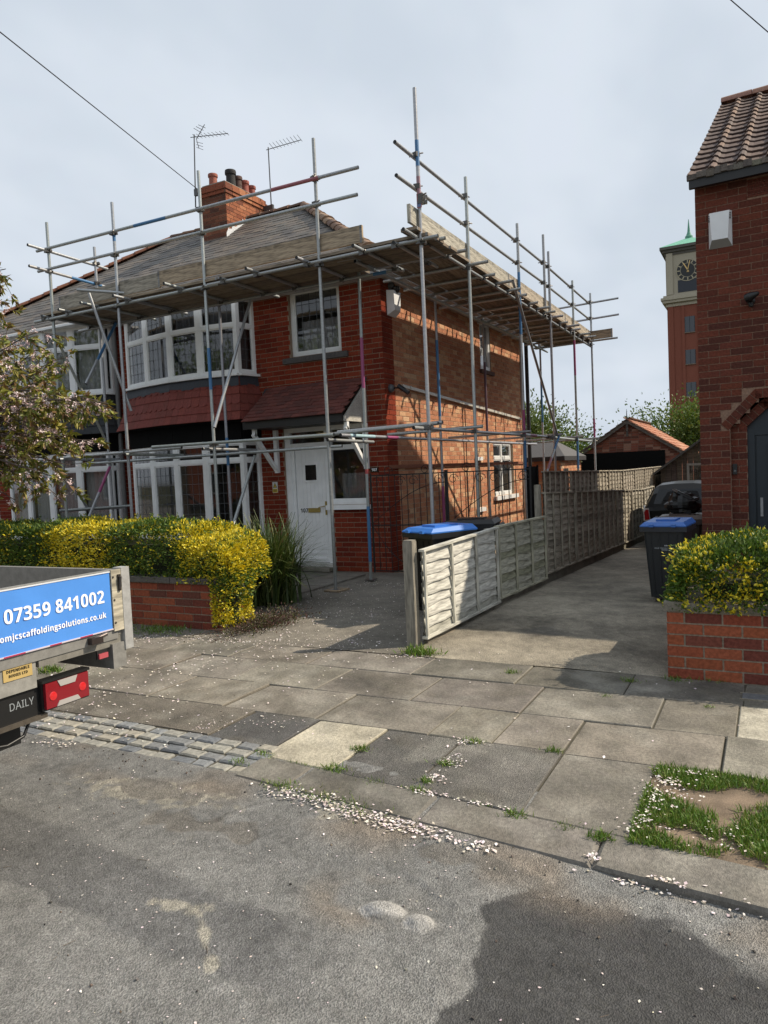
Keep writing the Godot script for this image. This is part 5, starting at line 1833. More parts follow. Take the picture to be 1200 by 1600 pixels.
	board("toe_board", Vector3(XO - .05, 4.77, -16.22), Vector3(XO - .05, 4.75, -18.8), .225, .038, Color(.33, .28, .215), up)
	board("toe_board", Vector3(-5.2, 4.72, -18.7), Vector3(-3.35, 4.75, -18.7), .21, .038, Color(.24, .18, .12), up)
	pole("transom", Vector3(-5.3, 4.6, -18.8), Vector3(-3.25, 4.63, -18.8))
	# a scaffold tag hung on the corner
	var tg := MB.new()
	tg.bx(XO - .02, XO + .045, 4.9, 5.08, ZF + .026, ZF + .032, L(.35, .12, .13))
	tg.bx(XO - .015, XO + .04, 4.91, 4.98, ZF + .032, ZF + .034, L(.12, .16, .3))
	part(scaf, "inspection_tag", tg, "plastic")
	for q in [[-5.38, ZF], [-7.4, ZF], [-9.2, ZF], [-10.75, ZF], [-5.34, ZI], [XO, ZF]]:
		var bp := MB.new()
		bp.bx(q[0] - .07, q[0] + .07, .0, .014, q[1] - .07, q[1] + .07, L(.16, .15, .14))
		part(scaf, "base_plate", bp, "steel")
	var sp := MB.new()
	sp.bx(-5.5, -5.24, -.01, .012, ZF - .14, ZF + .12, L(.3, .22, .14))
	part(scaf, "sole_board", sp, "timber")

# ---------------------------------------------------------------- fences
var slat_mesh := {}
func slat(L_: float, hh: float, variant: int, col: Color) -> ArrayMesh:
	var key := "%d_%d_%d_%s" % [roundi(L_ * 50), roundi(hh * 100), variant, str(col)]
	if slat_mesh.has(key): return slat_mesh[key]
	var r := RandomNumberGenerator.new()
	r.seed = variant * 77 + 5
	var m := MB.new()
	var seg := 10
	var ph := r.randf() * TAU
	var lo: Array = []
	var bow: Array = []
	for k in seg + 1:
		lo.append(-hh * .64 + sin(k * .9 + ph) * .012 + sin(k * 2.3 + ph * 2) * .007)
		bow.append(sin(k * 1.1 + ph * 3) * .004)
	for k in seg:
		var x0 := L_ * (float(k) / seg - .5)
		var x1 := L_ * (float(k + 1) / seg - .5)
		var a := Vector3(x0, lo[k], .019 + bow[k])
		var b := Vector3(x1, lo[k + 1], .019 + bow[k + 1])
		var c := Vector3(x1, hh * .5, -.002)
		var d := Vector3(x0, hh * .5, -.002)
		m.quad(a, b, c, d, Vector3(0, 0, 1), col)
		m.quad(a, b, b - Vector3(0, 0, .011), a - Vector3(0, 0, .011), Vector3.DOWN, col)
		m.quad(a - Vector3(0, 0, .011), b - Vector3(0, 0, .011), c - Vector3(0, 0, .008), d - Vector3(0, 0, .008), Vector3(0, 0, -1), col)
	slat_mesh[key] = m.mesh(M.timber)
	return slat_mesh[key]
# one lap panel between two ground points; the face that is seen looks to +x
func panel(f: Node3D, a: Vector3, b: Vector3, h0: float, h1: float, lift: float, cols: Array, nb: int, both := false) -> void:
	var d := b - a
	var Ln := Vector3(d.x, 0, d.z).length()
	var x := d.normalized()
	var flat := Vector3(d.x, 0, d.z).normalized()
	var nr := flat.cross(Vector3.UP).normalized()
	if nr.x < 0: nr = -nr
	var nsl := maxi(4, roundi((h0 + h1) / 2 / .098))
	for k in nsl:
		var t := (k + .5) / nsl
		var p := a + Vector3.UP * (lift + h0 * t)
		var q := b + Vector3.UP * (lift + h1 * t)
		var dd := (q - p).normalized()
		var up := nr.cross(dd).normalized()
		if up.y < 0: up = -up
		inst(f, "slat", slat(Ln - .05, (h0 + h1) / 2 / nsl * 1.12, rng.randi() % 5, cols[rng.randi() % cols.size()]), Transform3D(Basis(up.cross(nr), up, nr), (p + q) / 2 + nr * rng.randf_range(-.002, .002)))
	var bc: Color = cols[0] * 1.12
	for k in nb + 2:
		var t := clampf(float(k) / (nb + 1), .014, .986)
		var p := a.lerp(b, t) + Vector3.UP * lift
		var hh := lerpf(h0, h1, t)
		var m := MB.new()
		m.box(Transform3D(), Vector3(hh, .02, .034), bc)
		var o := part(f, "batten", m, "timber")
		o.transform = Transform3D(Basis(Vector3.UP, nr, Vector3.UP.cross(nr)), p + Vector3.UP * hh / 2 + nr * .034)
	for e in [[0.02, 1], [0.0, 0]]:
		var m := MB.new()
		var y0: float = lift + (h0 if e[1] else 0.0)
		var y1: float = lift + (h1 if e[1] else 0.0)
		var p = a + Vector3.UP * (y0 + e[0] * .5)
		var q = b + Vector3.UP * (y1 + e[0] * .5)
		m.box(Transform3D(), Vector3(p.distance_to(q), .022, .06), bc)
		var o := part(f, "capping" if e[1] else "bottom_rail", m, "timber")
		o.transform = Transform3D(Basis((q - p).normalized(), nr.cross((q - p).normalized()).normalized() * (1 if nr.cross((q - p).normalized()).y > 0 else -1), nr), (p + q) / 2 + nr * .018)
		if o.transform.basis.determinant() < 0: o.transform.basis.x = -o.transform.basis.x
func post(f: Node3D, p: Vector3, hh: float, w: float, col: Color) -> void:
	var m := MB.new()
	m.box(Transform3D(), Vector3(hh, w, w), col)
	m.box(Transform3D(Basis(), Vector3(hh / 2 + .006, 0, 0)), Vector3(.012, w * .9, w * .9), col)
	var o := part(f, "post", m, "timber")
	o.transform = Transform3D(Basis(Vector3.UP, Vector3.RIGHT, Vector3.UP.cross(Vector3.RIGHT)), p + Vector3.UP * hh / 2)
func fences() -> void:
	var near := thing("lap_fence", "weathered grey overlap fence stepping up along the concrete drive", "fence", Vector3.ZERO)
	var pale := [Color(.4, .39, .34), Color(.48, .47, .42), Color(.32, .315, .27), Color(.5, .49, .44), Color(.36, .36, .28)]
	var grn := [Color(.31, .3, .225), Color(.38, .37, .29), Color(.25, .25, .17), Color(.36, .35, .28)]
	var dark := [Color(.25, .225, .175), Color(.31, .28, .22), Color(.2, .18, .14), Color(.34, .31, .25)]
	var G := func(x: float, z: float) -> Vector3: return Vector3(x, gy(z), z)
	panel(near, G.call(-2.86, -6.08), G.call(-2.81, -8.02), .8, .84, .06, pale, 2)
	panel(near, G.call(-2.82, -8.06), G.call(-2.84, -10.16), .82, .86, .09, grn, 2)
	var z := -10.2
	while z > -20.5:
		panel(near, G.call(-2.85, z), G.call(-2.85, z - 1.8), 1.13, 1.13, .15, dark, 3)
		post(near, G.call(-2.9, z - 1.82), 1.3, .08, dark[1])
		z -= 1.84
	post(near, Vector3(-2.945, -.03, -6.05), .99, .095, Color(.2, .185, .15))
	post(near, Vector3(-2.9, -.03, -8.04), .92, .08, Color(.24, .22, .18))
	post(near, Vector3(-2.91, -.1, -10.18), 1.42, .08, Color(.22, .2, .16))
	var gbm := MB.new()
	for k in 8:
		var z0 := -6.15 - k * 1.84
		gbm.bar(Vector3(-2.87, gy(z0) + .045, z0), Vector3(-2.87, gy(z0 - 1.82) + .06, z0 - 1.82), .045, .17 if k > 0 else .1, tone(L(.15, .135, .105), .1))
	part(near, "gravel_board", gbm, "concrete")
	var back := thing("garden_fence", "older brown overlap fence running behind the drive fence", "fence", Vector3.ZERO)
	z = -11.9
	while z > -28:
		panel(back, Vector3(-3.32, gy(z), z), Vector3(-3.32, gy(z - 1.8), z - 1.8), 1.43 + gy(z) * -.55, 1.43 + gy(z - 1.8) * -.55, .12, [Color(.29, .255, .2), Color(.34, .3, .24), Color(.25, .22, .17)], 4)
		post(back, Vector3(-3.37, gy(z), z - 1.82), 1.65, .08, Color(.27, .235, .185))
		z -= 1.84
	# wrought iron gates across the side passage
	var gt := thing("iron_gates", "pair of thin black wrought iron gates across the side passage", "gate", Vector3(-4.25, 0, -10.15))
	var ic := L(.014, .013, .013)
	for leaf in 2:
		var x0 := -1.32 + leaf * 1.3
		var x1 := x0 + 1.27
		var fr := MB.new()
		for y in [.06, .78, 1.56]: fr.bar(Vector3(x0, y, 0), Vector3(x1, y, 0), .012, .018, ic)
		for x in [x0, x1]: fr.bar(Vector3(x, .03, 0), Vector3(x, 1.6, 0), .022, .022, ic)
		part(gt, "frame", fr, "iron")
		for k in range(1, 12):
			var bm := MB.new()
			var x := lerpf(x0, x1, k / 12.0)
			bm.tube(Vector3(x, .06, 0), Vector3(x, 1.56, 0), .0065, .0065, 6, ic, false)
			part(gt, "bar", bm, "iron")
		for k in 6:
			var sc := MB.new()
			var c := Vector3(lerpf(x0, x1, (k + .5) / 6), 1.62 if k in [1, 4] else 1.46, .012)
			var pts: Array = []
			for i in 15:
				var t := i / 14.0
				pts.append(c + Vector3(cos(t * TAU * 1.3) * .085 * (1 - t * .75), sin(t * TAU * 1.3) * .085 * (1 - t * .75), 0))
			sc.path(pts, .005, 5, ic)
			part(gt, "scroll", sc, "iron")
		for k in 2:
			var sw := MB.new()
			var pts: Array = []
			for i in 13:
				var t := i / 12.0
				pts.append(Vector3(lerpf(x0, x1, t), (.8 + .62 * sin(t * PI / 2)) if k == 0 else (.78 - .6 * sin(t * PI)), .012))
			sw.path(pts, .006, 5, ic)
			part(gt, "sweep", sw, "iron")
	# narrow black board behind the gates
	var bp := thing("black_board", "tall narrow black panel standing at the end of the garden fence", "panel", Vector3(-3.4, gy(-11.6), -11.6))
	var bm := MB.new()
	bm.bx(-.03, .03, 0, 1.72, -.2, .2, L(.008, .008, .008))
	part(bp, "sheet", bm, "matt")
	var bt := MB.new()
	bt.bx(.031, .05, 0, 1.74, -.215, -.17, L(.012, .012, .012))
	bt.bx(.031, .05, 0, 1.74, .17, .215, L(.012, .012, .012))
	part(bp, "batten", bt, "matt")

# ---------------------------------------------------------------- garden walls, hedges, plants
func garden_walls() -> void:
	var pal := [Color(.27, .075, .04), Color(.24, .065, .037), Color(.3, .09, .048), Color(.2, .055, .035), Color(.16, .05, .036), Color(.28, .08, .045), Color(.14, .055, .042)]
	var lw := thing("garden_wall", "low red brick garden wall with flat grey coping under the yellow hedge", "garden wall", Vector3(-5.21, 0, -6.02))
	var m := MB.new()
	m.bx(-4.2, -.004, -.2, .495, -.225, -.008, L(.3, .25, .19))
	m.bx(-.225, -.008, -.2, .495, -.4, -.225, L(.3, .25, .19))
	part(lw, "mortar", m, "brick")
	bricks(lw, Vector3(-4.2, 0, -.008), Vector3.RIGHT, Vector3(0, 0, 1), 4.196, .495, [], pal, 91, {"joint": .012, "proud": .007})
	bricks(lw, Vector3(-.006, 0, 0), Vector3(0, 0, -1), Vector3.RIGHT, .4, .495, [], pal, 92, {"joint": .012, "proud": .007})
	lay_bricks(300)
	for k in 6:
		var c := MB.new()
		c.bx(-4.2 + k * .71, -4.2 + k * .71 + .7 - (.06 if k == 5 else 0.0), .497, .555, -.25, .03, tone(L(.11, .1, .09), .1))
		part(lw, "coping_stone", c, "concrete")
	var c2 := MB.new()
	c2.bx(-.25, .025, .498, .553, -.42, -.255, L(.11, .1, .09))
	part(lw, "coping_stone", c2, "concrete")
	var rw := thing("garden_wall", "low orange-red brick wall with concrete coping at the mouth of the drive", "garden wall", Vector3(-.69, 0, -5.67))
	var m2 := MB.new()
	m2.bx(.008, 4.0, -.2, .495, -.225, -.008, L(.34, .29, .22))
	m2.bx(.008, .225, -.2, .495, -3.6, -.225, L(.34, .29, .22))
	part(rw, "mortar", m2, "brick")
	bricks(rw, Vector3(0, .0, -.008), Vector3.RIGHT, Vector3(0, 0, 1), 4.0, .495, [], [Color(.3, .085, .045), Color(.26, .07, .04), Color(.34, .1, .05), Color(.17, .052, .037), Color(.3, .09, .045), Color(.19, .065, .045), Color(.32, .095, .05)], 93, {"joint": .012, "proud": .008, "len": .24})
	bricks(rw, Vector3(.008, 0, -3.6), Vector3(0, 0, 1), Vector3.LEFT, 3.59, .495, [], pal, 94, {"joint": .012, "proud": .007})
	lay_bricks(300)
	for k in 6:
		var c := MB.new()
		c.bx(-.02 + k * .72, -.02 + k * .72 + .712, .497, .56, -.25, .012, tone(L(.22, .2, .16), .08))
		part(rw, "coping_stone", c, "concrete")
	for k in 5:
		var c := MB.new()
		c.bx(-.018, .25, .498, .558, -.26 - k * .68 - .672, -.26 - k * .68, tone(L(.22, .2, .16), .08))
		part(rw, "coping_stone", c, "concrete")
func hedges_and_plants() -> void:
	var yel := [Color(.7, .55, .02), Color(.76, .62, .03), Color(.55, .46, .015), Color(.8, .7, .09)]
	var grn := [Color(.07, .13, .016), Color(.09, .16, .02), Color(.05, .095, .012), Color(.13, .19, .03)]
	var mix := func(p: Vector3, r: RandomNumberGenerator, share: float) -> Color:
		return tone(yel[r.randi() % 4], .15) if r.randf() < share else tone(grn[r.randi() % 4], .2)
	var ly := func(p: Vector3, r: RandomNumberGenerator) -> Color:
		var n := nz2(p.x + 2.0, p.z * .4 + p.y * .5, .55)
		var s := clampf(.3 + n * 2.2, .04, .8)
		s = lerpf(s, .86, clampf(.82 + nz2(p.x + 1, p.y * 1.5, 1.4) * 1.3, .3, 1.0) * smoothstep(-6.0, -5.5, p.x))
		s = lerpf(s, .75, (1 - smoothstep(.1, .42, absf(p.x + 7.72))))
		s = lerpf(s, .12, (1 - smoothstep(.2, .6, absf(p.x + 6.5))))
		s = lerpf(s, .12, 1 - smoothstep(-9.0, -8.1, p.x))
		return mix.call(p, r, s)
	hedge("hedge", "clipped green and golden yellow privet hedge above the left brick wall", -9.6, -5.62, .5, 1.11, -7.0, -6.04, 92000, 3, ly, [[-5.82, -5.04, .5, .96, -6.7, -6.0, 1.0], [-5.3, -5.02, .04, .88, -6.38, -5.97, 1.1]], "", .17)
	var ry := func(p: Vector3, r: RandomNumberGenerator) -> Color:
		var s := clampf(.1 + nz2(p.x, p.z + p.y, .6) * .6, .03, .6)
		s = lerpf(s, .62, (1 - smoothstep(-.55, -.3, p.x)) * clampf(.7 + nz2(p.x, p.y * 2, 1.2) * 2, 0, 1))
		s = maxf(s, .55 * smoothstep(.05, .3, noise.get_noise_3d(p.x * 130, p.y * 130, p.z * 130)))
		return mix.call(p, r, s)
	hedge("hedge", "rounded green hedge with yellow tips on the right brick wall", -.68, 2.6, .5, .95, -6.6, -5.66, 70000, 4, ry, [], "", .3)
	# strap-leaved clump by the path
	var cl := thing("strap_plant", "clump of arching green strap leaves beside the front door", "plant", Vector3(-5.72, 0, -7.62))
	var r := RandomNumberGenerator.new()
	r.seed = 77
	for g in 3:
		var m := MB.new()
		for k in 420:
			var an := r.randf() * TAU
			var lean := absf(r.randfn()) * .42 + .14
			var d := Vector3(cos(an), 0, sin(an))
			var ln := r.randf_range(.75, 1.25)
			var p := Vector3(r.randfn() * .13, 0, r.randfn() * .13)
			var w := r.randf_range(.008, .016)
			var sd := Vector3(-d.z, 0, d.x)
			var c := tone([L(.075, .11, .025), L(.05, .085, .02), L(.11, .14, .04), L(.2, .19, .08)][0 if r.randf() < .4 else (1 if r.randf() < .6 else (2 if r.randf() < .8 else 3))], .2)
			var v := Vector3.UP
			var seg := 6
			var sl := minf(1.0, lean) * 1.15
			for i in seg:
				var a := (i + 1.0) / seg
				var dir := (Vector3.UP * (1 - a * a * sl * 1.5) + d * (a * sl * 1.9)).normalized()
				var q := p + dir * ln / seg
				var w0 := w * (1 - float(i) / seg * .8)
				var w1 := w * (1 - a * .8)
				var nn := sd.cross(dir).normalized()
				m.quad(p - sd * w0, p + sd * w0, q + sd * w1, q - sd * w1, nn, c)
				p = q
		part(cl, "leaves", m, "leaf")
	# low heather at the hedge's foot
	var ht := thing("heather", "low brownish heather clump at the foot of the yellow hedge", "plant", Vector3(-4.88, 0, -6.4))
	var xs: Array = []
	var cs: Array = []
	for k in 2600:
		var p := Vector3(r.randfn() * .14, absf(r.randfn()) * .055, r.randfn() * .3)
		xs.append(turned(r, Vector3.UP + p * 2, .5, r.randf_range(.018, .035), p))
		cs.append(tone([L(.08, .045, .035), L(.06, .06, .03), L(.12, .06, .05), L(.09, .1, .03)][r.randi() % 4], .25))
	leaves_mesh(ht, "foliage", leaf_mesh, xs, cs)
	var ht2 := MB.new()
	for k in 60:
		ht2.tube(Vector3(r.randfn() * .06, 0, r.randfn() * .2), Vector3(r.randfn() * .15, .09, r.randfn() * .32), .003, .002, 4, L(.06, .04, .03), false)
	part(ht, "stems", ht2, "bark")
	cherry()
# a drooping flowering cherry whose trunk stands outside the frame
func cherry() -> void:
	var t := thing("cherry_tree", "flowering cherry tree with bronze-green leaves and fading pink blossom", "tree", Vector3(-10.4, 0, -5.6))
	var r := RandomNumberGenerator.new()
	r.seed = 12
	var root := Vector3(-10.4, 0, -5.6)
	var tk := MB.new()
	var bc := L(.075, .058, .048)
	tk.tube(Vector3(0, -.2, 0), Vector3(.05, 1.2, 0), .16, .13, 10, bc, false)
	tk.tube(Vector3(.05, 1.2, 0), Vector3(.1, 2.3, -.05), .13, .1, 10, bc, false)
	part(t, "trunk", tk, "bark")
	var lb := MB.new()
	var lx: Array = []
	var lc: Array = []
	var bx_: Array = []
	var bcol: Array = []
	var ends := [[10, 470, -6.6], [45, 505, -6.8], [70, 530, -6.4], [105, 590, -6.6], [170, 638, -6.2], [150, 648, -6.5], [165, 632, -6.0], [60, 620, -5.8], [25, 560, -5.6], [15, 680, -6.0], [90, 660, -6.3], [120, 640, -6.9], [110, 560, -7.0], [75, 575, -6.9], [125, 700, -6.4], [150, 705, -6.6], [95, 735, -6.0], [60, 750, -6.5], [105, 770, -6.3], [30, 790, -5.9], [65, 775, -6.8], [120, 758, -6.7], [5, 740, -5.4], [40, 700, -5.7], [40, 640, -6.4], [5, 610, -6.2], [85, 700, -6.8], [20, 520, -6.0], [130, 672, -6.1], [-40, 500, -5.5], [-60, 620, -5.2], [-80, 560, -6.4], [-50, 700, -5.0], [-120, 480, -5.8], [-150, 600, -5.0], [-30, 420, -6.0], [0, 418, -6.3], [2, 432, -6.6], [80, 640, -6.6], [50, 600, -6.7], [100, 615, -6.0], [140, 628, -6.4], [20, 650, -6.8], [65, 680, -6.1], [30, 730, -6.6]]
	for e0 in ends + ends.slice(0, 18):
		var e := [e0[0] + r.randf_range(-30, 12), e0[1] + r.randf_range(-16, 20), e0[2] + r.randf_range(-.3, .3)]
		var E: Vector3 = onz(e[0], e[1], e[2]) - root
		var S := Vector3(.1, r.randf_range(1.7, 2.4), -.05)
		var mid := S.lerp(E, .55) + Vector3(r.randfn() * .1, .35 + absf(r.randfn()) * .25, r.randfn() * .15)
		if e[1] < 500: mid.y = maxf(mid.y, E.y - .1)
		var prev := S
		var n := 9
		var rad := r.randf_range(.014, .028)
		var pts: Array = []
		for k in range(1, n + 1):
			var a := float(k) / n
			var p := S * (1 - a) * (1 - a) + mid * 2 * a * (1 - a) + E * a * a + Vector3(r.randfn(), r.randfn(), r.randfn()) * .02
			lb.tube(prev, p, rad * (1.05 - a * .85 + .85 / n), rad * (1.05 - a * .85), 5, bc * r.randf_range(.9, 1.5), false)
			pts.append(p)
			prev = p
		for k in range(4, n):
			for tw in 3:
				var p: Vector3 = pts[k].lerp(pts[k - 1], r.randf())
				var q := p + Vector3(r.randf_range(-.1, .24), r.randf_range(-.22, .08), r.randfn() * .14)
				lb.tube(p, q, .004, .002, 4, bc, false)
				var leaves := 11 if k > 5 else 6
				for i in leaves:
					var o := (q - p).normalized() + Vector3(0, -.35, 0)
					lx.append(turned(r, o, .6, r.randf_range(.065, .125), p.lerp(q, r.randf_range(.5, 1.0))))
					lc.append(tone([L(.24, .23, .04), L(.18, .19, .03), L(.28, .24, .05), L(.2, .12, .05), L(.12, .15, .03)][r.randi() % 5], .2))
				var fl := 9 if r.randf() < .75 else 2
				var fc := p.lerp(q, .5) + Vector3(r.randfn(), r.randfn() - .8, r.randfn()) * .025
				for i in fl * 3:
					var d := Vector3(r.randfn(), r.randfn(), r.randfn()).normalized()
					bx_.append(turned(r, d, .4, r.randf_range(.016, .03), fc + d * r.randf_range(.006, .045)))
					bcol.append(tone([L(.82, .68, .68), L(.74, .56, .57), L(.85, .75, .73), L(.6, .42, .42)][r.randi() % 4], .15))
	part(t, "limbs", lb, "bark")
	leaves_mesh(t, "foliage", long_leaf, lx, lc)
	leaves_mesh(t, "blossom", petal_mesh, bx_, bcol)

# ---------------------------------------------------------------- flatbed truck: its tail stands at x = -2.8
func truck() -> void:
	var X0 := -2.8
	var t := thing("flatbed_truck", "grey dropside flatbed truck with blue sign panel on its tailgate", "truck", Vector3(X0, 0, -1.6))
	var al := L(.27, .265, .245)
	var dk := L(.012, .012, .013)
	# local: x <= 0 towards the cab, z: -1 kerb side .. +1 road side
	var bed := MB.new()
	bed.bx(-3.3, -.03, .84, .9, -.96, .98, L(.2, .19, .17))
	bed.bx(-3.3, -.0, .72, .84, -.94, -.86, al)
	bed.bx(-3.3, -.0, .72, .84, .88, .96, al)
	part(t, "bed", bed, "alloy")
	var sb := MB.new()
	sb.bx(-3.3, -.06, .9, 1.185, -.985, -.955, L(.24, .23, .21))
	part(t, "side_board", sb, "alloy")
	var sb2 := MB.new()
	sb2.bx(-3.3, -.06, .9, 1.185, .975, 1.005, L(.24, .23, .21))
	part(t, "side_board", sb2, "alloy")
	var tg := MB.new()
	tg.bx(-.035, -.008, .86, 1.195, -.905, .93, al)
	part(t, "tailgate", tg, "alloy")
	for z in [-.985, .95]:
		var ps := MB.new()
		ps.bx(-.05, .006, .80, 1.2, z, z + .05, L(.42, .42, .41))
		part(t, "corner_post", ps, "alloy")
	var cp := MB.new()
	cp.bx(-.004, .004, .9, 1.195, -.935, -.875, L(.42, .38, .29))
	part(t, "edge_strip", cp, "timber")
	for q in [1.16, 1.05, .94]:
		var bo := MB.new()
		bo.lathe(Vector3(.004, q, -.885), [[.006, 0], [.005, .003], [0, .004]], 8, L(.1, .09, .08), Vector3.RIGHT)
		part(t, "bolt", bo, "steel")
	var lt := MB.new()
	lt.bx(.004, .012, 1.09, 1.17, -.925, -.91, L(.06, .055, .05))
	lt.tube(Vector3(.012, 1.1, -.917), Vector3(.02, 1.16, -.917), .006, .006, 6, L(.1, .09, .08))
	part(t, "latch", lt, "steel")
	var sg := MB.new()
	sg.bx(-.006, -.003, .915, 1.185, -.87, .9, L(.085, .28, .74))
	# the sheet lies in slight buckles
	var SP := func(i: int, j: int) -> Vector3:
		var z := lerpf(-.87, .9, i / 60.0)
		var y := lerpf(.915, 1.185, j / 10.0)
		return Vector3(-.0018 + sin((z * 1.3 - y) * 26.0) * .0006 + nz2(z, y, 2.0) * .002, y, z)
	for i in 60:
		for j in 10:
			sg.quad(SP.call(i, j), SP.call(i + 1, j), SP.call(i + 1, j + 1), SP.call(i, j + 1), Vector3.RIGHT, L(.085, .28, .74))
	part(t, "sign_panel", sg, "upvc")
	var eg := MB.new()
	eg.bx(-.0062, .001, 1.185, 1.19, -.872, .9, L(.7, .72, .75))
	eg.bx(-.0062, .001, .909, .915, -.872, .9, L(.62, .55, .6))
	part(t, "sign_edge", eg, "upvc")
	var rd := MB.new()
	for q in [[-.75, -.68], [-.58, -.52], [-.4, -.3]]: rd.bx(.001, .0014, .9085, .914, q[0], q[1], L(.4, .04, .1))
	part(t, "torn_edge", rd, "matt")
	var tb := Basis(Vector3(0, 0, -1), Vector3.UP, Vector3.RIGHT)
	lettering(t, "phone_number", ": 07359 841002", .059, Transform3D(tb, Vector3(.001, 1.075, -.548)), "white_ink", true)
	lettering(t, "web_address", "omjcscaffoldingsolutions.co.uk", .0262, Transform3D(tb, Vector3(.001, .988, -.56)), "white_ink", true)
	# below the bed: cross member, latch, light boards
	var cm := MB.new()
	cm.bx(-.08, -.012, .875, .905, -.935, .93, L(.25, .235, .205))
	cm.bx(-.08, -.014, .828, .875, -.935, -.47, L(.25, .235, .205))
	part(t, "rear_beam", cm, "alloy")
	var hg := MB.new()
	hg.bx(-.008, .022, .868, .898, -.79, -.725, L(.06, .05, .045))
	hg.tube(Vector3(.01, .9, -.82), Vector3(.01, .885, -.73), .01, .01, 8, L(.12, .1, .09))
	part(t, "hinge", hg, "steel")
	var rl := MB.new()
	rl.bx(-.012, -.004, .786, .828, -.83, -.77, L(.02, .02, .02))
	part(t, "reflector_bracket", rl, "plastic")
	var rr := MB.new()
	rr.bx(-.004, .004, .788, .812, -.828, -.776, L(.42, .07, .09))
	part(t, "reflector", rr, "gloss")
	var pb := MB.new()
	pb.bx(-.05, -.016, .745, .874, -.455, .5, L(.34, .33, .3))
	part(t, "plate_beam", pb, "alloy")
	var mp := MB.new()
	mp.bx(-.016, -.012, .806, .866, -.435, -.3, L(.5, .36, .14))
	part(t, "maker_plate", mp, "paint")
	lettering(t, "maker_name", "DEPENDABLE", .0125, Transform3D(tb, Vector3(-.011, .846, -.368)), "black_ink", true)
	lettering(t, "maker_name", "BODIES LTD", .0115, Transform3D(tb, Vector3(-.011, .826, -.368)), "black_ink", true)
	var bp := MB.new()
	bp.bx(-.06, -.03, .62, .745, -.475, .5, dk)
	part(t, "bumper", bp, "plastic")
	var bp2 := MB.new()
	bp2.bx(-.09, -.02, .6, .62, -.5, .5, L(.13, .11, .09))
	part(t, "under_run_bar", bp2, "steel")
	lettering(t, "model_name", "DAILY", .032, Transform3D(tb, Vector3(-.029, .69, -.385)), "grey_ink", false)
	for sgn in [-1.0, 1.0]:
		var lamp := Node3D.new()
		put(t, lamp, "tail_light")
		var z0: float = -.705 if sgn < 0 else .55
		var hs := MB.new()
		hs.bx(-.05, -.012, .63, .765, z0 - .01, z0 + .235, dk)
		hs.bx(-.05, .002, .755, .767, z0 - .012, z0 + .237, dk)
		part(lamp, "housing", hs, "plastic")
		var ln := MB.new()
		ln.slab(Vector3(-.012, 0, 0), Vector3(0, 0, 1), Vector3.UP, Vector3.RIGHT, PackedVector2Array([Vector2(z0, .64), Vector2(z0 + .225, .64), Vector2(z0 + .225, .752), Vector2(z0, .752)]), .016, L(.22, .008, .016))
		part(lamp, "red_lens", ln, "gloss")
		for q in [[.74, .752, .06, .165], [.64, .662, .05, .175]]:
			var w := MB.new()
			w.slab(Vector3(.004, 0, 0), Vector3(0, 0, 1), Vector3.UP, Vector3.RIGHT, PackedVector2Array([Vector2(z0 + q[2], q[0]), Vector2(z0 + q[3], q[0]), Vector2(z0 + q[3] - .014, q[1]), Vector2(z0 + q[2] + .014, q[1])] if q[0] < .7 else [Vector2(z0 + q[2] + .014, q[0] - .016), Vector2(z0 + q[3] - .014, q[0] - .016), Vector2(z0 + q[3], q[1]), Vector2(z0 + q[2], q[1])]), .003, L(.4, .38, .36))
			part(lamp, "clear_lens", w, "gloss")
		for q in [.035, .19]:
			var b := MB.new()
			b.lathe(Vector3(.004, .69, z0 + q), [[.02, 0], [.018, .003], [.0, .005]], 14, L(.6, .025, .03), Vector3.RIGHT)
			part(lamp, "bulb_lens", b, "gloss")
	var wr := MB.new()
	wr.path([Vector3(-.06, .6, -.44), Vector3(-.05, .545, -.4), Vector3(-.05, .53, -.32), Vector3(-.06, .55, -.2), Vector3(-.08, .6, -.1)], .007, 6, L(.012, .012, .012))
	part(t, "wiring", wr, "plastic")
	# chassis, wheels, headboard and cab (outside the frame)
	var chs := MB.new()
	chs.bx(-5.2, -.1, .5, .72, -.42, -.32, dk)
	chs.bx(-5.2, -.1, .5, .72, .32, .42, dk)
	part(t, "chassis", chs, "paint")
	for q in [[-1.3, -.78], [-1.3, .78], [-4.6, -.82], [-4.6, .82]]:
		var wh := Node3D.new()
		put(t, wh, "wheel")
		wh.position = Vector3(q[0], .31, q[1])
		var ty := MB.new()
		ty.lathe(Vector3(0, 0, -.11), [[.2, 0], [.32, .0], [.345, .03], [.345, .19], [.32, .22], [.2, .22]], 24, L(.018, .018, .018), Vector3(0, 0, 1))
		part(wh, "tyre", ty, "matt")
		var ri := MB.new()
		ri.lathe(Vector3(0, 0, -.09), [[0, 0], [.2, .02], [.21, .16], [.12, .18], [0, .18]], 20, L(.3, .3, .3), Vector3(0, 0, 1))
		part(wh, "rim", ri, "alloy")
	var hb := MB.new()
	hb.bx(-3.36, -3.3, .84, 2.0, -.96, .98, al)
	part(t, "headboard", hb, "alloy")
	var cab := MB.new()
	cab.slab(Vector3(0, 0, -.95), Vector3.RIGHT, Vector3.UP, Vector3(0, 0, 1), PackedVector2Array([Vector2(-3.5, .5), Vector2(-3.5, 2.2), Vector2(-4.6, 2.25), Vector2(-5.3, 1.35), Vector2(-5.75, 1.15), Vector2(-5.8, .45)]), 1.9, L(.5, .5, .5))
	part(t, "cab", cab, "gloss")
	var cw := MB.new()
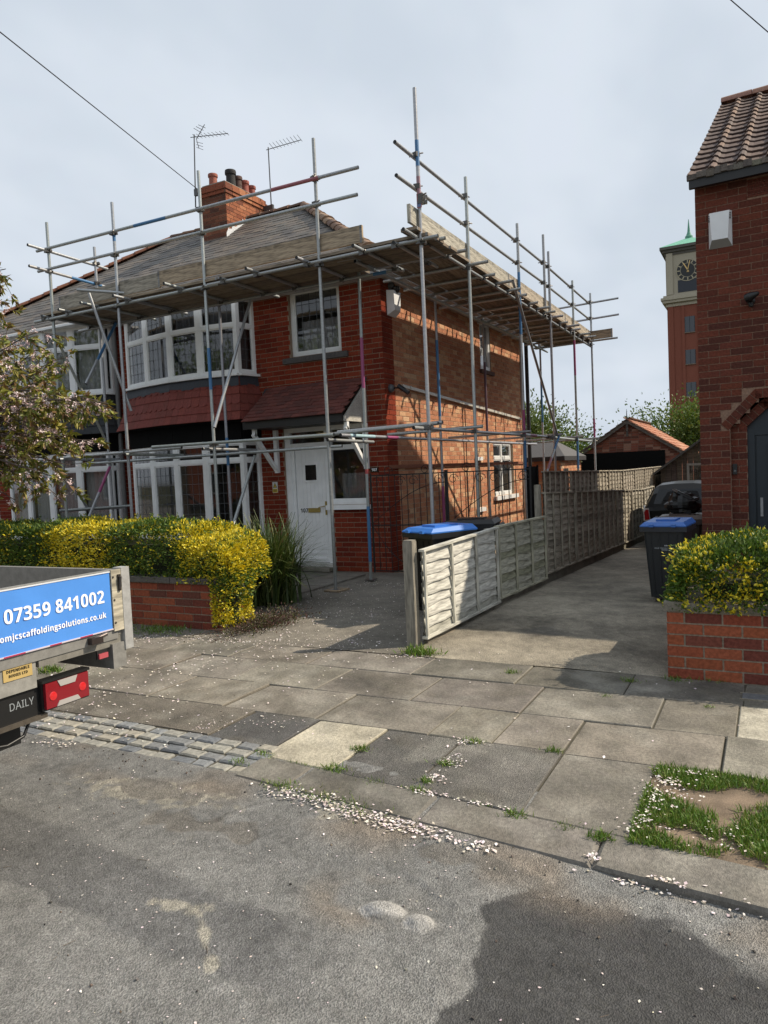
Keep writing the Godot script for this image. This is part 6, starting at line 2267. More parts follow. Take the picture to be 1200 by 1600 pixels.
	for z in [-.955, .953]: cw.slab(Vector3(0, 0, z), Vector3.RIGHT, Vector3.UP, Vector3(0, 0, 1), PackedVector2Array([Vector2(-3.9, 1.4), Vector2(-3.9, 2.05), Vector2(-4.55, 2.08), Vector2(-5.1, 1.4)]), .004, L(.02, .02, .02))
	part(t, "window", cw, "gloss")

# ---------------------------------------------------------------- wheelie bins
func bin(label: String, at: Vector3, turn: float, s: float, body: Color, lid: Color, words: bool, tilt := 0.0) -> Node3D:
	var b := thing("wheelie_bin", label, "bin", at, turn)
	var W := .48 * s
	var D := .55 * s
	var H := .86 * s
	var m := MB.new()
	var lo := [Vector3(-W * .36, .06, D * .36), Vector3(W * .36, .06, D * .36), Vector3(W * .36, .06, -D * .36), Vector3(-W * .36, .06, -D * .36)]
	var up := [Vector3(-W * .47, H, D * .47), Vector3(W * .47, H, D * .47), Vector3(W * .47, H, -D * .47), Vector3(-W * .47, H, -D * .47)]
	var ch := .03
	# eight-sided section so that the corners are rounded off
	var sec := func(p: Array) -> Array:
		var o: Array = []
		for k in 4:
			var a: Vector3 = p[k]
			var n0: Vector3 = p[(k + 3) % 4]
			var n1: Vector3 = p[(k + 1) % 4]
			o.append(a + (n0 - a).normalized() * ch)
			o.append(a + ((n0 - a).normalized() + (n1 - a).normalized()) * ch * .3)
			o.append(a + (n1 - a).normalized() * ch)
		return o
	var A: Array = sec.call(lo)
	var B: Array = sec.call(up)
	for k in A.size():
		var j := (k + 1) % A.size()
		m.quad(A[k], A[j], B[j], B[k], (A[k] + A[j]) * Vector3(1, 0, 1), body)
	for k in range(1, A.size() - 1): m.flat3(A[0], A[k], A[k + 1], Vector3.DOWN, body)
	for x in [-.3, -.1, .1, .3]:
		m.bar(Vector3(x * W * .8, .1, D * .37 + .002), Vector3(x * W, H - .06, D * .462), .008, .012, body)
	part(b, "body", m, "plastic")
	var r := MB.new()
	r.bx(-W * .53, W * .53, H - .035, H + .02, -D * .53, D * .53, body * 1.3)
	part(b, "rim", r, "plastic")
	var l := MB.new()
	var y0 := H + .022
	var P := [Vector3(-W * .52, y0, D * .54), Vector3(W * .52, y0, D * .54), Vector3(W * .52, y0, -D * .56), Vector3(-W * .52, y0, -D * .56)]
	var Q := [Vector3(-W * .44, y0 + .05, D * .44), Vector3(W * .44, y0 + .05, D * .44), Vector3(W * .44, y0 + .065, -D * .5), Vector3(-W * .44, y0 + .065, -D * .5)]
	for k in 4:
		var j := (k + 1) % 4
		l.quad(P[k], P[j], P[j] + Vector3.UP * .014, P[k] + Vector3.UP * .014, (P[k] + P[j]) * Vector3(1, 0, 1), lid)
		l.quad(P[k] + Vector3.UP * .014, P[j] + Vector3.UP * .014, Q[j], Q[k], (P[k] + P[j]) * Vector3(1, 0, 1) + Vector3.UP * .3, lid)
	l.quad(Q[0], Q[1], Q[2], Q[3], Vector3.UP, lid)
	l.bx(-W * .22, W * .22, y0 + .05, y0 + .075, -D * .3, D * .25, lid)
	l.bx(-W * .3, -W * .2, y0 + .0, y0 + .03, D * .54, D * .6, lid)
	l.bx(W * .2, W * .3, y0 + .0, y0 + .03, D * .54, D * .6, lid)
	part(b, "lid", l, "plastic")
	var hd := MB.new()
	hd.tube(Vector3(-W * .4, H + .01, -D * .62), Vector3(W * .4, H + .01, -D * .62), .014, .014, 8, body)
	for x in [-.4, 0, .4]: hd.tube(Vector3(x * W, H + .01, -D * .62), Vector3(x * W, H - .01, -D * .5), .014, .014, 8, body)
	part(b, "handle", hd, "plastic")
	for x in [-1, 1]:
		var wh := MB.new()
		wh.lathe(Vector3(x * W * .42 - .02, .1, -D * .42), [[0, 0], [.1, .0], [.1, .04], [0, .04]], 18, L(.012, .012, .012), Vector3.RIGHT)
		part(b, "wheel", wh, "plastic")
	if words:
		var bt := Basis(Vector3.RIGHT, Vector3(0, cos(.06), sin(.06)), Vector3(0, -sin(.06), cos(.06)))
		lettering(b, "council_name", "middlesbrough", .021, Transform3D(bt, Vector3(.0, H * .74, D * .445)), "grey_ink", true)
		var em := MB.new()
		for k in 3: em.bx(.005 + k * .016, .017 + k * .016, H * .74 + .022, H * .74 + .036, D * .445, D * .45, L(.4, .41, .42))
		em.bx(-.03, .06, H * .74 - .024, H * .74 - .018, D * .438, D * .443, L(.4, .41, .42))
		part(b, "emblem", em, "paint")
	return b
func bins() -> void:
	var grey := L(.016, .018, .023)
	var blk := L(.009, .009, .01)
	var blue := L(.035, .13, .42)
	bin("dark grey wheelie bin with blue lid standing on the drive by the right hedge", Vector3(-1.06, gy(-9.05), -9.06), deg_to_rad(-5), 1.0, grey, blue, true)
	bin("black wheelie bin with blue lid behind the near end of the lap fence", Vector3(-3.24, 0, -7.42), deg_to_rad(-28), 1.06, blk, L(.045, .19, .58), false)
	bin("all black wheelie bin behind the blue-lidded bin at the lap fence", Vector3(-3.22, 0, -8.35), deg_to_rad(-80), 1.06, blk, blk, false)
	var n := bin("dark wheelie bin with brown lid against the right house wall", Vector3(-1.05, gy(-9.9), -10.35), deg_to_rad(-88), 1.0, L(.02, .012, .01), L(.07, .045, .035), false)
	# black sack with a box lid on top of it
	var sk := thing("rubbish_sack", "glossy black bin bag heaped on the brown-lidded bin", "bag", Vector3(-1.04, gy(-9.9) + .945, -10.4))
	var m := MB.new()
	var seg := 22
	var rings := 12
	var P := func(i: int, j: int) -> Vector3:
		var a := TAU * (i % seg) / seg
		var e := PI * j / rings
		var d := Vector3(sin(e) * cos(a), cos(e), sin(e) * sin(a))
		var k := 1.0 + noise.get_noise_3d(d.x * 130, d.y * 130, d.z * 130) * .5
		return Vector3(d.x * .21 * k, maxf(.0, .13 + d.y * .15 * k), d.z * .24 * k)
	for j in rings:
		for i in seg:
			var q: Array = [P.call(i, j), P.call(i + 1, j), P.call(i + 1, j + 1), P.call(i, j + 1)]
			var c: Vector3 = (q[0] + q[2]) / 2 - Vector3(0, .12, 0)
			m.quad(q[0], q[1], q[2], q[3], c, L(.008, .008, .009))
	part(sk, "sack", m, "plastic")
	var lid := MB.new()
	lid.box(Transform3D(Basis.from_euler(Vector3(.1, .3, -.5)), Vector3(.06, .24, .05)), Vector3(.3, .035, .24), L(.02, .02, .021))
	lid.box(Transform3D(Basis.from_euler(Vector3(.1, .3, -.5)), Vector3(.055, .235, .05)), Vector3(.33, .014, .27), L(.045, .045, .047))
	part(sk, "tray", lid, "plastic")

# ---------------------------------------------------------------- the car at the end of the drive
func car() -> void:
	var c := thing("parked_car", "black hatchback parked nose-in behind the bins on the drive", "car", Vector3(-1.72, gy(-17.3), -17.3))
	# local: rear face at z = 0, car runs to -z. sections: [z, half width, y low, y waist, y roof, roof half width]
	var paint := L(.008, .009, .011)
	var S := [[.0, .70, .32, .80, .82, .66], [-.04, .78, .26, .86, .90, .70], [-.14, .81, .2, .92, 1.22, .58], [-.34, .82, .2, .93, 1.38, .56], [-.8, .82, .2, .93, 1.42, .56], [-1.6, .82, .2, .92, 1.41, .56], [-2.2, .82, .2, .92, 1.34, .56], [-2.75, .82, .2, .93, .98, .62], [-3.4, .78, .22, .84, .86, .6], [-3.6, .66, .3, .7, .72, .5]]
	var ring := func(s: Array) -> Array:
		return [Vector3(-s[1] * .92, s[2], s[0]), Vector3(-s[1], s[2] + .16, s[0]), Vector3(-s[1], s[3] - .1, s[0]), Vector3(-s[1] * .965, s[3], s[0]), Vector3(-s[5] - .05, lerpf(s[3], s[4], .82), s[0]), Vector3(-s[5] + .06, s[4] - .02, s[0]), Vector3(-.2, s[4] + .01, s[0]), Vector3(.2, s[4] + .01, s[0]), Vector3(s[5] - .06, s[4] - .02, s[0]), Vector3(s[5] + .05, lerpf(s[3], s[4], .82), s[0]), Vector3(s[1] * .965, s[3], s[0]), Vector3(s[1], s[3] - .1, s[0]), Vector3(s[1], s[2] + .16, s[0]), Vector3(s[1] * .92, s[2], s[0])]
	var m := MB.new()
	for k in S.size() - 1:
		var a: Array = ring.call(S[k])
		var b: Array = ring.call(S[k + 1])
		for i in a.size():
			var j := (i + 1) % a.size()
			var mid: Vector3 = (a[i] + a[j]) / 2
			m.quad(a[i], a[j], b[j], b[i], Vector3(mid.x, mid.y - .6, .0) + (Vector3(0, 0, .5) if k < 2 else Vector3.ZERO), paint)
	for e in [[S[0], 1.0], [S[S.size() - 1], -1.0]]:
		var a: Array = ring.call(e[0])
		for i in range(1, a.size() - 1): m.flat3(a[0], a[i], a[i + 1], Vector3(0, 0, e[1]), paint)
	part(c, "body", m, "carpaint")
	var rw := MB.new()
	rw.slab(Vector3(0, .955, -.072), Vector3.RIGHT, Vector3(0, .955, -.29).normalized(), Vector3(0, .29, .955).normalized(), PackedVector2Array([Vector2(-.61, 0), Vector2(.61, 0), Vector2(.5, .33), Vector2(-.5, .33)]), .012, L(.02, .024, .028))
	part(c, "rear_window", rw, "carglass")
	for x in [-1, 1]:
		var sw := MB.new()
		sw.slab(Vector3(x * .8, .97, -.3), Vector3(0, 0, -1), Vector3(-x * .42, .9, 0).normalized(), Vector3(x * .9, .42, 0).normalized(), PackedVector2Array([Vector2(.05, 0), Vector2(2.0, 0), Vector2(1.55, .34), Vector2(.15, .34)]), .006, L(.02, .022, .025))
		part(c, "side_window", sw, "gloss")
		var tl := Node3D.new()
		put(c, tl, "tail_light")
		var l1 := MB.new()
		l1.slab(Vector3(x * .79, .6, -.1), Vector3(0, 0, 1), Vector3.UP, Vector3(x, 0, 0), PackedVector2Array([Vector2(-.1, .02), Vector2(.1, .0), Vector2(.105, .2), Vector2(.05, .31), Vector2(-.03, .32)]), .03, L(.55, .55, .55))
		l1.slab(Vector3(x * .67, .58, .01), Vector3(x, 0, 0), Vector3.UP, Vector3(0, 0, 1), PackedVector2Array([Vector2(0, .02), Vector2(.13, .0), Vector2(.15, .2), Vector2(.1, .3), Vector2(.03, .29)]), .02, L(.5, .5, .5))
		part(tl, "surround", l1, "gloss")
		var l2 := MB.new()
		l2.slab(Vector3(x * .685, .61, .031), Vector3(x, 0, 0), Vector3.UP, Vector3(0, 0, 1), PackedVector2Array([Vector2(0, .01), Vector2(.1, .0), Vector2(.115, .17), Vector2(.075, .23), Vector2(.02, .22)]), .012, L(.3, .01, .012))
		part(tl, "red_lens", l2, "gloss")
		for z in [-.62, -2.95]:
			var wh := Node3D.new()
			put(c, wh, "wheel")
			wh.position = Vector3(x * .74, .29, z)
			var ty := MB.new()
			ty.lathe(Vector3(-.09, 0, 0), [[.17, 0], [.27, .0], [.29, .03], [.29, .15], [.27, .18], [.17, .18]], 22, L(.015, .015, .015), Vector3.RIGHT)
			part(wh, "tyre", ty, "matt")
			var ri := MB.new()
			ri.lathe(Vector3(-.07, 0, 0), [[0, 0], [.18, .02], [.18, .13], [.1, .14], [0, .14]], 18, L(.25, .25, .25), Vector3.RIGHT)
			part(wh, "rim", ri, "alloy")
	var bm := MB.new()
	bm.bx(-.76, .76, .3, .5, -.05, .06, L(.012, .012, .013))
	part(c, "bumper", bm, "plastic")
	var np := MB.new()
	np.bx(-.26, .26, .66, .77, .0, .012, L(.55, .42, .06))
	part(c, "number_plate", np, "paint")
	var hn := MB.new()
	hn.bx(-.2, .2, .79, .825, .0, .025, L(.6, .6, .6))
	part(c, "boot_handle", hn, "alloy")
	var wp := MB.new()
	wp.bar(Vector3(.02, 1.0, -.055), Vector3(-.4, 1.04, -.065), .012, .016, L(.01, .01, .01))
	part(c, "wiper", wp, "plastic")
	for x in [-.25, .25]:
		var hr := MB.new()
		hr.bx(x - .11, x + .11, 1.0, 1.2, -.95, -.87, L(.02, .02, .02))
		part(c, "headrest", hr, "matt")

# ---------------------------------------------------------------- what stands behind
func background() -> void:
	# garage with a brick gable
	var g := thing("brick_garage", "old brick garage with orange clay tile roof and black boarded gable", "garage", Vector3(-4.42, -.42, -27))
	var m := MB.new()
	m.slab(Vector3(0, 0, -.22), Vector3.RIGHT, Vector3.UP, Vector3(0, 0, 1), PackedVector2Array([Vector2(-1.72, 0), Vector2(1.72, 0), Vector2(1.72, 2.3), Vector2(0, 3.4), Vector2(-1.72, 2.3)]), .22, L(.2, .15, .12))
	m.bx(1.5, 1.72, 0, 2.3, -5, -.22, L(.24, .1, .07))
	m.bx(-1.72, -1.5, 0, 2.3, -5, -.22, L(.24, .1, .07))
	m.bx(-1.5, 1.5, 0, 2.3, -5, -4.8, L(.24, .1, .07))
	part(g, "wall", m, "brick")
	var gp := [Color(.2, .075, .05), Color(.24, .09, .06), Color(.16, .065, .048), Color(.3, .17, .12), Color(.13, .06, .045)]
	var rr := RandomNumberGenerator.new()
	rr.seed = 8
	var gm := MB.new()
	for row in 40:
		var y := row * .083
		var half := 1.7 if y < 2.28 else 1.7 * (3.38 - y) / 1.1
		var x := -half + (row % 2) * -.12
		while x < half:
			var a := maxf(x, -half)
			var b := minf(x + .235, half)
			if b - a > .04: gm.bx(a, b, y, y + .072, .0, .008, gp[rr.randi() % 5])
			x += .246
	part(g, "brickwork", gm, "brick").set_meta("kind", "stuff")
	var bb := MB.new()
	bb.bx(-1.62, 1.22, 1.1, 2.36, .01, .05, L(.008, .008, .009))
	part(g, "black_boarding", bb, "matt")
	var rf := Node3D.new()
	put(g, rf, "roof")
	for sgn in [-1.0, 1.0]:
		var e := Vector3(sgn * 1.95, 2.17, .1)
		var top := Vector3(0, 3.45, .1)
		var s := (top - e).normalized()
		var dk := MB.new()
		dk.quad(e, top, top - Vector3(0, 0, 5.2), e - Vector3(0, 0, 5.2), Vector3(sgn, 1, 0), L(.05, .04, .03))
		dk.bar(e - Vector3(0, .03, 0), top - Vector3(0, .03, 0), .03, .1, L(.12, .1, .085))
		part(rf, "verge_board", dk, "timber")
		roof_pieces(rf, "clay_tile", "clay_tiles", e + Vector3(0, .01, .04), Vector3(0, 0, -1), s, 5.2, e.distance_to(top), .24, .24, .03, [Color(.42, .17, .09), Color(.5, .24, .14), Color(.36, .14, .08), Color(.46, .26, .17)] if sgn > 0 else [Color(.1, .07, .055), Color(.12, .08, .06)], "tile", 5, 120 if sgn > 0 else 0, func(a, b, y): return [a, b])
	var fi := MB.new()
	fi.tube(Vector3(0, 3.4, .1), Vector3(0, 3.85, .1), .03, .006, 6, L(.05, .05, .05))
	fi.bx(-.035, .035, 2.9, 3.4, .08, .13, L(.08, .07, .06))
	part(rf, "finial", fi, "timber")
	# outhouse behind the scaffolded house
	var oh := thing("outhouse", "small brick outhouse with shallow dark roof behind the garden fence", "outhouse", Vector3(-5.95, -.42, -20.2))
	var om := MB.new()
	om.bx(-1.2, .85, 0, 2.2, -2.4, .0, L(.32, .24, .18))
	part(oh, "wall", om, "brick")
	var ob := MB.new()
	for row in 26:
		var x := -1.2 + (row % 2) * -.12
		while x < .85:
			var a := maxf(x, -1.2)
			var b := minf(x + .225, .85)
			if b - a > .04: ob.bx(a, b, row * .083, row * .083 + .072, 0, .008, COMMON[rr.randi() % COMMON.size()])
			x += .237
		var z := 0.0 - (row % 2) * .12
		while z > -2.4:
			ob.bx(.85, .858, row * .083, row * .083 + .072, maxf(z - .225, -2.4), z, COMMON[rr.randi() % COMMON.size()])
			z -= .237
	part(oh, "brickwork", ob, "brick").set_meta("kind", "stuff")
	var orf := MB.new()
	orf.quad(Vector3(-1.35, 2.25, .15), Vector3(1.0, 2.25, .15), Vector3(.4, 2.72, -1.2), Vector3(-.8, 2.72, -1.2), Vector3(0, 1, 1), L(.06, .055, .052))
	orf.quad(Vector3(1.0, 2.25, .15), Vector3(1.0, 2.25, -2.5), Vector3(.4, 2.72, -1.3), Vector3(.4, 2.72, -1.2), Vector3(1, 1, 0), L(.06, .055, .052))
	orf.quad(Vector3(-1.35, 2.25, .15), Vector3(-1.35, 2.25, -2.5), Vector3(-.8, 2.72, -1.3), Vector3(-.8, 2.72, -1.2), Vector3(-1, 1, 0), L(.06, .055, .052))
	orf.bx(-1.35, 1.0, 2.13, 2.25, -2.5, .15, L(.03, .028, .026))
	part(oh, "roof", orf, "slate")
	# timber shed beyond the car
	var sh := thing("timber_shed", "dark boarded timber shed with small window beyond the parked car", "shed", Vector3(-1.3, -.42, -24.5))
	for k in 22:
		var bd := MB.new()
		var x0 := -1.75 + k * .16
		var hgt := 1.75 + minf(k, 21 - k) * .16 * .72
		bd.bx(x0, x0 + .15, 0, hgt, -.02, .012 * (k % 2), tone(L(.07, .055, .042), .25))
		part(sh, "board", bd, "timber")
	var sw := MB.new()
	sw.bx(-1.75, -1.7, 0, 1.7, -3, -.02, L(.06, .05, .04))
	sw.bx(1.72, 1.77, 0, 1.7, -3, -.02, L(.06, .05, .04))
	part(sh, "side_wall", sw, "timber")
	var sr := MB.new()
	for sgn in [-1.0, 1.0]:
		sr.bar(Vector3(sgn * 1.95, 1.58, -1.4), Vector3(0, 2.98, -1.4), 3.3, .06, L(.045, .04, .037), Vector3(0, 1, 0))
	part(sh, "roof", sr, "slate")
	var swn := Node3D.new()
	put(sh, swn, "window")
	window(swn, Vector3(-.98, 1.25, .03), Vector3.RIGHT, Vector3(0, 0, 1), .6, .62, [1.0], 0.0, {"fw": .05, "inset": -.02, "col": L(.2, .19, .17)})
	# clock tower
	var t := thing("clock_tower", "tall brick clock tower with stone clock stage and green copper roof", "tower", Vector3(-7.8, -.5, -90))
	var w := 2.25
	var tb := MB.new()
	var tr := L(.23, .08, .055)
	tb.bx(-w, w, 0, 19.6, -4.7, 0, tr)
	part(t, "shaft", tb, "brick")
	for x in [-w + .05, -.75, .9]:
		var pl := MB.new()
		pl.bx(x, x + .6 if x < -1 else x + .3, 0, 19.6, .0, .1, tr)
		part(t, "pilaster", pl, "brick")
	for q in [[495, 518], [547, 568], [598, 619], [650, 671]]:
		var a := onz(1071, q[0], -90)
		var b := onz(1085, q[1], -90)
		var wn := Node3D.new()
		put(t, wn, "window")
		var f := MB.new()
		f.bx(-.45, .6, b.y + .5, a.y + .5, .0, .04, L(.012, .016, .024))
		part(wn, "pane", f, "gloss")
		var fr := MB.new()
		for x in [-.45, .05, .56]: fr.bx(x, x + .05, b.y + .5, a.y + .5, .04, .09, L(.05, .055, .065))
		fr.bx(-.5, .65, b.y + .42, b.y + .5, .0, .14, L(.2, .15, .11))
		part(wn, "frame", fr, "stone")
	var st := MB.new()
	var sc := L(.42, .37, .285)
	st.bx(-w - .05, w + .05, 19.6, 25.6, -4.75, .05, sc)
	st.bx(-w + .05, -w + .7, 20.6, 25.2, .05, .22, sc)
	st.bx(w - .7, w - .05, 20.6, 25.2, .05, .22, sc)
	part(t, "clock_stage", st, "stone")
	var co := MB.new()
	for q in [[19.3, .12], [19.7, .45], [20.0, .6], [20.25, .35]]: co.bx(-w - q[1], w + q[1], q[0], q[0] + .28, -4.7 - q[1], q[1], sc)
	part(t, "cornice", co, "stone")
	var ev := MB.new()
	for q in [[25.0, .15], [25.3, .35], [25.6, .6]]: ev.bx(-w - q[1], w + q[1], q[0], q[0] + .29, -4.7 - q[1], q[1], L(.12, .11, .095))
	part(t, "eaves", ev, "stone")
	var rm := MB.new()
	var ap := Vector3(0, 27.3, -2.35)
	var k := w + .6
	var cs := [Vector3(-k, 25.9, .6), Vector3(k, 25.9, .6), Vector3(k, 25.9, -4.7 - .6), Vector3(-k, 25.9, -4.7 - .6)]
	for i in 4:
		var a: Vector3 = cs[i]
		var b: Vector3 = cs[(i + 1) % 4]
		rm.flat3(a, b, ap, (a + b) / 2 - Vector3(0, 24, -2.35), L(.16, .42, .3))
	part(t, "copper_roof", rm, "copper")
	var sp := MB.new()
	sp.lathe(Vector3(0, 26.9, -2.35), [[.4, 0], [.42, .5], [.3, .6], [.16, 1.0], [.03, 2.4], [0, 2.45]], 10, L(.12, .3, .22))
	part(t, "finial", sp, "copper")
	var ck := Node3D.new()
	put(t, ck, "clock")
	ck.position = Vector3(0, 23.1, .08)
	var fm := MB.new()
	fm.lathe(Vector3.ZERO, [[1.15, 0], [1.15, .05], [0, .051]], 40, L(.012, .012, .014), Vector3(0, 0, 1))
	part(ck, "dial", fm, "paint")
	var rg := MB.new()
	for q in [[1.13, 1.2], [.74, .78]]:
		for i in 48:
			var a := TAU * i / 48
			var b := TAU * (i + 1) / 48
			rg.quad(Vector3(cos(a) * q[0], sin(a) * q[0], .06), Vector3(cos(b) * q[0], sin(b) * q[0], .06), Vector3(cos(b) * q[1], sin(b) * q[1], .06), Vector3(cos(a) * q[1], sin(a) * q[1], .06), Vector3(0, 0, 1), L(.42, .36, .24))
	part(ck, "ring", rg, "paint")
	for i in 12:
		var nm := MB.new()
		var a := TAU * i / 12
		nm.bar(Vector3(cos(a) * .8, sin(a) * .8, .062), Vector3(cos(a) * 1.1, sin(a) * 1.1, .062), .02, .11, L(.42, .36, .24), Vector3(0, 0, 1).cross(Vector3(cos(a), sin(a), 0)))
		part(ck, "hour_mark", nm, "paint")
	for q in [[.9, 118.0, .07], [1.05, 76.0, .05]]:
		var hm := MB.new()
		var a := deg_to_rad(q[1])
		hm.bar(Vector3(-cos(a) * .25, -sin(a) * .25, .08), Vector3(cos(a) * q[0], sin(a) * q[0], .08), .02, q[2] * 1.6, L(.75, .5, .2), Vector3(0, 0, 1).cross(Vector3(cos(a), sin(a), 0)))
		part(ck, "hand", hm, "paint")
	var pn := MB.new()
	pn.bx(-1.05, 1.1, 20.75, 22.1, .05, .09, L(.02, .022, .032))
	part(t, "louvre_panel", pn, "paint")
	# trees
	var gr := [Color(.1, .16, .025), Color(.125, .19, .032), Color(.07, .12, .02), Color(.16, .21, .05)]
	tree("tree", "leafy green tree between the brick garage and the clock tower", Vector3(-3.4, -.5, -35), 4.9, 2.5, 17000, .15, gr, 1, "", .85)
	tree("tree", "broad green tree directly behind the timber shed", Vector3(-.6, -.5, -38), 5.4, 2.5, 14000, .15, gr, 2, "", .85)
	tree("tree", "light green sapling growing behind the brick outhouse", Vector3(-8.0, -.5, -26.0), 4.4, 1.8, 13000, .12, [Color(.12, .17, .03), Color(.09, .14, .025), Color(.15, .19, .045)], 3, "", 1.0)
	tree("tree", "bushy green tree behind the outhouse beside the garage", Vector3(-8.6, -.5, -33), 4.3, 2.1, 12000, .14, gr, 4, "", .9)
	# across the road, behind the camera: what the bay windows mirror
	for q in [[-29.0, 11.0, 10.5, 3.8, 5, "broad street tree across the road facing the bay windows"], [-38.0, 13.0, 11.0, 4.0, 6, "tall street tree across the road facing the adjoining house"], [-20.0, 12.0, 9.0, 3.4, 7, "street tree across the road facing the front door"]]:
		tree("street_tree", q[5], Vector3(q[0], 0, q[1]), q[2], q[3], 6500, .26, gr, q[4], "trees across the road")
	for q in [[-25.0, "brick house across the road facing the scaffolded house"], [-42.0, "brick house across the road facing the adjoining house"]]:
		var oh2 := thing("opposite_house", q[1], "house", Vector3(q[0], 0, 19), 0.0, "houses across the road")
		var hm := MB.new()
		hm.bx(-6, 6, 0, 5, 0, 8, L(.24, .09, .06))
		part(oh2, "wall", hm, "brick")
		var rm2 := MB.new()
		rm2.quad(Vector3(-6.3, 5, -.3), Vector3(6.3, 5, -.3), Vector3(4, 8, 4), Vector3(-4, 8, 4), Vector3(0, 1, -1), L(.1, .06, .05))
		rm2.quad(Vector3(-6.3, 5, 8.3), Vector3(6.3, 5, 8.3), Vector3(4, 8, 4), Vector3(-4, 8, 4), Vector3(0, 1, 1), L(.1, .06, .05))
		rm2.flat3(Vector3(-6.3, 5, -.3), Vector3(-6.3, 5, 8.3), Vector3(-4, 8, 4), Vector3(-1, 1, 0), L(.1, .06, .05))
		rm2.flat3(Vector3(6.3, 5, -.3), Vector3(6.3, 5, 8.3), Vector3(4, 8, 4), Vector3(1, 1, 0), L(.1, .06, .05))
		part(oh2, "roof", rm2, "slate")
		for x in [-4.2, -1.5, 1.2, 3.9]:
			for y in [.8, 3.1]:
				var wn := MB.new()
				wn.bx(x - .7, x + .7, y, y + 1.3, -.06, -.01, L(.6, .6, .6))
				wn.bx(x - .62, x + .62, y + .08, y + 1.22, -.07, -.06, L(.04, .045, .05))
				part(oh2, "window", wn, "upvc")

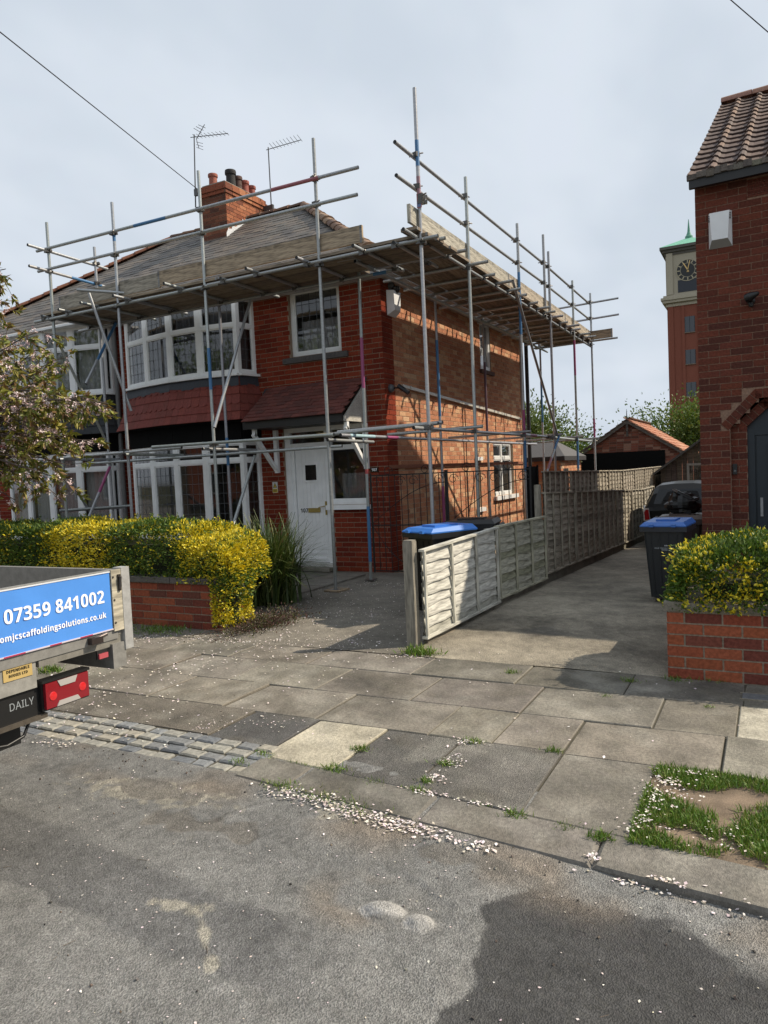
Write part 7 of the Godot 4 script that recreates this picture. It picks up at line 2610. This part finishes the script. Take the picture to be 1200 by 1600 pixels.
# ---------------------------------------------------------------- small fittings
func small_things() -> void:
	var al := thing("alarm_box", "white alarm box on the side wall under the walkway boards", "alarm box", Vector3(HX + .012, 4.14, -10.88), PI / 2)
	alarm(al, .3, .4, .12, false)
	var dm := thing("dome_camera", "black dome camera under the eaves above the white alarm box", "camera", Vector3(HX + .01, 4.62, -10.86), PI / 2)
	var d1 := MB.new()
	d1.lathe(Vector3(0, 0, 0), [[.06, 0], [.06, .07], [.03, .09]], 14, L(.1, .1, .1), Vector3(0, 0, 1))
	part(dm, "mount", d1, "plastic")
	var d2 := MB.new()
	d2.lathe(Vector3(.02, -.06, .1), [[0, -.07], [.04, -.06], [.07, -.02], [.075, .02], [.06, .05], [0, .055]], 16, L(.012, .012, .013))
	part(dm, "dome", d2, "gloss")
	var bc := thing("bullet_camera", "dark bullet camera on the side wall at the start of the white conduit", "camera", Vector3(HX + .008, 2.96, -10.72), PI / 2)
	var b1 := MB.new()
	b1.lathe(Vector3.ZERO, [[.07, 0], [.07, .03], [.05, .06], [.02, .075]], 16, L(.09, .095, .1), Vector3(0, 0, 1))
	part(bc, "mount", b1, "plastic")
	var b2 := MB.new()
	b2.tube(Vector3(0, 0, .07), Vector3(.0, -.0, .17), .016, .016, 8, L(.012, .012, .012))
	part(bc, "arm", b2, "plastic")
	var b3 := MB.new()
	b3.tube(Vector3(-.0, .03, .15), Vector3(.0, -.1, .33), .038, .04, 12, L(.014, .014, .015))
	part(bc, "body", b3, "plastic")
	var cd := thing("conduit", "cream plastic conduit running the length of the side wall", "conduit", Vector3(HX, 2.9, -14.4))
	var c1 := MB.new()
	c1.bar(Vector3(.035, .13, 3.3), Vector3(.035, -.14, -3.35), .055, .05, L(.5, .47, .4))
	part(cd, "cover", c1, "upvc")
	for k in 6:
		var c2 := MB.new()
		var z := 3.0 - k * 1.2
		c2.bx(.006, .068, .03 + z * .0405 - .065, .03 + z * .0405 + .0, z - .02, z + .02, L(.4, .37, .31))
		part(cd, "clip", c2, "upvc")
	var np := thing("number_plaque", "black house number plaque reading 107 on the front corner", "sign", onz(585, 734, HZ + .012))
	var n1 := MB.new()
	n1.bx(-.075, .075, -.04, .04, -.006, .006, L(.01, .01, .011))
	part(np, "plate", n1, "gloss")
	lettering(np, "number", "107", .045, Transform3D(Basis(), Vector3(0, 0, .008)), "white_ink", true)
	var ys := thing("warning_sign", "small white and yellow triangle warning sign beside the front door", "sign", onz(430, 762, HZ + .012))
	var y1 := MB.new()
	y1.bx(-.055, .055, -.09, .1, -.005, .003, L(.62, .62, .6))
	part(ys, "plate", y1, "upvc")
	var y2 := MB.new()
	y2.slab(Vector3(0, 0, .003), Vector3.RIGHT, Vector3.UP, Vector3(0, 0, 1), PackedVector2Array([Vector2(-.045, .0), Vector2(.045, .0), Vector2(0, .085)]), .002, L(.02, .02, .02))
	y2.slab(Vector3(0, 0, .005), Vector3.RIGHT, Vector3.UP, Vector3(0, 0, 1), PackedVector2Array([Vector2(-.033, .007), Vector2(.033, .007), Vector2(0, .069)]), .001, L(.62, .46, .02))
	y2.bx(-.05, .05, -.082, -.02, .003, .005, L(.62, .46, .02))
	y2.bx(-.005, .005, .018, .045, .006, .0075, L(.02, .02, .02))
	for q in [-.04, -.06]: y2.bx(-.038, .038, q - .006, q + .006, .005, .006, L(.04, .04, .04))
	part(ys, "print", y2, "paint")
	# aerials
	for q in [[0, "branched television aerial on a tall mast at the chimney's near side"], [1, "single boom television aerial behind the chimney"]]:
		var ae: Node3D
		var gc := L(.09, .09, .09)
		var mm := MB.new()
		var bm := MB.new()
		if q[0] == 0:
			ae = thing("aerial", q[1], "aerial", Vector3(-11.62, 7.9, -13.42))
			mm.tube(Vector3(0, 0, 0), Vector3(.08, 1.62, 0), .016, .013, 6, gc)
			mm.bx(.0, .1, .25, .4, -.03, .03, gc)
			bm.tube(Vector3(-.03, 1.58, 0), Vector3(1.05, 1.4, 0), .009, .009, 5, gc)
			for k in 9: bm.tube(Vector3(.12 + k * .11, 1.555 - k * .018, -.1), Vector3(.12 + k * .11, 1.575 - k * .018, .1), .006, .006, 4, gc)
			bm.tube(Vector3(.14, 1.5, 0), Vector3(.32, 1.82, -.1), .009, .009, 5, gc)
			for k in 3: bm.tube(Vector3(.12 + k * .07, 1.76 - k * .0, 0) + Vector3(-.04, k * .02, 0), Vector3(.3 + k * .06, 1.6 + k * .04, .0), .006, .006, 4, gc)
			bm.tube(Vector3(.14, 1.5, 0), Vector3(.24, 1.26, .05), .008, .008, 5, gc)
			for k in 3: bm.tube(Vector3(.13, 1.44 - k * .06, 0), Vector3(.32, 1.36 - k * .07, .0), .005, .005, 4, gc)
		else:
			ae = thing("aerial", q[1], "aerial", Vector3(-10.55, 7.75, -14.9))
			mm.tube(Vector3.ZERO, Vector3(0, 1.78, 0), .016, .013, 6, gc)
			mm.bx(-.2, .06, .3, .42, -.03, .03, gc)
			bm.tube(Vector3(-.06, 1.73, 0), Vector3(.95, 1.72, 0), .009, .009, 5, gc)
			for k in 9: bm.tube(Vector3(.1 + k * .1, 1.74, -.12), Vector3(.12 + k * .1, 1.8, .12), .006, .006, 4, gc)
		part(ae, "mast", mm, "steel")
		part(ae, "boom", bm, "steel")
	# overhead service wires
	var A := Vector3(-11.55, 8.3, -13.45)
	var B := onz(0, 50, -7.0)
	var w1 := thing("service_wire", "thin dark service wire sloping down to the chimney stack", "wire", A)
	var wm := MB.new()
	wm.tube(Vector3.ZERO, (B - A) * 1.9, .009, .009, 5, L(.04, .04, .045), false)
	part(w1, "strand", wm, "matt")
	var C3 := onz(1142, 0, -9.4)
	var D3 := onz(1200, 50, -9.7)
	var w2 := thing("service_wire", "thin dark service wire passing above the right house's roof corner", "wire", D3)
	var wm2 := MB.new()
	wm2.tube((C3 - D3) * 14, (D3 - C3) * 1.6, .006, .006, 5, L(.04, .04, .045), false)
	part(w2, "strand", wm2, "matt")
	# stone cover by the right wall
	var sc := thing("stopcock_cover", "small dark granite-like access cover at the foot of the right wall", "cover", Vector3(-.1, .0, -5.36))
	var s1 := MB.new()
	s1.paver([Vector3(-.09, 0, -.06), Vector3(.12, 0, -.06), Vector3(.12, 0, .06), Vector3(-.09, 0, .06)], -.02, .008, .004, L(.12, .125, .13))
	part(sc, "lid", s1, "stone")
	var s2 := MB.new()
	s2.bx(-.105, .135, -.02, .006, .062, .074, L(.25, .22, .17))
	s2.bx(-.105, .135, -.02, .006, -.074, -.062, L(.25, .22, .17))
	part(sc, "frame", s2, "concrete")

# ---------------------------------------------------------------- grass and fallen petals
func litter() -> void:
	var r := RandomNumberGenerator.new()
	r.seed = 99
	var xs: Array = []
	var cs: Array = []
	var gcol := [L(.1, .19, .02), L(.13, .23, .028), L(.075, .145, .015), L(.19, .22, .05)]
	for k in 46000:
		var x := r.randf_range(-.56, 1.5)
		var z := r.randf_range(-3.97, -3.1)
		var n := nz2(x, z, 1.6) + .25
		var bare := Vector2((x + .32) / .15, (z + 3.25) / .055).length()
		var bare2 := Vector2((x + .2) / .13, (z + 3.72) / .035).length()
		if bare < 1.0 + nz2(x, z, 5) or bare2 < 1.0 + nz2(x, z, 5) * .8 or n < r.randf() * .26 - .02: continue
		xs.append(turned(r, Vector3.UP, .38, r.randf_range(.018, .045), Vector3(x, .0, z)))
		cs.append(tone(gcol[r.randi() % 4], .2))
	var vg := scatter(self, "verge_grass", blade_mesh, xs, cs)
	tag(vg, "short patchy green grass on the verge beside the kerb", "grass", "", "stuff")
	# weeds in the joints: tufts at the spots the photograph shows
	xs = []
	cs = []
	for q in [[655, 1022, .13, 260, .07], [563, 1172, .05, 120, .03], [523, 1203, .07, 150, .03], [698, 1195, .05, 90, .03], [666, 1222, .04, 80, .03], [650, 1236, .05, 90, .025], [802, 1275, .05, 90, .03], [938, 1310, .05, 120, .035], [440, 1230, .09, 160, .025], [500, 1245, .12, 160, .022], [560, 1262, .12, 120, .022], [865, 1176, .05, 100, .03], [800, 1052, .06, 90, .03], [740, 1160, .05, 90, .03], [410, 1180, .06, 100, .025], [375, 1192, .06, 80, .022], [580, 1222, .06, 70, .02], [80, 1050, .1, 160, .06], [985, 1065, .06, 80, .03], [1060, 1062, .09, 110, .03], [1120, 1064, .08, 70, .03], [1107, 1105, .03, 40, .02], [945, 1088, .04, 40, .02], [250, 985, .3, 500, .05], [885, 1293, .05, 50, .02], [190, 978, .2, 250, .05]]:
		var c := ong(q[0], q[1])
		for k in q[3]:
			var p := c + Vector3(r.randfn() * q[2] * .6, .002, r.randfn() * q[2] * .35)
			xs.append(turned(r, Vector3.UP, .5, q[4] * r.randf_range(.5, 1.3), p))
			cs.append(tone(gcol[r.randi() % 4], .25))
	# the verge's ragged left edge and moss along the kerb joint
	for k in 500:
		var x := r.randf_range(-2.5, -.6)
		if nz2(x, 3.0, 2.2) < .12: continue
		xs.append(turned(r, Vector3.UP, .6, r.randf_range(.008, .02), Vector3(x, .0, kerb_z(x) - .28 + r.randfn() * .006)))
		cs.append(tone(gcol[r.randi() % 4], .25))
	var wd := scatter(self, "joint_weeds", blade_mesh, xs, cs)
	tag(wd, "small green weeds and moss growing in the paving joints", "weeds", "", "stuff")
	# petals
	xs = []
	cs = []
	var drop := func(p: Vector3, s: float) -> void:
		var b := Basis.from_euler(Vector3(r.randf_range(-.25, .25), r.randf() * TAU, r.randf_range(-.25, .25))).scaled(Vector3.ONE * s)
		xs.append(Transform3D(b, p))
		cs.append(tone([L(.74, .66, .64), L(.78, .72, .7), L(.66, .56, .55), L(.6, .53, .45)][r.randi() % 4], .3))
	for k in 11000:
		var x := r.randf_range(-6.4, -.1)
		var z := r.randf_range(-9.6, -3.2)
		var dens := clampf(.16 + .75 * smoothstep(-2.6, -4.6, x), 0, 1) * (.35 + .65 * clampf(nz2(x, z, .7) * 2.2 + .5, 0, 1))
		if z < -6.0 and (x > -2.95 or x < -5.4): continue
		if x > -2.9: dens *= .35
		if r.randf() > dens: continue
		drop.call(Vector3(x, .004 + gy(z) * .2, z), r.randf_range(.008, .024))
	for k in 420:
		var q0 := Vector3(r.randf_range(-4.3, .3), 0, r.randf_range(-2.9, -1.4))
		q0.y = road_height(q0.x, q0.z) + .003
		drop.call(q0, r.randf_range(.006, .013))
	# drifts: [px, py, spread x, spread z, count, size]
	for q in [[450, 1238, .1, .03, 130, .02], [500, 1250, .13, .03, 190, .02], [560, 1270, .14, .03, 160, .02], [620, 1288, .1, .03, 150, .022], [660, 1297, .08, .03, 70, .022], [745, 1322, .05, .02, 60, .022], [730, 1160, .05, .03, 70, .018], [708, 1190, .04, .05, 70, .018], [680, 1218, .04, .04, 60, .018], [665, 1240, .07, .015, 60, .018], [750, 1258, .1, .015, 50, .018], [1020, 1262, .05, .12, 110, .017], [1042, 1230, .06, .05, 80, .017], [1000, 1295, .07, .06, 80, .017], [1060, 1250, .08, .03, 50, .016], [1150, 1320, .12, .08, 60, .015], [1080, 1215, .1, .02, 50, .015], [1045, 1380, .05, .015, 45, .02], [990, 1372, .06, .015, 30, .02], [1140, 1410, .08, .015, 20, .02], [925, 1342, .02, .03, 25, .02], [640, 1028, .14, .03, 70, .018], [425, 968, .1, .28, 420, .02], [400, 985, .2, .06, 200, .018], [330, 1000, .4, .08, 220, .018], [220, 1000, .3, .08, 160, .018], [130, 1035, .3, .06, 140, .018], [85, 1160, .1, .03, 90, .018], [330, 1135, .08, .1, 60, .018], [440, 1130, .2, .1, 60, .016], [510, 925, .3, .25, 160, .016], [600, 960, .3, .15, 130, .016], [540, 1005, .3, .12, 120, .016]]:
		var c := ong(q[0], q[1])
		for k in int(q[4] * .72):
			var p := c + Vector3(r.randfn() * q[2] * .9, 0, r.randfn() * q[3] * .9)
			p.y = .005 + r.randf() * .006
			if p.z > kerb_z(p.x) + .005: p.y += road_height(p.x, p.z) - .002
			if p.x > -.55 and p.z > -3.97 and p.z < -3.1: p.y += .02
			drop.call(p, q[5] * r.randf_range(.55, 1.1))
	var pe := scatter(self, "fallen_petals", petal_mesh, xs, cs)
	tag(pe, "pale pink fallen blossom petals strewn over paving and gutter", "petals", "", "stuff")
	# a few stones and twigs on the road
	var gm := MB.new()
	for k in 160:
		var p := Vector3(r.randf_range(-3.8, .2), -.012, r.randf_range(-2.8, -1.5))
		if r.randf() < .5: p.z = kerb_z(p.x) + absf(r.randfn()) * .1
		p.y = road_height(p.x, p.z) + .001
		var s := r.randf_range(.003, .009)
		var c := tone([L(.2, .19, .17), L(.06, .055, .05), L(.13, .1, .08)][r.randi() % 3], .2)
		gm.box(Transform3D(Basis.from_euler(Vector3(r.randf() * 3, r.randf() * 3, r.randf() * 3)), p + Vector3.UP * s * .3), Vector3(s, s * .7, s * 1.2), c)
	for k in 14:
		var p := Vector3(r.randf_range(-3.5, .0), -.01, r.randf_range(-2.8, -1.6))
		var a := r.randf() * TAU
		gm.tube(p, p + Vector3(cos(a), .03, sin(a)) * r.randf_range(.02, .05), .0012, .0008, 4, L(.14, .11, .08), false)
	var gr := part(self, "road_grit", gm, "stone")
	tag(gr, "scattered grit and twigs on the worn road surface", "grit", "", "stuff")
